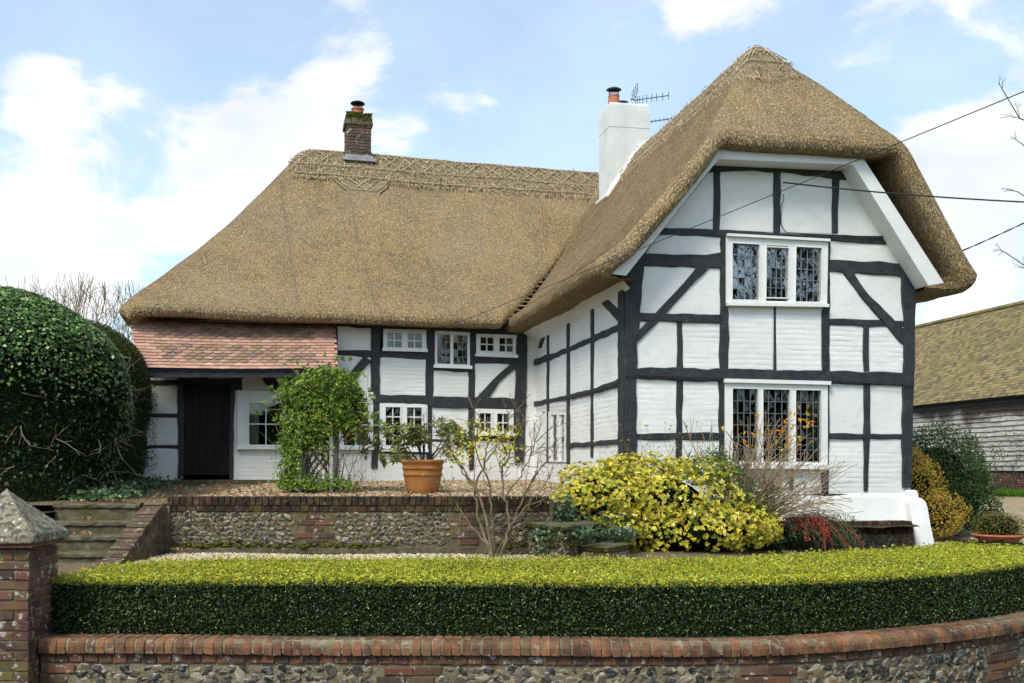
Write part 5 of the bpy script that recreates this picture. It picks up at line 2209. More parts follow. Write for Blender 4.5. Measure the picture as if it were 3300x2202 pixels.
def retaining(name, label, p, q, ztop, zbot, patches, end_quoin=False, mats=('brick_dark', 'brick_wall'), ledge=True, flint_range=None, thick=.24):
    fr, Ln = line_frame(p, q)
    root = thing(name, label, 'wall', (p[0], p[1], zbot))
    _, t, inw = fr(0)
    ang = math.atan2(t[1], t[0])
    c = (np.asarray(p) + q) / 2 + inw * (thick / 2 + .012)
    m = MB()
    m.box((c[0], c[1], (ztop + zbot) / 2 - .02), (Ln - .01, thick, ztop - zbot - .03), ang)
    obj('mortar', m.mesh('mortar', G['mortar']), root)
    E = brick_set('brick', .066, .215, .103, G[mats[0]], 6)
    H = brick_set('brick', .104, .10, .066, G[mats[0]], 6)
    L = brick_set('brick', .215, .09, .064, G[mats[1]], 5)
    s = .04
    while s < Ln - .03:
        lay(E, fr, s, ztop - .103, root, out=.014, jit=.004)
        s += .0755 + rng.normal(0, .001)
    s = .06
    while s < Ln - .04:
        lay(H, fr, s, ztop - .178, root, out=.006)
        s += .113 + rng.normal(0, .0015)
    zf = ztop - .19
    for (a, b) in patches:
        for r in range(int((zf - zbot) / .076)):
            z = zf - .076 - r * .076
            wseq = [a + .108, a + .337] if r % 2 else [a + .2225]
            for s in wseq:
                if s < b:
                    lay(L, fr, s, z, root)
    if end_quoin:
        Lq = brick_set('brick', .215, .10, .064, G['brick_wall'], 5)
        Hq = brick_set('brick', .104, .10, .064, G['brick_wall'], 5)
        for r in range(int((zf - zbot) / .075) + 1):
            z = zf - .07 - r * .0755
            lay(Lq if r % 2 else Hq, fr, Ln - (.108 if r % 2 else .053), z, root)
    def rej(s, z, r):
        return any(a - r < s < b + r for a, b in patches) or (end_quoin and s > Ln - .24)
    a, b = flint_range or (0.02, Ln - .04)
    place_flints(fr, a, b, zbot + .02, zf + .005, root, rej, 300, .021, .045, None, .056)
    if ledge:
        m = MB()
        c = (np.asarray(p) + q) / 2 - inw * .02
        m.box((c[0], c[1], zbot - .02), (Ln, .10, .07), ang)
        obj('footing', m.mesh('footing', G['stone']), root)
    return root


def build_terrace():
    retaining('terrace_wall', 'low flint retaining wall with dark brick coping in front of the gravel terrace', (-4.09, 11.78), (.50, 11.78), -.335, -.95, [(1.53, 1.97), (3.36, 3.78)])
    r = retaining('terrace_wall', 'low mossy flint wall at the foot of the gable under the shrubs', (1.32, 13.19), (5.66, 13.99), -.74, -1.22, [], True, ledge=False)
    fr, Ln = line_frame((5.66, 13.99), (5.56, 14.55))
    m = MB()
    m.box((5.56, 14.27, -.97), (.20, .56, .44), -.18)
    obj('end_return', m.mesh('end_return', G['mortar']), r)
    # the corner where the terrace turns back to the house
    root = thing('return_wall', 'short ivy grown flint wall turning back from the terrace towards the gable', 'wall', (.5, 11.8, -1.0))
    p, q = np.array([.515, 11.80]), np.array([1.33, 13.25])
    fr, Ln = line_frame(q, p)
    fr2, _ = line_frame(p, q)
    d = q - p
    m = MB()
    c = (p + q) / 2 + np.array([-d[1], d[0]]) / np.linalg.norm(d) * .12
    m.box((c[0], c[1], -.72), (Ln, .22, .60), math.atan2(d[1], d[0]))
    obj('mortar', m.mesh('mortar', G['mortar']), root)
    place_flints(fr2, .03, Ln - .03, -1.0, -.44, root, None, 300, .03, .055)
    # small flight of two stone slabs
    st = thing('stone_steps', 'two worn stone slabs on flint supports climbing beside the bare shrub', 'steps', (.8, 11.3, -1.05))

    def slab(P, z, t, nm='step_slab'):
        P = np.asarray(P, float)
        n = 8
        ring = []
        for a, b in zip(P, np.roll(P, -1, 0)):
            for f in np.linspace(0, 1, n, endpoint=False):
                ring.append(a + (b - a) * f)
        ring = np.array(ring)
        ring = ring + rng.normal(0, .008, ring.shape)
        k = len(ring)
        cen = ring.mean(0)
        rows = []
        for sc, zz in ((.985, z - t), (1.0, z - t + .012), (1.0, z - .012), (.985, z)):
            rr = cen + (ring - cen) * sc
            rows.append(np.c_[rr, zz + rng.normal(0, .003, k)])
        V = np.concatenate(rows)
        i = np.arange(k)
        Q = np.concatenate([np.stack([r * k + i, r * k + (i + 1) % k, (r + 1) * k + (i + 1) % k, (r + 1) * k + i], -1) for r in range(3)])
        obj(nm, make_mesh(nm, V, [Q, np.array([i + 3 * k]), np.array([i[::-1]])], G['stone'], False), st)
    s1 = [(.14, 11.70), (.56, 10.80), (1.02, 11.50), (.86, 12.25), (.52, 11.74)]
    s2 = [(.52, 11.40), (1.05, 10.80), (1.36, 11.40), (.98, 12.0)]
    slab(s1, -.628, .055)
    slab(s2, -.86, .055)
    def support(P, z0, z1, shrink=.90):
        P = np.asarray(P, float)
        cen = P.mean(0)
        P = cen + (P - cen) * shrink
        k = len(P)
        V = np.concatenate([np.c_[P, np.full(k, z0)], np.c_[P, np.full(k, z1)]])
        i = np.arange(k)
        Q = np.stack([i, (i + 1) % k, k + (i + 1) % k, k + i], -1)
        obj('support', make_mesh('support', V, [Q, np.array([i + k])], G['mortar'], False), st)
        for a, b in ((0, 1), (1, 2)):
            f0, Lq = line_frame(P[a], P[b])
            f = (lambda g: lambda s: (g(s)[0] - g(s)[2] * .012, g(s)[1], g(s)[2]))(f0)
            place_flints(f, .03, Lq - .03, z0 + .04, z1 - .02, st, lambda s, z, r: rng.random() < .2, 300, .03, .055)
    support(s1, -1.12, -.69)
    support(s2, -1.12, -.92)
    m = MB()
    m.box((1.15, 11.95, -.82), (.5, .4, .2), .5)
    obj('mossy_block', m.mesh('mossy_block', G['stone']), st)

    # the garden steps by the big hedge
    g = thing('garden_steps', 'flight of mossy stone steps beside the tall hedge with a sloping brick string', 'steps', (-4.8, 11, -1.1))
    zs = [-.413, -.603, -.748, -.909, -1.07]
    for k, z in enumerate(zs):
        y = 11.60 - .30 * k
        m = MB()
        n = 16
        prof = [(y + .42, z - .06), (y + .012, z - .06), (y - .004, z - .045), (y - .004, z - .014), (y + .010, z), (y + .42, z - .002)]
        V = []
        for x in np.linspace(-5.36, -4.345, n):
            for (a, b) in prof:
                V.append((x, a + rng.normal(0, .004), b + rng.normal(0, .0035)))
        V, Q = np.array(V), grid_mesh(np.array(V).reshape(n, 6, 3))[1]
        obj('tread', make_mesh('tread', V, Q, G['stone'], False), g)
        m.box((-4.85, y + .22, z - .155), (1.0, .40, .185))
        obj('riser', m.mesh('riser', G['stone']), g)
    E = brick_set('brick', .225, .075, .105, G['brick_string'], 6)
    a0, a1 = np.array([-4.22, 11.74, -.395]), np.array([-4.22, 10.28, -1.06])
    d = a1 - a0
    Ld = np.linalg.norm(d)
    d /= Ld
    upv = norm(np.cross(np.array([1.0, 0, 0]), -d))
    if upv[2] < 0:
        upv = -upv
    s = 0
    while s < Ld:
        c = a0 + d * s - upv * (.105 + rng.normal(0, .004)) + np.array([rng.normal(0, .004), 0, 0])
        put('brick', E[rng.integers(0, 6)], frame(c, np.array([1.0, 0, 0]), d, upv), g)
        s += .083
    V = np.array([(x, y, z) for x in (-4.325, -4.115) for (y, z) in ((11.74, -.49), (10.30, -1.155), (10.30, -1.4), (11.74, -1.4))])
    m = MB()
    m.box((-4.20, 12.0, -.75), (.30, .50, .62))
    obj('string_end', m.mesh('string_end', G['mortar']), g)
    obj('string_wall', make_mesh('string_wall', V, np.array([[0, 1, 2, 3], [7, 6, 5, 4], [0, 4, 5, 1], [1, 5, 6, 2], [2, 6, 7, 3], [3, 7, 4, 0]]), G['mortar']), g)
    Bs = brick_set('brick', .215, .06, .064, G['brick_string'], 4)
    f, Lq = line_frame((-4.112, 10.32), (-4.112, 11.74))
    for r in range(8):
        z = -1.10 + r * .076
        s = .1 + (.11 if r % 2 else 0)
        while s < Lq:
            if z + .07 < -1.16 + (s - .12) * (.665 / 1.44) + .0:
                lay(Bs, f, s, z, g)
            s += .228
    # brick edging along the right hand bed
    e = thing('edging', 'low brick edging between the right hand shrubs and the gravel', 'kerb', (6.8, 15.5, -1.15))
    p, q = np.array([6.60, 16.6]), np.array([6.92, 14.75])
    f, Lq = line_frame(p, q)
    B = brick_set('brick', .218, .10, .10, G['brick_dark'], 5)
    s = .11
    while s < Lq:
        pp, t, inw = f(s)
        z = float(gz(pp[0], pp[1]))
        lay(B, f, s, z - .01, e)
        s += .226


build_front_wall()
build_pier()
build_terrace()


# ================================================================ barn
def build_barn():
    W0 = np.array([14.4, 28.0])
    e = np.array([-.2118, .9773])
    r = np.array([.9773, .2118])
    root = thing('barn', 'weatherboarded barn with a mossy tiled roof behind the right hand shrubs', 'barn', (14.5, 30, -.75))

    def P(k, a, z):
        q = W0 + e * k + r * a
        return np.array([q[0], q[1], z])
    m = MB()
    pts = [P(k, a, z) for z in (-1.2, 2.05) for (k, a) in ((-6, .30), (13, .30), (13, 5.9), (-6, 5.9))]
    m.add(pts, np.array([[0, 1, 5, 4], [1, 2, 6, 5], [2, 3, 7, 6], [3, 0, 4, 7], [4, 5, 6, 7]]))
    obj('wall', m.mesh('wall', G['mortar']), root)
    # weatherboards
    for i in range(15):
        z0 = -.06 + i * .146
        k = -5.5 + rng.uniform(0, 2)
        while k < 11:
            L = rng.uniform(1.8, 3.6)
            k1 = min(k + L, 11)
            n = 8
            ks = np.linspace(k + .004, k1 - .004, n)
            w = .006 * rng.normal(size=n)
            rows = [[P(q, .30, z0 + .175) for q in ks], [P(q, .285, z0 + .175) for q in ks], [P(q, .235 + v, z0 + v) for q, v in zip(ks, w)], [P(q, .262 + v, z0 - .002 + v) for q, v in zip(ks, w)]]
            V, Q = grid_mesh(np.array(rows))
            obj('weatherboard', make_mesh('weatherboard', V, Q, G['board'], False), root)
            k = k1
    B = brick_set('brick', .215, .05, .064, G['brick_wall'], 6)
    f, Lq = line_frame(W0 + e * 5 + r * .285, W0 + e * -4 + r * .285)
    for rr in range(9):
        z = -.745 + rr * .0755
        s = 1.6 + (.11 if rr % 2 else 0)
        while s < 6.4:
            lay(B, f, s, z, root)
            s += .226
    # tiles
    run, rise = 3.15, 3.30
    rows = 37
    sl = math.hypot(run, rise)
    nrm = norm(np.array([*(-r * rise), run]))
    yv = norm(np.array([*(r * run), rise]))
    xv = np.array([*(-e), 0.0])

    def tile_mesh(seed):
        q = np.random.default_rng(seed)
        V, Q = chamfer_box(.160, .22, .022, .003, .002, seed)
        return V, Q
    TS = [tile_mesh(s) for s in range(4)]
    TM = [make_mesh('tile', V, Q, G['barn_tile']) for V, Q in TS]
    cand = []
    for i in range(rows):
        fr = i / rows
        for j in range(-30, 86):
            k = (j + (.5 if i % 2 else 0)) * .165
            cand.append((k, i, fr))
    vis = [c for c in cand if -.3 + 3.4 * c[2] < c[0] < 5.4 + 4.3 * c[2]]
    vis.sort(key=lambda c: c[0] - 3.4 * c[2])
    chosen = set((c[0], c[1]) for c in vis[:300])
    m = MB()
    roof = MB()
    pts = [P(-6, -.0, 2.03), P(13, -.0, 2.03), P(13, run, 2.03 + rise), P(-6, run, 2.03 + rise), P(13, 2 * run, 2.03), P(-6, 2 * run, 2.03)]
    roof.add(pts, np.array([[0, 1, 2, 3], [3, 2, 4, 5]]))
    ro = obj('roof', roof.mesh('roof', G['timber']), root)
    for (k, i, fr) in cand:
        p = P(k, run * fr, 2.05 + rise * fr) + nrm * (.012 + rng.uniform(0, .006))
        if k < -2 or k > 12:
            continue
        t = norm(yv + nrm * (-.085))
        z2 = norm(np.cross(xv, t))
        if z2 @ nrm < 0:
            z2 = -z2
        z2 = norm(z2 + xv * rng.normal(0, .02))
        if (k, i) in chosen:
            put('tile', TM[rng.integers(0, 4)], frame(p + nrm * .015, xv, t, z2), ro)
        else:
            V, Q = TS[rng.integers(0, 4)]
            W = p + nrm * .015 + V[:, :1] * xv + V[:, 1:2] * t + V[:, 2:] * z2
            m.add(W, Q, rnd=np.full(len(V), rng.random()))
    obj('tiles', m.mesh('tiles', G['barn_tile']), ro)['kind'] = 'stuff'
    th = np.linspace(-.2, math.pi + .2, 9)
    rowsr = [[(.0 + x, math.cos(t) * .12, math.sin(t) * .10) for t in th] for x in (-.16, .16)]
    V, Q = grid_mesh(np.array(rowsr))
    RM = make_mesh('ridge_tile', V, Q, G['barn_tile'], True)
    for k in np.arange(-2, 12, .33):
        put('ridge_tile', RM, frame(P(k, run, 2.08 + rise), xv, np.array([*r, 0]), np.array([0, 0, 1.0])), ro)
    m = MB()
    m.add([P(k, a, z) for k in (-5, 12) for (a, z) in ((.18, 1.90), (.28, 1.90), (.28, 2.06), (.18, 2.06))], np.array([[0, 1, 2, 3], [7, 6, 5, 4], [0, 4, 5, 1], [1, 5, 6, 2], [2, 6, 7, 3], [3, 7, 4, 0]]))
    obj('eaves_board', m.mesh('eaves_board', G['timber']), root)
    return P, e, r


BARN_P, _be, _br = build_barn()


# ================================================================ hedges, shrubs, trees
BOX_TOP_LIT = [(.50, .52, .030, 5), (.58, .55, .035, 4), (.34, .40, .030, 3), (.64, .56, .07, 2.4), (.15, .22, .022, 1.2), (.46, .30, .06, .15)]  # yellow new growth, with the light on the top put into the colours
BOX_SIDE_SHADED = [(.026, .054, .013, 5), (.050, .092, .020, 4), (.095, .15, .035, 2.2), (.012, .022, .007, 3), (.22, .27, .09, .7)]  # dark leaves: shade of the face and pale glints put into the colours
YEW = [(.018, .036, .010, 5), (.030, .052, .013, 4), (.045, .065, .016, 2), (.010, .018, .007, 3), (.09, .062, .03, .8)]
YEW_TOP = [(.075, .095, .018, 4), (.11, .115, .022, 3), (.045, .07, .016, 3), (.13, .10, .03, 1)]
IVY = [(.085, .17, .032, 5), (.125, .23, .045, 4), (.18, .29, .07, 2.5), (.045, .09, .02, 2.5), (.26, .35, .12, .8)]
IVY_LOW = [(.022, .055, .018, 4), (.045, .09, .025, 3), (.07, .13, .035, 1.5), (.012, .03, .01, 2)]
CLIMB = [(.11, .21, .024, 5), (.17, .29, .032, 4), (.24, .36, .045, 3), (.065, .125, .016, 3), (.34, .36, .05, 1.6), (.46, .40, .06, .6)]
GOLD = [(.66, .56, .05, 5), (.56, .50, .045, 4), (.74, .64, .13, 3), (.40, .42, .04, 3), (.20, .26, .03, 1.2), (.46, .33, .03, .6)]
GREEN = [(.07, .14, .025, 4), (.11, .20, .035, 4), (.17, .27, .05, 2), (.035, .075, .016, 3)]
RHODO = [(.14, .175, .035, 4), (.22, .24, .05, 4), (.32, .32, .085, 2), (.06, .085, .025, 3), (.42, .33, .05, .25)]
AUTUMN = [(.66, .38, .045, 4), (.56, .42, .06, 4), (.66, .27, .045, 2.5), (.36, .36, .06, 3), (.20, .23, .05, 2)]


def box_hedge():
    P, T, S = curve_pts(.02, -3.78, 7.6)
    inw = np.stack([-T[:, 1], T[:, 0]], -1)
    root = thing('box_hedge', 'long clipped box hedge with yellow green top and dark side above the front wall', 'hedge', (0, 8.5, -1.3))
    depth = np.interp(P[:, 0], [-3.78, -3.5, -2.9, 4, 5.5, 7.6], [1.2, 1.9, 2.15, 2.1, 1.8, 1.7])
    ztop = -.885

    def pos(k, v, d):
        """cross-section coordinate v 0..1 front, 1..2 top, 2..3 back; d pushed outwards"""
        f0 = P[k] + inw[k] * .26
        D = depth[k]
        o = np.zeros((len(k), 2))
        z = np.zeros(len(k))
        N = np.zeros((len(k), 3))
        fr = v < 1
        tp = (v >= 1) & (v < 2)
        bk = v >= 2
        rad = .05
        lean = .03
        z[fr] = -1.36 + (ztop + 1.36) * v[fr]
        q = f0 + inw[k] * (lean * np.clip(v, 0, 1) - 0)[:, None]
        tt = np.clip(v - 1, 0, 1)
        q = q + inw[k] * (tt * (D - lean))[:, None]
        z[tp] = ztop
        z[bk] = ztop - (v[bk] - 2) * .25
        N[fr, :2] = -inw[k][fr]
        N[tp, 2] = 1
        N[bk, :2] = inw[k][bk]
        # round the two upper arrises
        e = np.where(fr, (1 - v) * (ztop + 1.36), np.where(tp, np.minimum(tt, 1 - tt) * D, 9))
        w = np.clip(1 - e / rad, 0, 1)
        z = z - .022 * w ** 2
        N[fr, 2] += w[fr] * .9
        sgn = np.where(tt < .5, -1, 1)
        N[tp, :2] += (inw[k][tp] * (sgn[tp] * w[tp])[:, None])
        N = norm(N)
        und = .028 * noise2(S[k] * 1.1, v * 2.2) + .016 * noise2(S[k] * 4.3, v * 5 + 9)
        X = np.c_[q, z] + N * (d + und)[:, None]
        X[:, :2] += T[k] * (rng.random(len(k)) * .02 * (len(k) > 2000))[:, None]
        return X, N
    # dark inner shell standing for the shade between the leaves
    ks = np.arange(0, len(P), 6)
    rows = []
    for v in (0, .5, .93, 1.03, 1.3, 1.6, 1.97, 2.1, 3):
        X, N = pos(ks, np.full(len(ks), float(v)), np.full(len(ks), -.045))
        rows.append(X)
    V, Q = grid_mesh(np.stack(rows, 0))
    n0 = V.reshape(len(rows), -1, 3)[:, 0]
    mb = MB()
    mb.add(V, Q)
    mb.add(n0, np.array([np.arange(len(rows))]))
    obj('shade_core', mb.mesh('shade_core', G['heart']), root)
    # leaves
    mb = MB()
    n = 62000
    k = rng.integers(0, len(P), n)
    v = rng.random(n) ** .9
    X, N = pos(k, v, -.055 * rng.random(n) ** 1.3 + .012 * rng.normal(size=n))
    t = pick(BOX_SIDE_SHADED, n, .3)
    t2 = pick(BOX_TOP_LIT, n, .2)
    lit_young = rng.random(n) < np.clip((v - .93) / .07, 0, 1) ** 1.2 * .8 + .006  # young tips mixed with the painted brightness of the upper edge
    t[lit_young] = t2[lit_young]
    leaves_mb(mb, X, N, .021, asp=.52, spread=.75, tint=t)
    n = 2200         # stray shoots over the arris and top
    k = rng.integers(0, len(P), n)
    v = np.where(rng.random(n) < .5, 1.0 + .03 * rng.random(n), 1 + rng.random(n))
    X, N = pos(k, v, .012 + .03 * rng.random(n))
    rosettes(mb, X[P[k, 0] < 6.6], N[P[k, 0] < 6.6] + [0, 0, .8], .022, 6, .55, pal=BOX_TOP_LIT, cup=.6)
    n = 1200         # dead sprigs in the face
    k = rng.integers(0, len(P), n)
    X, N = pos(k, rng.random(n), .005 + .012 * rng.random(n))
    leaves_mb(mb, X, N, .03, asp=.22, spread=.8, pal=[(.22, .15, .06, 3), (.30, .22, .10, 2)])
    n = 118000
    k = rng.integers(0, len(P), n)
    v = 1 + rng.random(n)
    near = P[k, 0] < 6.6
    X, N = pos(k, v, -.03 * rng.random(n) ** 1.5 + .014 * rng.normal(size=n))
    t = pick(BOX_TOP_LIT, n, .18)
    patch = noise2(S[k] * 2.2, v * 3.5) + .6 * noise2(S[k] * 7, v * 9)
    dk = rng.random(n) < np.clip(.12 + .32 * patch, 0, .55)  # darker leaf colours stand for shaded gaps in the top
    t[dk] = pick(BOX_SIDE_SHADED, dk.sum(), .3) * 1.9
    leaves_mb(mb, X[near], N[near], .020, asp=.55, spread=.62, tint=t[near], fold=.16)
    n = 3000
    k = np.concatenate([np.zeros(n, int) + rng.integers(0, 3, n)])
    X, N = pos(k, 1 + rng.random(n), np.zeros(n))
    X[:, 2] -= rng.random(n) * .42
    X[:, 0] -= .03 * rng.random(n)
    leaves_mb(mb, X, np.tile([-1.0, 0, .1], (n, 1)), .021, asp=.52, spread=.7, tint=pick(BOX_SIDE_SHADED, n, .3))
    obj('leaves', mb.mesh('leaves', G['leaf_box']), root)


def big_hedges():
    def section(y0, y1, name, label, bulge, front):
        yc = (y0 + y1) / 2
        root = thing(name, label, 'hedge', (-5.9, yc, -.45))
        rad = 1.25 if front else .85

        def pos(y, w, d):
            """w arc length: up the right face, round the shoulder, over the top"""
            xr = -4.93 - .23 * (y - 12) + bulge
            zt_ = 2.20 if front else 2.08
            zb = -.62
            h = zt_ - rad - zb
            a = np.clip((w - h) / (rad * math.pi / 2), 0, 1) * math.pi / 2
            past = np.maximum(w - h - rad * math.pi / 2, 0)
            x = xr - rad * (1 - np.cos(a)) - past
            z = zb + np.minimum(w, h) + rad * np.sin(a)
            N = np.stack([np.cos(a), np.zeros_like(a), np.sin(a)], -1)
            x = x - .16 * sstep(.9, -.6, z)
            q = np.stack([x, y, z], -1)
            lump = .13 * noise3(q * 1.6) + .05 * noise3(q * 4.1)
            if front:
                e = np.clip(1 - (y - y0) / 1.3, 0, 1)          # quarter ellipse round to the front
                cf = np.sqrt(np.maximum(1 - e ** 2, 0))
                q[:, 0] -= 2.7 * (1 - cf)
                N = norm(N * np.stack([.25 + .75 * cf, cf, cf * .5 + .5], -1) + np.array([0, -1.3, 0]) * (e ** 1.5)[:, None])
            else:
                e = np.clip(1 - (y1 - y) / .5, 0, 1)
                q[:, 0] -= .3 * e ** 2
                q[:, 2] -= .12 * e ** 2 * sstep(.5, 2, z)
            return q + N * (lump + d)[:, None], N
        W = (2.20 if front else 2.08) - rad + .62 + rad * math.pi / 2 + 1.3
        ys = np.linspace(y0, y1, 40)
        if front:
            ys = np.r_[y0 + 1.3 * (1 - np.sin(np.linspace(math.pi / 2, 0, 22))), np.linspace(y0 + 1.35, y1, 18)]
        ws = np.linspace(0, W, 50)
        Yg, Wg = np.meshgrid(ys, ws)
        X, N = pos(Yg.ravel(), Wg.ravel(), np.full(Yg.size, -.10))
        V, Q = grid_mesh(X.reshape(50, 40, 3))
        mb = MB()
        mb.add(V, Q)
        if front:
            c = X.reshape(50, 40, 3)[:, 0]
            cap = np.concatenate([c, c * [0, 1, 1] + [-8.5, 0, 0]])
            i = np.arange(49)
            mb.add(cap, np.stack([i, i + 1, 50 + i + 1, 50 + i], -1))
        obj('inner_shade', mb.mesh('inner_shade', G['heart']), root)  # solid dark shell for the hedge's shaded depth, no modelled branches
        return root, pos, W, y0, y1
    # ivy covered front part
    root, pos, W, y0, y1 = section(11.70, 13.9, 'ivy_hedge', 'tall dark hedge with pale green ivy spilling over its top beside the garden steps', .06, True)
    mb = MB()
    def ysamp(n):
        return np.where(rng.random(n) < .5, y0 + 1.3 * (1 - np.sin(rng.random(n) * math.pi / 2)), rng.uniform(y0 + 1.2, y1, n))
    n = 56000
    y, w = ysamp(n), rng.uniform(0, W, n)
    X, N = pos(y, w, -.10 + .14 * rng.random(n))
    leaves_mb(mb, X, N, .055, asp=.20, spread=.9, pal=YEW, up=.15)
    obj('foliage', mb.mesh('foliage', G['needle']), root)
    mb = MB()
    n = 88000
    y, w = ysamp(n), W * rng.random(n)
    hx = w / W
    q = np.stack([y * 0, y, w], -1)
    dens = np.clip((hx - .28) * 3.0 + .9 * noise3(q * 2.1), .03, 1)
    keep = rng.random(n) < dens
    y, w, hx = y[keep], w[keep], hx[keep]
    X, N = pos(y, w, .02 + .08 * rng.random(len(y)))
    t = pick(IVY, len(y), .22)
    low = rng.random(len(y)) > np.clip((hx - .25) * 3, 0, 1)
    t[low] = pick(IVY_LOW, low.sum(), .25)  # darker palette paints the shade lower down, paler leaves the lit top
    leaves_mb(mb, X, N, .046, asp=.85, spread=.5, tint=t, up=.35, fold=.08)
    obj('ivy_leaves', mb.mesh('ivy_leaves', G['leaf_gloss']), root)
    segs, tips = [], []
    for k in range(46):
        y = GR.uniform(y0, y1)
        w = GR.uniform(.2, 2.2)
        X, N = pos(np.array([y]), np.array([w]), np.array([.03]))
        grow(X[0], N[0] * .5 + np.array([0, GR.normal(), -.2 + GR.normal()]), GR.uniform(.15, .4), .005, 1, segs, tips, .3, 0, (1, 2))
    obj('bare_twigs', segs_mesh(segs, 4, 'bare_twigs', G['bark_pale']), root, kind='stuff')
    # clipped yew behind it
    root, pos, W, y0, y1 = section(13.5, 16.6, 'yew_hedge', 'clipped olive topped yew hedge reaching the cottage wall behind the ivy', .02, False)
    mb = MB()
    n = 46000
    y, w = rng.uniform(y0, y1, n), rng.uniform(0, W, n)
    X, N = pos(y, w, -.07 + .10 * rng.random(n))
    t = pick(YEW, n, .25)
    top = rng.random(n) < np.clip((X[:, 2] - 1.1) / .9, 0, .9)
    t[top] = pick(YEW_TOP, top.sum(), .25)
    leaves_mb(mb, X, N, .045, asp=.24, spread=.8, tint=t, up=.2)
    n = 6000          # its far end
    z = rng.uniform(-.5, 2.1, n)
    X = np.stack([-5.95 - rng.random(n) * 1.4, 16.62 + .05 * rng.random(n), z], -1)
    leaves_mb(mb, X, np.tile([.4, 1.0, .1], (n, 1)), .045, asp=.24, spread=.8, pal=YEW)
    obj('foliage', mb.mesh('foliage', G['needle']), root)
    # ivy running over the ground at the foot of the hedge
    mb = MB()
    n = 2600
    y = rng.uniform(11.9, 16.2, n)
    x = -4.98 - .23 * (y - 12) + rng.normal(-.05, .22, n)
    X = np.stack([x, y, zt(y) + .03 + np.abs(rng.normal(0, .06, n))], -1)
    leaves_mb(mb, X, np.tile([.1, -.3, 1.0], (n, 1)), .055, asp=.85, spread=.5, pal=IVY_LOW + [(.09, .16, .04, 2)], fold=.06)
    props(obj('ground_ivy', mb.mesh('ground_ivy', G['leaf_gloss'])), 'ivy creeping over the ground at the foot of the hedge', 'ivy', kind='stuff')


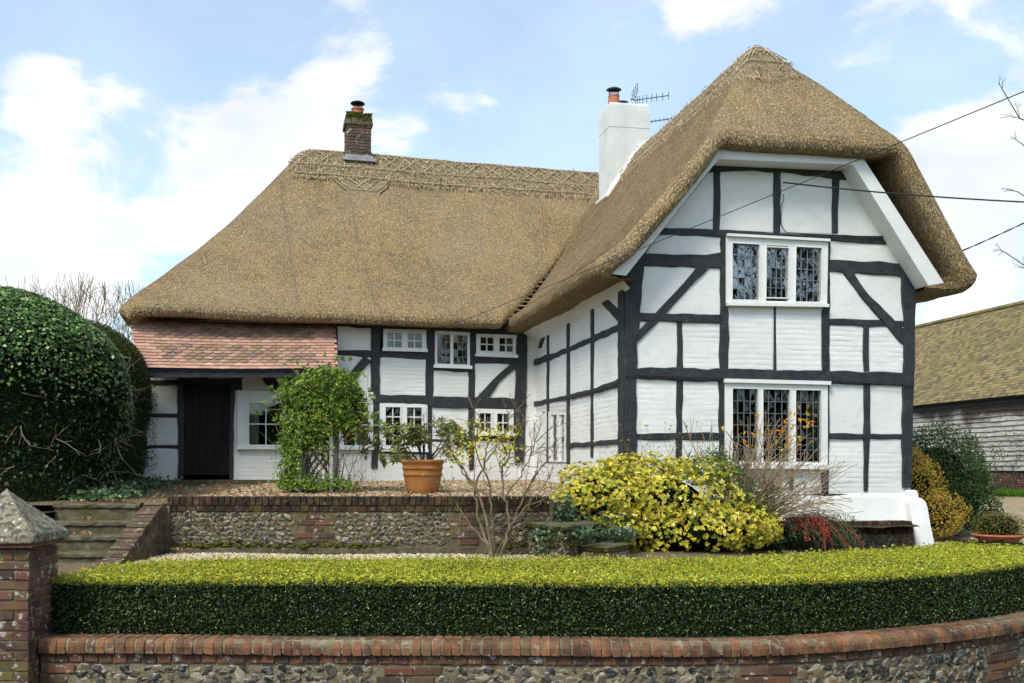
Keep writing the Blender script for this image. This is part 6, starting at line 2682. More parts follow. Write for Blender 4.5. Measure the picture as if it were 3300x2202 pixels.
def trellis_climber():
    c = at(732, 1128, 14.2)
    z0 = zt(c[1])
    t = thing('trellis', 'pale wooden lattice trellis arch hidden inside the round climbing plant', 'trellis', (c[0], c[1], z0))
    hw, hd, H = .22, .24, 1.10
    for sx in (-1, 1):
        for sy in (-1, 1):
            m = MB()
            m.box((c[0] + sx * hw, c[1] + sy * hd, z0 + H / 2), (.045, .045, H))
            obj('post', m.mesh('post', G['trellis']), t)
    for sx in (-1, 1):
        for k in range(9):
            for dr in (-1, 1):
                m = MB()
                a = np.array([c[0] + sx * hw + .004 * dr, c[1] - hd, z0 + .08 + k * .15])
                b = np.array([c[0] + sx * hw + .004 * dr, c[1] + hd, z0 + .08 + k * .15 + dr * .5])
                if b[2] > z0 + H or b[2] < z0:
                    continue
                m.tube([a, b], .014, 4)
                obj('slat', m.mesh('slat', G['trellis']), t)
    for k in range(11):
        for dr in (-1, 1):
            zc = z0 + .05 + k * .13
            a = np.array([c[0] - hw, c[1] + hd + .006 * dr, zc])
            b = np.array([c[0] + hw, c[1] + hd + .006 * dr, zc + dr * .6])
            if not (z0 < b[2] < z0 + H):
                continue
            m = MB()
            m.tube([a, b], .016, 4)
            obj('slat', m.mesh('slat', G['trellis']), t)
    m = MB()
    for sx in (-1, 1):
        m.tube([(c[0] + sx * hw, c[1] - hd, z0 + H), (c[0] + sx * hw, c[1] + hd, z0 + H)], .022, 4)
    obj('top_rail', m.mesh('top_rail', G['trellis']), t)
    root = thing('climbing_plant', 'round headed green climber smothering the trellis in front of the wide window', 'climber', (c[0], c[1], z0))
    mb = MB()
    top = at(745, 935, 14.2)
    P, N = mound(top, (.61, .50, .52), 10500, .2, 2.6, .4, -.8)
    leaves_mb(mb, P, N, .052, asp=.62, spread=.6, pal=CLIMB, up=.35)
    P, N = mound(at(695, 985, 14.1), (.36, .34, .40), 2000, .25, 3, .5)
    leaves_mb(mb, P, N, .050, asp=.62, spread=.7, pal=CLIMB, up=.3)
    P, N = mound(at(805, 965, 14.2), (.32, .3, .34), 1100, .25, 3, .6)
    leaves_mb(mb, P, N, .042, asp=.6, spread=.8, pal=CLIMB[3:] + [(.3, .26, .05, 4)], up=.1)
    # trailing skirts
    n = 4200
    zz = rng.random(n)
    ang = rng.uniform(math.pi * .75, math.pi * 1.75, n)
    r = .42 + .10 * rng.normal(size=n) - .10 * zz
    P = np.stack([c[0] - .10 + np.cos(ang) * r * .9, c[1] + np.sin(ang) * r * .8, z0 + .05 + zz * .95], -1)
    keep = (noise3(P * 4.2) > .05) | (P[:, 0] < c[0] - .18)
    P = P[keep]
    leaves_mb(mb, P, P - np.array([c[0], c[1], 0]) * [1, 1, 0] - P * [0, 0, 1] + [0, -.3, .2], .048, asp=.62, spread=.5, pal=CLIMB, up=.2)
    P, N = mound(at(735, 1118, 14.0), (.58, .34, .20), 1700, .25, 4, .6, -.2)
    leaves_mb(mb, P, N, .046, asp=.62, spread=.6, pal=CLIMB, up=.4)
    P, N = mound(top, (.63, .52, .54), 170, .35, 3.6, .1, -.6)
    rosettes(mb, P, N + [0, 0, .3], .055, 6, .62, pal=CLIMB, cup=.5)
    segs, tips = [], []
    for k in range(20):
        D = norm(GR.normal(size=3) * [1, .6, .7] + [-.25, -.2, .1])
        q = top + D * np.array([.58, .48, .50])
        grow(q, D + [0, 0, .1], GR.uniform(.10, .24), .003, 1, segs, tips, .3, -.02, (1, 2), .7, .7, .5)
    T = np.array([p for p, d in tips])
    rosettes(mb, T, np.tile([0, -.5, .6], (len(T), 1)), .05, 5, .62, pal=CLIMB)
    obj('leaves', mb.mesh('leaves', G['leaf']), root)
    for k in range(30):
        p = c + np.array([GR.uniform(-.45, .45), GR.uniform(-.3, .3), 0])
        p[2] = z0
        grow(p, np.array([GR.normal(0, .2), GR.normal(0, .1), 1]), GR.uniform(.35, .8), .008, 2, segs, tips, .25, .1, (1, 2), .8, .7)
    for k in range(12):
        p = at(815, 1120, 14.2) + GR.normal(0, .06, 3) * [1, 1, 0]
        grow(p, np.array([.5 + GR.normal(0, .4), GR.normal(0, .2), .8]), .2, .005, 2, segs, tips, .25, .05, (1, 2))
    obj('stems', segs_mesh(segs, 5, 'stems', G['bark_pale']), root)


def pot_and_rhododendron():
    c = at(970, 1133, 14.05)
    z0 = zt(c[1])
    c[2] = z0
    root = thing('terracotta_pot', 'large banded terracotta pot standing on the gravel terrace', 'flowerpot', tuple(c))
    m = MB()
    m.lathe([(0, 0), (.215, 0), (.225, .015), (.240, .10), (.262, .215), (.266, .245), (.278, .252), (.280, .268), (.270, .276), (.274, .325), (.278, .335), (.290, .342), (.290, .358), (.280, .366), (.286, .41), (.300, .425), (.306, .44), (.306, .462), (.296, .472), (.270, .470), (.262, .44), (.25, .40)], (c[0], c[1], z0), 48)
    obj('vessel', m.mesh('vessel', G['terracotta'], True), root)
    m = MB()
    m.lathe([(0, .43), (.26, .425)], (c[0], c[1], z0), 24)
    obj('potting_soil', m.mesh('potting_soil', G['soil']), root)
    pl = thing('rhododendron', 'leggy rhododendron with whorled leaves growing in the terracotta pot', 'shrub', (c[0], c[1], z0 + .43))
    segs, tips = [], []
    for k in range(9):
        a = k * 2 * math.pi / 9 + GR.normal(0, .2)
        d = np.array([math.cos(a) * 1.15, math.sin(a) * .6, .62 + GR.random() * .5])
        grow(c + np.array([math.cos(a) * .08, math.sin(a) * .08, .42]), d, GR.uniform(.36, .50), .012, 2, segs, tips, .22, .04, (2, 2), .62, .62, .5)
    for k in range(3):
        grow(c + np.array([0, 0, .42]), np.array([GR.normal(0, .25), GR.normal(0, .2), 1]), .42, .012, 2, segs, tips, .2, .05, (2, 2), .6, .62, .45)
    obj('branches', segs_mesh(segs, 5, 'branches', G['bark']), pl)
    mb = MB()
    for (p, d) in tips:
        if p[2] > .62:
            continue
        k = GR.integers(8, 13)
        a = np.arange(k) * 2 * math.pi / k + GR.random() * 6
        x = norm(np.cross(d, [0.3, .1, 1]))
        y = np.cross(d, x)
        T = np.cos(a)[:, None] * x + np.sin(a)[:, None] * y + d * GR.uniform(-.1, .5)
        T = norm(T)
        L = .125 * GR.uniform(.75, 1.2)
        leaves_mb(mb, p + T * L * .55, np.tile(d + [0, 0, .5], (k, 1)), L, asp=.30, spread=.12, pal=RHODO, T=T, fold=.07)
    obj('leaves', mb.mesh('leaves', G['leaf']), pl)


def bare_rose():
    c = at(1130, 1268, 11.35)
    c[2] = float(gz(c[0], c[1]))
    root = thing('bare_shrub', 'nearly bare branching shrub with a few yellow leaves in front of the terrace wall', 'shrub', tuple(c))
    segs, tips = [], []
    stems = [[(1127, 1270), (1098, 1190), (1090, 1120), (1112, 1060), (1122, 1000), (1118, 955)],
             [(1140, 1270), (1168, 1222), (1196, 1150), (1226, 1092), (1258, 1058)],
             [(1132, 1270), (1088, 1215), (1052, 1165), (1024, 1122)],
             [(1148, 1268), (1172, 1205), (1158, 1140), (1150, 1085), (1170, 1035), (1192, 985)],
             [(1130, 1268), (1112, 1170), (1080, 1100), (1052, 1058), (1018, 1032)],
             [(1160, 1230), (1202, 1168), (1240, 1128), (1268, 1080)],
             [(1096, 1130), (1062, 1085), (1040, 1040), (1046, 1000)],
             [(1114, 1060), (1150, 1015), (1168, 965)],
             [(1135, 1269), (1128, 1180), (1124, 1110), (1096, 1050), (1088, 995)],
             [(1158, 1140), (1196, 1092), (1222, 1040), (1228, 1012)]]
    for n, st in enumerate(stems):
        Y0 = 11.35 + GR.normal(0, .10)
        q = np.array([at(x, y, Y0 + .02 * k) for k, (x, y) in enumerate(st)])
        t = np.linspace(0, len(q) - 1, len(q) * 4)
        P = np.stack([np.interp(t, np.arange(len(q)), q[:, c]) for c in range(3)], -1)
        P[1:] += GR.normal(0, .008, (len(P) - 1, 3))
        if st[0][1] > 1260:
            P[0] = c + (P[0] - c) * [1, 1, 0]
        r0 = .019 if st[0][1] > 1260 else .011
        for k in range(len(P) - 1):
            f = k / len(P)
            segs.append((P[k], P[k + 1], r0 * (1 - .8 * f), r0 * (1 - .8 * (f + 1 / len(P)))))
            if f > .3 and GR.random() < .62:
                d = (P[k + 1] - P[k]) / np.linalg.norm(P[k + 1] - P[k])
                grow(P[k + 1], d + GR.normal(0, .75, 3) * [1, .6, 1], GR.uniform(.10, .26), .006, 2, segs, tips, .25, .02, (1, 2), .65, .66, .55, 3, .0026)
    obj('branches', segs_mesh(segs, 5, 'branches', G['bark_mid']), root)
    mb = MB()
    pal = [(.62, .50, .03, 5), (.50, .46, .05, 4), (.30, .36, .05, 2), (.45, .16, .04, .4)]
    cs = [at(1080, 1000, 11.3), at(1110, 1020, 11.3), at(1095, 1035, 11.35), at(1175, 1005, 11.4), at(1130, 1000, 11.3), at(1055, 1052, 11.2), at(1165, 1045, 11.4)]
    near = []
    for (p, d) in tips:
        if min(np.linalg.norm(p - q) for q in cs) < .16:
            near.append(p)
    near = near + [q + GR.normal(0, .07, 3) for q in cs for _ in range(8)]
    for p in near:
        n = GR.integers(2, 5)
        leaves_mb(mb, p + rng.normal(0, .03, (n, 3)), np.tile([0, -.6, .8], (n, 1)), .05, asp=.6, spread=.6, pal=pal)
    P = np.array([p for p, d in tips])
    P = P[rng.random(len(P)) < .10]
    leaves_mb(mb, P, np.tile([0, -.6, .6], (len(P), 1)), .042, asp=.6, spread=.6, pal=GREEN + [(.5, .42, .05, 4)])
    obj('leaves', mb.mesh('leaves', G['leaf']), root)


def front_shrubs():
    # golden variegated mound
    root = thing('golden_shrub', 'spreading golden variegated evergreen shrub in front of the gable', 'shrub', (1.95, 13.0, -1.0))
    mb = MB()
    lobes = [((1.82, 12.95, -.50), (1.16, .80, .66), 9600), ((1.12, 12.6, -.42), (.74, .62, .50), 4600), ((2.75, 12.85, -.74), (.68, .5, .34), 3200), ((2.2, 12.55, -.80), (1.0, .45, .36), 3000), ((1.55, 12.9, -.08), (.5, .4, .25), 1500), ((2.45, 13.0, -.05), (.5, .4, .20), 1200), ((3.15, 12.9, -.80), (.36, .32, .18), 700), ((1.35, 12.3, -.72), (.42, .3, .26), 1000)]
    for c, r, n in lobes:
        P, N = mound(c, r, n, .17, 3.2, .28, -.75, .2)
        P = P[(N[:, 1] < .5)]
        N = N[(N[:, 1] < .5)]
        P, N = P[::3], N[::3]
        t = pick(GOLD, len(P), .14)
        deep = noise3(P * 3.1 + 5) < -.75
        t[deep] = pick(GREEN, deep.sum(), .25)
        rosettes(mb, P, N + [0, -.25, .35], .038, 9, .55, tint=t, cup=.35)
    for c, r, n in [((2.58, 12.75, -.02), (.42, .4, .26), 800), ((3.05, 12.9, -.35), (.42, .35, .28), 500), ((1.2, 12.6, -.85), (.5, .3, .2), 350), ((2.05, 12.5, -.38), (.5, .35, .3), 260)]:
        P, N = mound(c, r, n, .2, 3.5, .3)
        leaves_mb(mb, P, N, .048, asp=.6, spread=.6, pal=GREEN, up=.35)
    obj('leaves', mb.mesh('leaves', G['leaf_gloss']), root)
    mb = MB()
    V, Q = [], []
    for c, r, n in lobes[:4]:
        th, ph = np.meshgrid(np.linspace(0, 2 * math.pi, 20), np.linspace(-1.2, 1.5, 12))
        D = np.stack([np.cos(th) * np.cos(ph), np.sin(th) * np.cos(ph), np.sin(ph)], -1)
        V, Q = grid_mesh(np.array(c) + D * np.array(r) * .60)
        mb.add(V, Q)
    obj('shade_core', mb.mesh('shade_core', G['heart']), root)  # dark ellipsoids standing for the shade inside the shrub
    # wispy tall shoots over it
    segs, tips = [], []
    for k in range(26):
        p = np.array([GR.uniform(1.1, 2.7), GR.uniform(12.9, 13.4), -.1])
        grow(p, np.array([GR.normal(0, .3), GR.normal(0, .1), 1]), GR.uniform(.25, .5), .0035, 1, segs, tips, .12, .05, (1, 2), .6, .6, .4)
    obj('shoots', segs_mesh(segs, 4, 'shoots', G['twig_red']), root)
    mb = MB()
    P = np.array([p for p, d in tips])
    leaves_mb(mb, P, np.tile([0, -.6, .6], (len(P), 1)), .04, asp=.5, spread=.6, pal=GREEN + AUTUMN)
    obj('shoot_leaves', mb.mesh('shoot_leaves', G['leaf']), root)

    # twiggy deciduous shrub by the lower window
    b = at(1700, 1165, 13.05)
    b[2] = -.8
    root = thing('twiggy_shrub', 'twiggy straw coloured shrub with a few orange leaves in front of the lower gable window', 'shrub', tuple(b))
    segs, tips = [], []
    for k in range(105):
        fx = GR.normal(.42, .48)
        p = b + np.array([GR.normal(0, .10), GR.normal(0, .08), 0])
        d = np.array([fx, GR.normal(-.05, .25), 1.15 - .35 * abs(fx)])
        grow(p, d, GR.uniform(.55, .90), .0105, 2, segs, tips, .12, .0 - .02 * max(fx, 0), (1, 2), .55, .65, .38, 4, .0036)
    obj('branches', segs_mesh(segs, 4, 'branches', G['bark_pale']), root)
    mb = MB()
    pal = [(.66, .34, .02, 5), (.62, .42, .03, 3), (.60, .18, .04, 2), (.5, .3, .04, 1)]
    T = np.array([p for p, d in tips])
    cs = np.array([at(1800, 985, 13.0), at(1835, 960, 13.0), at(1760, 985, 13.0), at(1850, 975, 13), at(1725, 1000, 13), at(1820, 1010, 13)])
    near = T[np.min(np.linalg.norm(T[:, None] - cs[None], axis=-1), 1) < .24]
    near = np.concatenate([near, cs[rng.integers(0, 6, 60)] + rng.normal(0, .08, (60, 3))])
    leaves_mb(mb, near, np.tile([.1, -.8, .3], (len(near), 1)), .072, asp=.42, spread=.6, pal=pal)
    some = T[rng.random(len(T)) < .05]
    leaves_mb(mb, some, np.tile([.1, -.8, .3], (len(some), 1)), .065, asp=.42, spread=.6, pal=pal)
    obj('leaves', mb.mesh('leaves', G['leaf']), root)

    # red berried cotoneaster hanging over the low wall
    c = np.array([3.98, 13.45, -.78])
    root = thing('berried_shrub', 'low dark shrub with arching sprays of red berries spilling over the mossy wall', 'shrub', tuple(c))
    segs, tips = [], []
    bm = MB()
    lm = MB()
    ico = norm(np.array([(1, 0, 0), (-1, 0, 0), (0, 1, 0), (0, -1, 0), (0, 0, 1), (0, 0, -1)], float))
    IF = np.array([[0, 2, 4], [2, 1, 4], [1, 3, 4], [3, 0, 4], [2, 0, 5], [1, 2, 5], [3, 1, 5], [0, 3, 5]])
    for k in range(46):
        a = GR.uniform(-.7, 1.0)
        p = c + np.array([GR.normal(-.05, .15), -.12, .05 + GR.random() * .08])
        d = np.array([a * 1.0 + .15, -.55 - GR.random() * .3, .35])
        L = GR.uniform(.35, .85)
        n = 12
        q = [p]
        for i in range(n):
            d = d + np.array([0, 0, -.14])
            d /= np.linalg.norm(d)
            q.append(q[-1] + d * L / n)
        for i in range(n):
            segs.append((q[i], q[i + 1], .004, .0035))
        Q = np.array(q)
        red = k % 2 == 0
        if red:
            for i in range(1, n + 1):
                for _ in range(5):
                    bp = Q[i] + GR.normal(0, .018, 3)
                    t = np.array([.62, .06, .045]) * GR.uniform(.6, 1.25)
                    bm.add(ico * .0085 + bp, IF, tint=np.tile(t, (6, 1)))
        m = 5 if red else 16
        P = Q[GR.integers(0, n + 1, m * 4)] + rng.normal(0, .03, (m * 4, 3))
        leaves_mb(lm, P, np.tile([.1, -.6, .8], (len(P), 1)), .028, asp=.5, spread=.6, pal=[(.03, .065, .025, 4), (.07, .12, .05, 3), (.12, .17, .09, 2)])
    P, N = mound(c + [.15, -.08, -.08], (.56, .30, .28), 2200, .2, 3.5, .3)
    leaves_mb(lm, P, N, .032, asp=.5, spread=.6, pal=[(.03, .06, .02, 5), (.055, .10, .035, 3), (.10, .15, .07, 1.5), (.35, .06, .04, .35)], up=.3)
    P, N = mound(c + [.34, -.25, -.20], (.32, .26, .2), 900, .2, 3.5, .3)
    leaves_mb(lm, P, N, .026, asp=.35, spread=.7, pal=[(.08, .13, .07, 4), (.14, .19, .12, 3), (.05, .09, .04, 3)], up=.3)
    obj('branches', segs_mesh(segs, 4, 'branches', G['twig_red']), root)
    obj('berries', bm.mesh('berries', G['leaf_gloss'], True), root)
    obj('leaves', lm.mesh('leaves', G['leaf']), root)
    segs, tips = [], []
    for k in range(9):
        grow(c + np.array([GR.normal(.05, .1), GR.normal(0, .05), .1]), np.array([GR.normal(.1, .5), 0, 1]), .28, .004, 2, segs, tips, .2, .02, (2, 2), .65, .6, .5)
    obj('bare_twigs', segs_mesh(segs, 4, 'bare_twigs', G['twig_red']), root)
    # ivy over the lower walls
    mb = MB()
    for cc, r, n in (((3.1, 13.3, -.92), (1.0, .18, .22), 1100), ((1.0, 12.3, -.72), (.5, .5, .28), 800), ((.62, 11.72, -.56), (.16, .1, .22), 260), ((1.9, 13.05, -1.0), (1.1, .25, .15), 600), ((.72, 11.0, -.74), (.3, .2, .10), 260), ((.36, 11.15, -.82), (.2, .2, .2), 200), ((1.2, 11.6, -.78), (.3, .25, .12), 260)):
        P, N = mound(cc, r, n, .25, 4, .5)
        leaves_mb(mb, P, N + [0, -.6, 0], .045, asp=.85, spread=.5, pal=IVY_LOW, fold=.06)
    props(obj('wall_ivy', mb.mesh('wall_ivy', G['leaf_gloss'])), 'dark ivy growing over the low walls below the golden shrub', 'ivy', kind='stuff')


def side_shrubs():
    def shrub(name, label, lobes, pal, L, asp=.5, core=.7, stems=True):
        c = lobes[0][0]
        root = thing(name, label, 'shrub', (c[0], c[1], float(gz(c[0], c[1]))))
        mb, cb = MB(), MB()
        for (cc, r, n) in lobes:
            P, N = mound(cc, r, n, .17, 3.0, .3)
            leaves_mb(mb, P, N, L, asp=asp, spread=.65, pal=pal, up=.3)
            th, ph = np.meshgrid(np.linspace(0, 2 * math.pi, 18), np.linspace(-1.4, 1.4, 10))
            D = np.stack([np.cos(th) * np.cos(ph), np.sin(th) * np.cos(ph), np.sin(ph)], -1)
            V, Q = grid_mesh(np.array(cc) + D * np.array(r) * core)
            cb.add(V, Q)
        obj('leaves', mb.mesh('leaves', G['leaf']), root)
        obj('shade_core', cb.mesh('shade_core', G['heart']), root)  # dark filling that gives the shaded inside of each lobe
        return root
    dark = [(.045, .085, .022, 5), (.075, .13, .032, 4), (.12, .18, .05, 2.5), (.025, .045, .014, 2.5), (.20, .22, .08, .8)]
    shrub('evergreen_shrub', 'dense dark green rounded shrub between the cottage corner and the barn', [((7.32, 17.2, -.05), (.90, .7, .74), 15000), ((7.0, 17.3, -.45), (.8, .7, .6), 6000), ((7.6, 17.0, -.60), (.70, .6, .58), 9000)], dark, .046, core=.55)
    shrub('orange_shrub', 'autumn coloured orange and yellow shrub beside the white buttress', [((6.48, 15.9, -.35), (.42, .42, .58), 4200), ((6.64, 15.75, -.75), (.54, .45, .44), 4600), ((6.38, 16.0, .05), (.32, .35, .34), 1800)], AUTUMN, .034, core=.5)
    c = np.array([7.42, 15.15, -.0])
    c[2] = float(gz(c[0], c[1])) - .03
    b = thing('terracotta_bowl', 'wide shallow terracotta bowl beyond the right end of the box hedge', 'flowerpot', tuple(c))
    m = MB()
    m.lathe([(0, 0), (.18, 0), (.22, .03), (.33, .15), (.36, .17), (.385, .175), (.39, .19), (.38, .205), (.35, .205), (.32, .16)], c, 40)
    obj('vessel', m.mesh('vessel', G['pot_clay'], True), b)
    root = shrub('clipped_ball', 'low rounded bush with bronze tinged leaves growing in the terracotta bowl', [((c[0], c[1], c[2] + .31), (.37, .37, .235), 3200)], [(.12, .14, .03, 4), (.20, .18, .035, 3), (.33, .20, .04, 2), (.07, .09, .022, 3)], .026, .55, .75)
    # thin climbers against the barn boards
    for n, (k, cnt, lab) in enumerate(((.9, 9, 'straggly climbing rose against the barn boards near the right edge'), (4.4, 4, 'thin sprig of climber against the dark end of the barn boards'))):
        p = BARN_P(k, -.05, -.78)
        root = thing('climbing_rose', lab, 'climber', tuple(p))
        segs, tips = [], []
        for i in range(cnt):
            grow(p + np.array([GR.normal(0, .3), GR.normal(0, .2), 0]), np.array([GR.normal(-.1, .35), GR.normal(0, .25), 1]), GR.uniform(.6, 1.1), .016, 2, segs, tips, .2, .05, (2, 2), .6, .6, .5)
        obj('stems', segs_mesh(segs, 4, 'stems', G['bark']), root)
        mb = MB()
        T = np.array([q for q, d in tips])
        for _ in range(5):
            P = T + rng.normal(0, .12, T.shape)
            leaves_mb(mb, P, np.tile([-.3, -.8, .4], (len(P), 1)), .065, asp=.55, spread=.7, pal=GREEN + [(.3, .3, .1, 1)])
        obj('leaves', mb.mesh('leaves', G['leaf']), root)
    # strip of grass along the barn
    mb = MB()
    n = 15000
    k = rng.uniform(-3, 4, n)
    a = rng.uniform(-1.7, .2, n)
    W0, e, r = np.array([14.4, 28.0]), _be, _br
    xy = W0 + k[:, None] * e + a[:, None] * r
    P = np.c_[xy, gz(xy[:, 0], xy[:, 1])]
    hgt = rng.uniform(.08, .20, n)
    T = norm(np.c_[rng.normal(0, .4, (n, 2)), np.ones(n)])
    leaves_mb(mb, P + T * hgt[:, None] * .5, np.tile([0, -1.0, .2], (n, 1)), hgt, asp=.10, spread=.3, pal=[(.10, .22, .025, 4), (.16, .30, .04, 3), (.07, .14, .02, 2)], T=T)
    props(obj('grass', mb.mesh('grass', G['leaf'])), 'strip of green grass along the foot of the barn', 'grass', kind='stuff')


def trees():
    for n, (dx, top, Y, lab) in enumerate(((140, 648, 60, 'bare winter tree far off, leftmost of the three above the hedge'), (222, 656, 62, 'bare winter tree far off, middle of the three above the hedge'), (296, 660, 64, 'bare winter tree far off beside the thatched eaves'))):
        p = at(dx, top, Y)
        H = p[2] + 1.5
        base = np.array([p[0], Y, -1.5])
        root = thing('bare_tree', lab, 'tree', tuple(base), 'bare trees beyond the hedge')
        segs, tips = [], []
        trunk = [(base, base + np.array([0, 0, H * .36]), .30, .2)]
        obj('trunk', segs_mesh(trunk, 8, 'trunk', G['bark']), root)
        for k in range(10):
            a = GR.uniform(0, 6.28)
            grow(base + np.array([0, 0, H * (.30 + .07 * GR.random())]), np.array([math.cos(a) * .55, math.sin(a) * .55, 1.0]), H * .30, .075, 3, segs, tips, .16, .07, (2, 3), .66, .62, .38, 3, .013)
        obj('crown', segs_mesh(segs, 3, 'crown', G['bark_mid']), root)
    base = np.array([13.6, 20.5, -.9])
    root = thing('bare_tree', 'bare branches of a tree reaching in from the right edge of the picture', 'tree', tuple(base))
    obj('trunk', segs_mesh([(base, base + np.array([0, 0, 3.0]), .22, .17), (base + np.array([0, 0, 3.0]), base + np.array([-.1, 0, 7.0]), .17, .10)], 8, 'trunk', G['bark']), root)
    segs, tips = [], []
    for (dx, dy, zz) in ((2300, 205, 5.5), (2308, 580, 2.7), (2335, 440, 4.2), (2345, 330, 4.6)):
        q = at(dx, dy, 20.3)
        p = base + np.array([0, 0, zz + .9])
        Lh = np.linalg.norm(q - p)
        d = (q - p) / Lh
        pts = [p + d * Lh * t + np.array([0, 0, -.35 * math.sin(math.pi * t)]) + GR.normal(0, .05, 3) * (0 < t < 1) for t in np.linspace(0, 1, 9)]
        for i in range(8):
            r = .03 * (1 - i / 9.5) + .003
            segs.append((pts[i], pts[i + 1], r, r * .88))
            if i >= 3:
                for _ in range(2):
                    grow(pts[i + 1], d + GR.normal(0, .5, 3) + [0, 0, .25], .30 * (1.3 - i / 9), .008, 2, segs, tips, .25, .05, (1, 2), .65, .6, .45, 3, .003)
    for k in range(8):
        a = GR.uniform(-1.2, 1.8)
        grow(base + np.array([0, 0, 4 + k * .4]), np.array([math.cos(a), math.sin(a), .8]), 1.4, .05, 3, segs, tips, .2, .05, (2, 2), .65, .6, .45, 3, .004)
    obj('crown', segs_mesh(segs, 4, 'crown', G['bark_dark']), root)
    # small tree top over the barn ridge
    q = at(2338, 690, 52)
    base = np.array([q[0] + .6, 52, -1.0])
    root = thing('bare_tree', 'thin bare tree top peeping over the barn ridge', 'tree', tuple(base))
    obj('trunk', segs_mesh([(base, base + np.array([0, 0, 6.0]), .2, .1)], 6, 'trunk', G['bark']), root)
    segs, tips = [], []
    for k in range(9):
        a = GR.uniform(0, 6.28)
        grow(base + np.array([0, 0, 5 + GR.random()]), np.array([math.cos(a) * .5, math.sin(a) * .5, 1]), 1.5, .05, 3, segs, tips, .2, .05, (2, 3), .65, .6, .4, 3, .012)
    obj('crown', segs_mesh(segs, 3, 'crown', G['bark_dark']), root)
    # across the road, seen in the window glass
    base = np.array([17.0, -4.0, -2.2])
    root = thing('roadside_tree', 'large bare tree on the roadside mirrored in the upper gable window', 'tree', tuple(base))
    obj('trunk', segs_mesh([(base, base + np.array([0, 0, 3.2]), .42, .32), (base + np.array([0, 0, 3.2]), base + np.array([.3, 0, 5.0]), .32, .24)], 10, 'trunk', G['bark']), root)
    segs, tips = [], []
    for k in range(22):
        a = k * 2.4 + GR.normal(0, .3)
        grow(base + np.array([.15, 0, 3.4 + k * .30]), np.array([math.cos(a), math.sin(a) * .7, .75]), 2.4, .15, 4, segs, tips, .22, .05, (2, 3), .68, .6, .5, 3, .012)
    obj('crown', segs_mesh(segs, 3, 'crown', G['bark_dark']), root)
    root = thing('roadside_hedge', 'dark hedge bank across the road mirrored in the lower windows', 'hedge', (0, -13, -2.2))
    mb = MB()
    n = 26000
    x = rng.uniform(-20, 42, n)
    z = rng.uniform(-2.2, 4.6, n)
    top = 3.4 + 1.6 * noise2(x * .5, x * 0) + .5 * noise2(x * 2, x * 0 + 4)
    z = np.minimum(z, top)
    y = -12 - .5 * noise2(x, z) - .5 * sstep(0, 2, z)
    leaves_mb(mb, np.stack([x, y, z], -1), np.tile([0, 1.0, .3], (n, 1)), .22, asp=.6, spread=.7, pal=YEW + IVY_LOW)
    obj('leaves', mb.mesh('leaves', G['leaf']), root)
    mb = MB()
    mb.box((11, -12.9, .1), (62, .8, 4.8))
    obj('shade_core', mb.mesh('shade_core', G['heart']), root)  # dark box as the shaded inside of the hedge


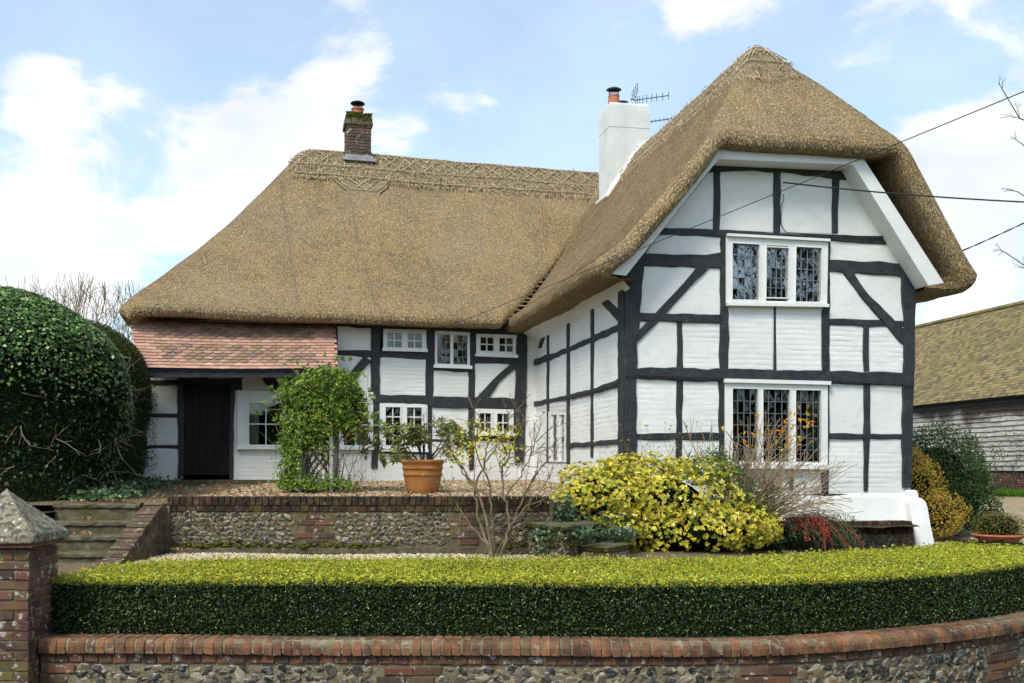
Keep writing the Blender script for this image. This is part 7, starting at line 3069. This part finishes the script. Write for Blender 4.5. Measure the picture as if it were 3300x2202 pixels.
def ground_litter():
    def stones(n, xyf, zf, size, pal, name, label, squash=.6):
        xy = xyf(n)
        n = len(xy)
        base = norm(np.array([(1, 0, 0), (-1, 0, 0), (0, 1, 0), (0, -1, 0), (0, 0, 1), (0, 0, -1)], float))
        IF = np.array([[0, 2, 4], [2, 1, 4], [1, 3, 4], [3, 0, 4], [2, 0, 5], [1, 2, 5], [3, 1, 5], [0, 3, 5]])
        r = rng.uniform(*size, n)
        a = rng.uniform(0, 6.28, n)
        S = rng.uniform(.6, 1.3, (n, 6, 1))
        V = base[None] * S * r[:, None, None] * np.array([1.2, .85, squash])
        ca, sa = np.cos(a)[:, None], np.sin(a)[:, None]
        V = np.stack([V[..., 0] * ca - V[..., 1] * sa, V[..., 0] * sa + V[..., 1] * ca, V[..., 2]], -1)
        V = V + np.c_[xy, zf(xy[:, 0], xy[:, 1]) + r * .25][:, None]
        F = (np.arange(n)[:, None, None] * 6 + IF[None]).reshape(-1, 3)
        t = np.repeat(pick(pal, n, .2), 6, 0)
        props(obj(name, make_mesh(name, V.reshape(-1, 3), F, G['pebble'], False, {'tint': t})), label, 'gravel', kind='stuff')
    pal = [(.36, .27, .16, 4), (.26, .18, .10, 4), (.46, .37, .25, 3), (.16, .11, .065, 2.5), (.40, .28, .13, 2), (.5, .46, .38, 1)]

    def terr(n):
        y = 11.98 + (18.2 - 11.98) * rng.random(n)
        x = rng.uniform(-4.2, 1.55, n)
        keep = (x < .5 + np.maximum(y - 11.8, 0) * .55)
        return np.stack([x, y], -1)[keep]
    stones(24000, terr, lambda x, y: zt(y), (.010, .024), pal, 'terrace_gravel', 'brown pea gravel on the terrace')

    def low(n):
        m = n // 2
        a = np.stack([rng.uniform(-4.05, 1.3, m), rng.uniform(10.2, 11.72, m)], -1)
        b = np.stack([rng.uniform(3.6, 8.5, n - m), rng.uniform(10.5, 16.5, n - m)], -1)
        b = b[b[:, 1] < 13.9 + .18 * (b[:, 0] - 5.6) + 3 * (b[:, 0] > 6.2)]
        return np.concatenate([a, b])
    stones(24000, low, gz, (.011, .026), [(.50, .41, .28, 4), (.40, .30, .18, 3), (.58, .50, .38, 3), (.24, .17, .10, 2)], 'path_gravel', 'pale pea gravel behind the box hedge')
    # fallen leaves
    mb = MB()
    n = 900
    x = np.r_[rng.uniform(-5.2, -1.0, n // 2), rng.uniform(4.5, 7.5, n // 2)]
    y = np.r_[11.75 + 4.8 * rng.random(n // 2) ** 1.3, rng.uniform(12.5, 15.5, n // 2)]
    z = np.where(x < 2, zt(y), gz(x, y)) + .03
    keep = ~((x > 2) & (y > 13.7 + .18 * (x - 5.6)) & (x < 6.1))
    X = np.stack([x, y, z], -1)[keep]
    leaves_mb(mb, X, np.tile([0, -.2, 1.0], (len(X), 1)), .07, asp=.6, spread=.45, pal=[(.30, .15, .06, 4), (.42, .22, .08, 3), (.20, .11, .05, 3), (.5, .36, .2, 1)], fold=.18)
    for (x0, x1, yy, zz, m) in ((-5.3, -4.4, 11.72, -.40, 14), (-5.3, -4.4, 11.40, -.59, 9), (-5.2, -4.4, 11.1, -.74, 6), (-5.2, -4.4, 10.8, -.90, 5), (-4.0, -3.6, 11.6, -.96, 14)):
        X = np.stack([rng.uniform(x0, x1, m), yy + rng.normal(0, .05, m), np.full(m, zz + .02)], -1)
        leaves_mb(mb, X, np.tile([0, -.2, 1.0], (m, 1)), .065, asp=.6, spread=.45, pal=[(.42, .22, .08, 3), (.3, .16, .06, 3)], fold=.18)
    props(obj('fallen_leaves', mb.mesh('fallen_leaves', G['leaf'])), 'brown fallen leaves on the gravel', 'leaves', kind='stuff')
    mv = MB()
    for k in range(260):
        u = rng.random(2)
        e = [((.14, 11.70), (.56, 10.80)), ((.56, 10.80), (1.02, 11.50)), ((.52, 11.40), (1.05, 10.80)), ((1.05, 10.80), (1.36, 11.40))][k % 4]
        p = np.array(e[0]) + (np.array(e[1]) - e[0]) * u[0]
        r = rng.uniform(.010, .028)
        V = norm(np.array([(1, 0, 0), (-1, 0, 0), (0, 1, 0), (0, -1, 0), (0, 0, 1), (0, 0, -1)], float)) * r * np.array([1.4, 1.2, .6])
        mv.add(V + np.array([p[0], p[1], (-.64 if k % 4 < 2 else -.87) - .22 * u[1] ** 2 * (k % 4 < 2)]), np.array([[0, 2, 4], [2, 1, 4], [1, 3, 4], [3, 0, 4], [2, 0, 5], [1, 2, 5], [3, 1, 5], [0, 3, 5]]))
    props(obj('moss', mv.mesh('moss', G['moss'], True)), 'moss on the edges of the two stone slabs', 'moss', kind='stuff')
    # moss along the foot of the terrace wall
    m = MB()
    for k in range(230):
        x = rng.uniform(-4.0, .4)
        if noise2(x * 1.3, 2.2) < .08:
            continue
        r = rng.uniform(.012, .04)
        V = norm(np.array([(1, 0, 0), (-1, 0, 0), (0, 1, 0), (0, -1, 0), (0, 0, 1), (0, 0, -1)], float)) * r * np.array([1.4, .8, .7])
        m.add(V + np.array([x, 11.74 + rng.normal(0, .02), -.93 + abs(rng.normal(0, .025))]), np.array([[0, 2, 4], [2, 1, 4], [1, 3, 4], [3, 0, 4], [2, 0, 5], [1, 2, 5], [3, 1, 5], [0, 3, 5]]))
    props(obj('moss', m.mesh('moss', G['moss'], True)), 'green moss along the foot of the terrace wall', 'moss', kind='stuff')



box_hedge()
big_hedges()
trellis_climber()
pot_and_rhododendron()
bare_rose()
front_shrubs()
side_shrubs()
trees()
ground_litter()
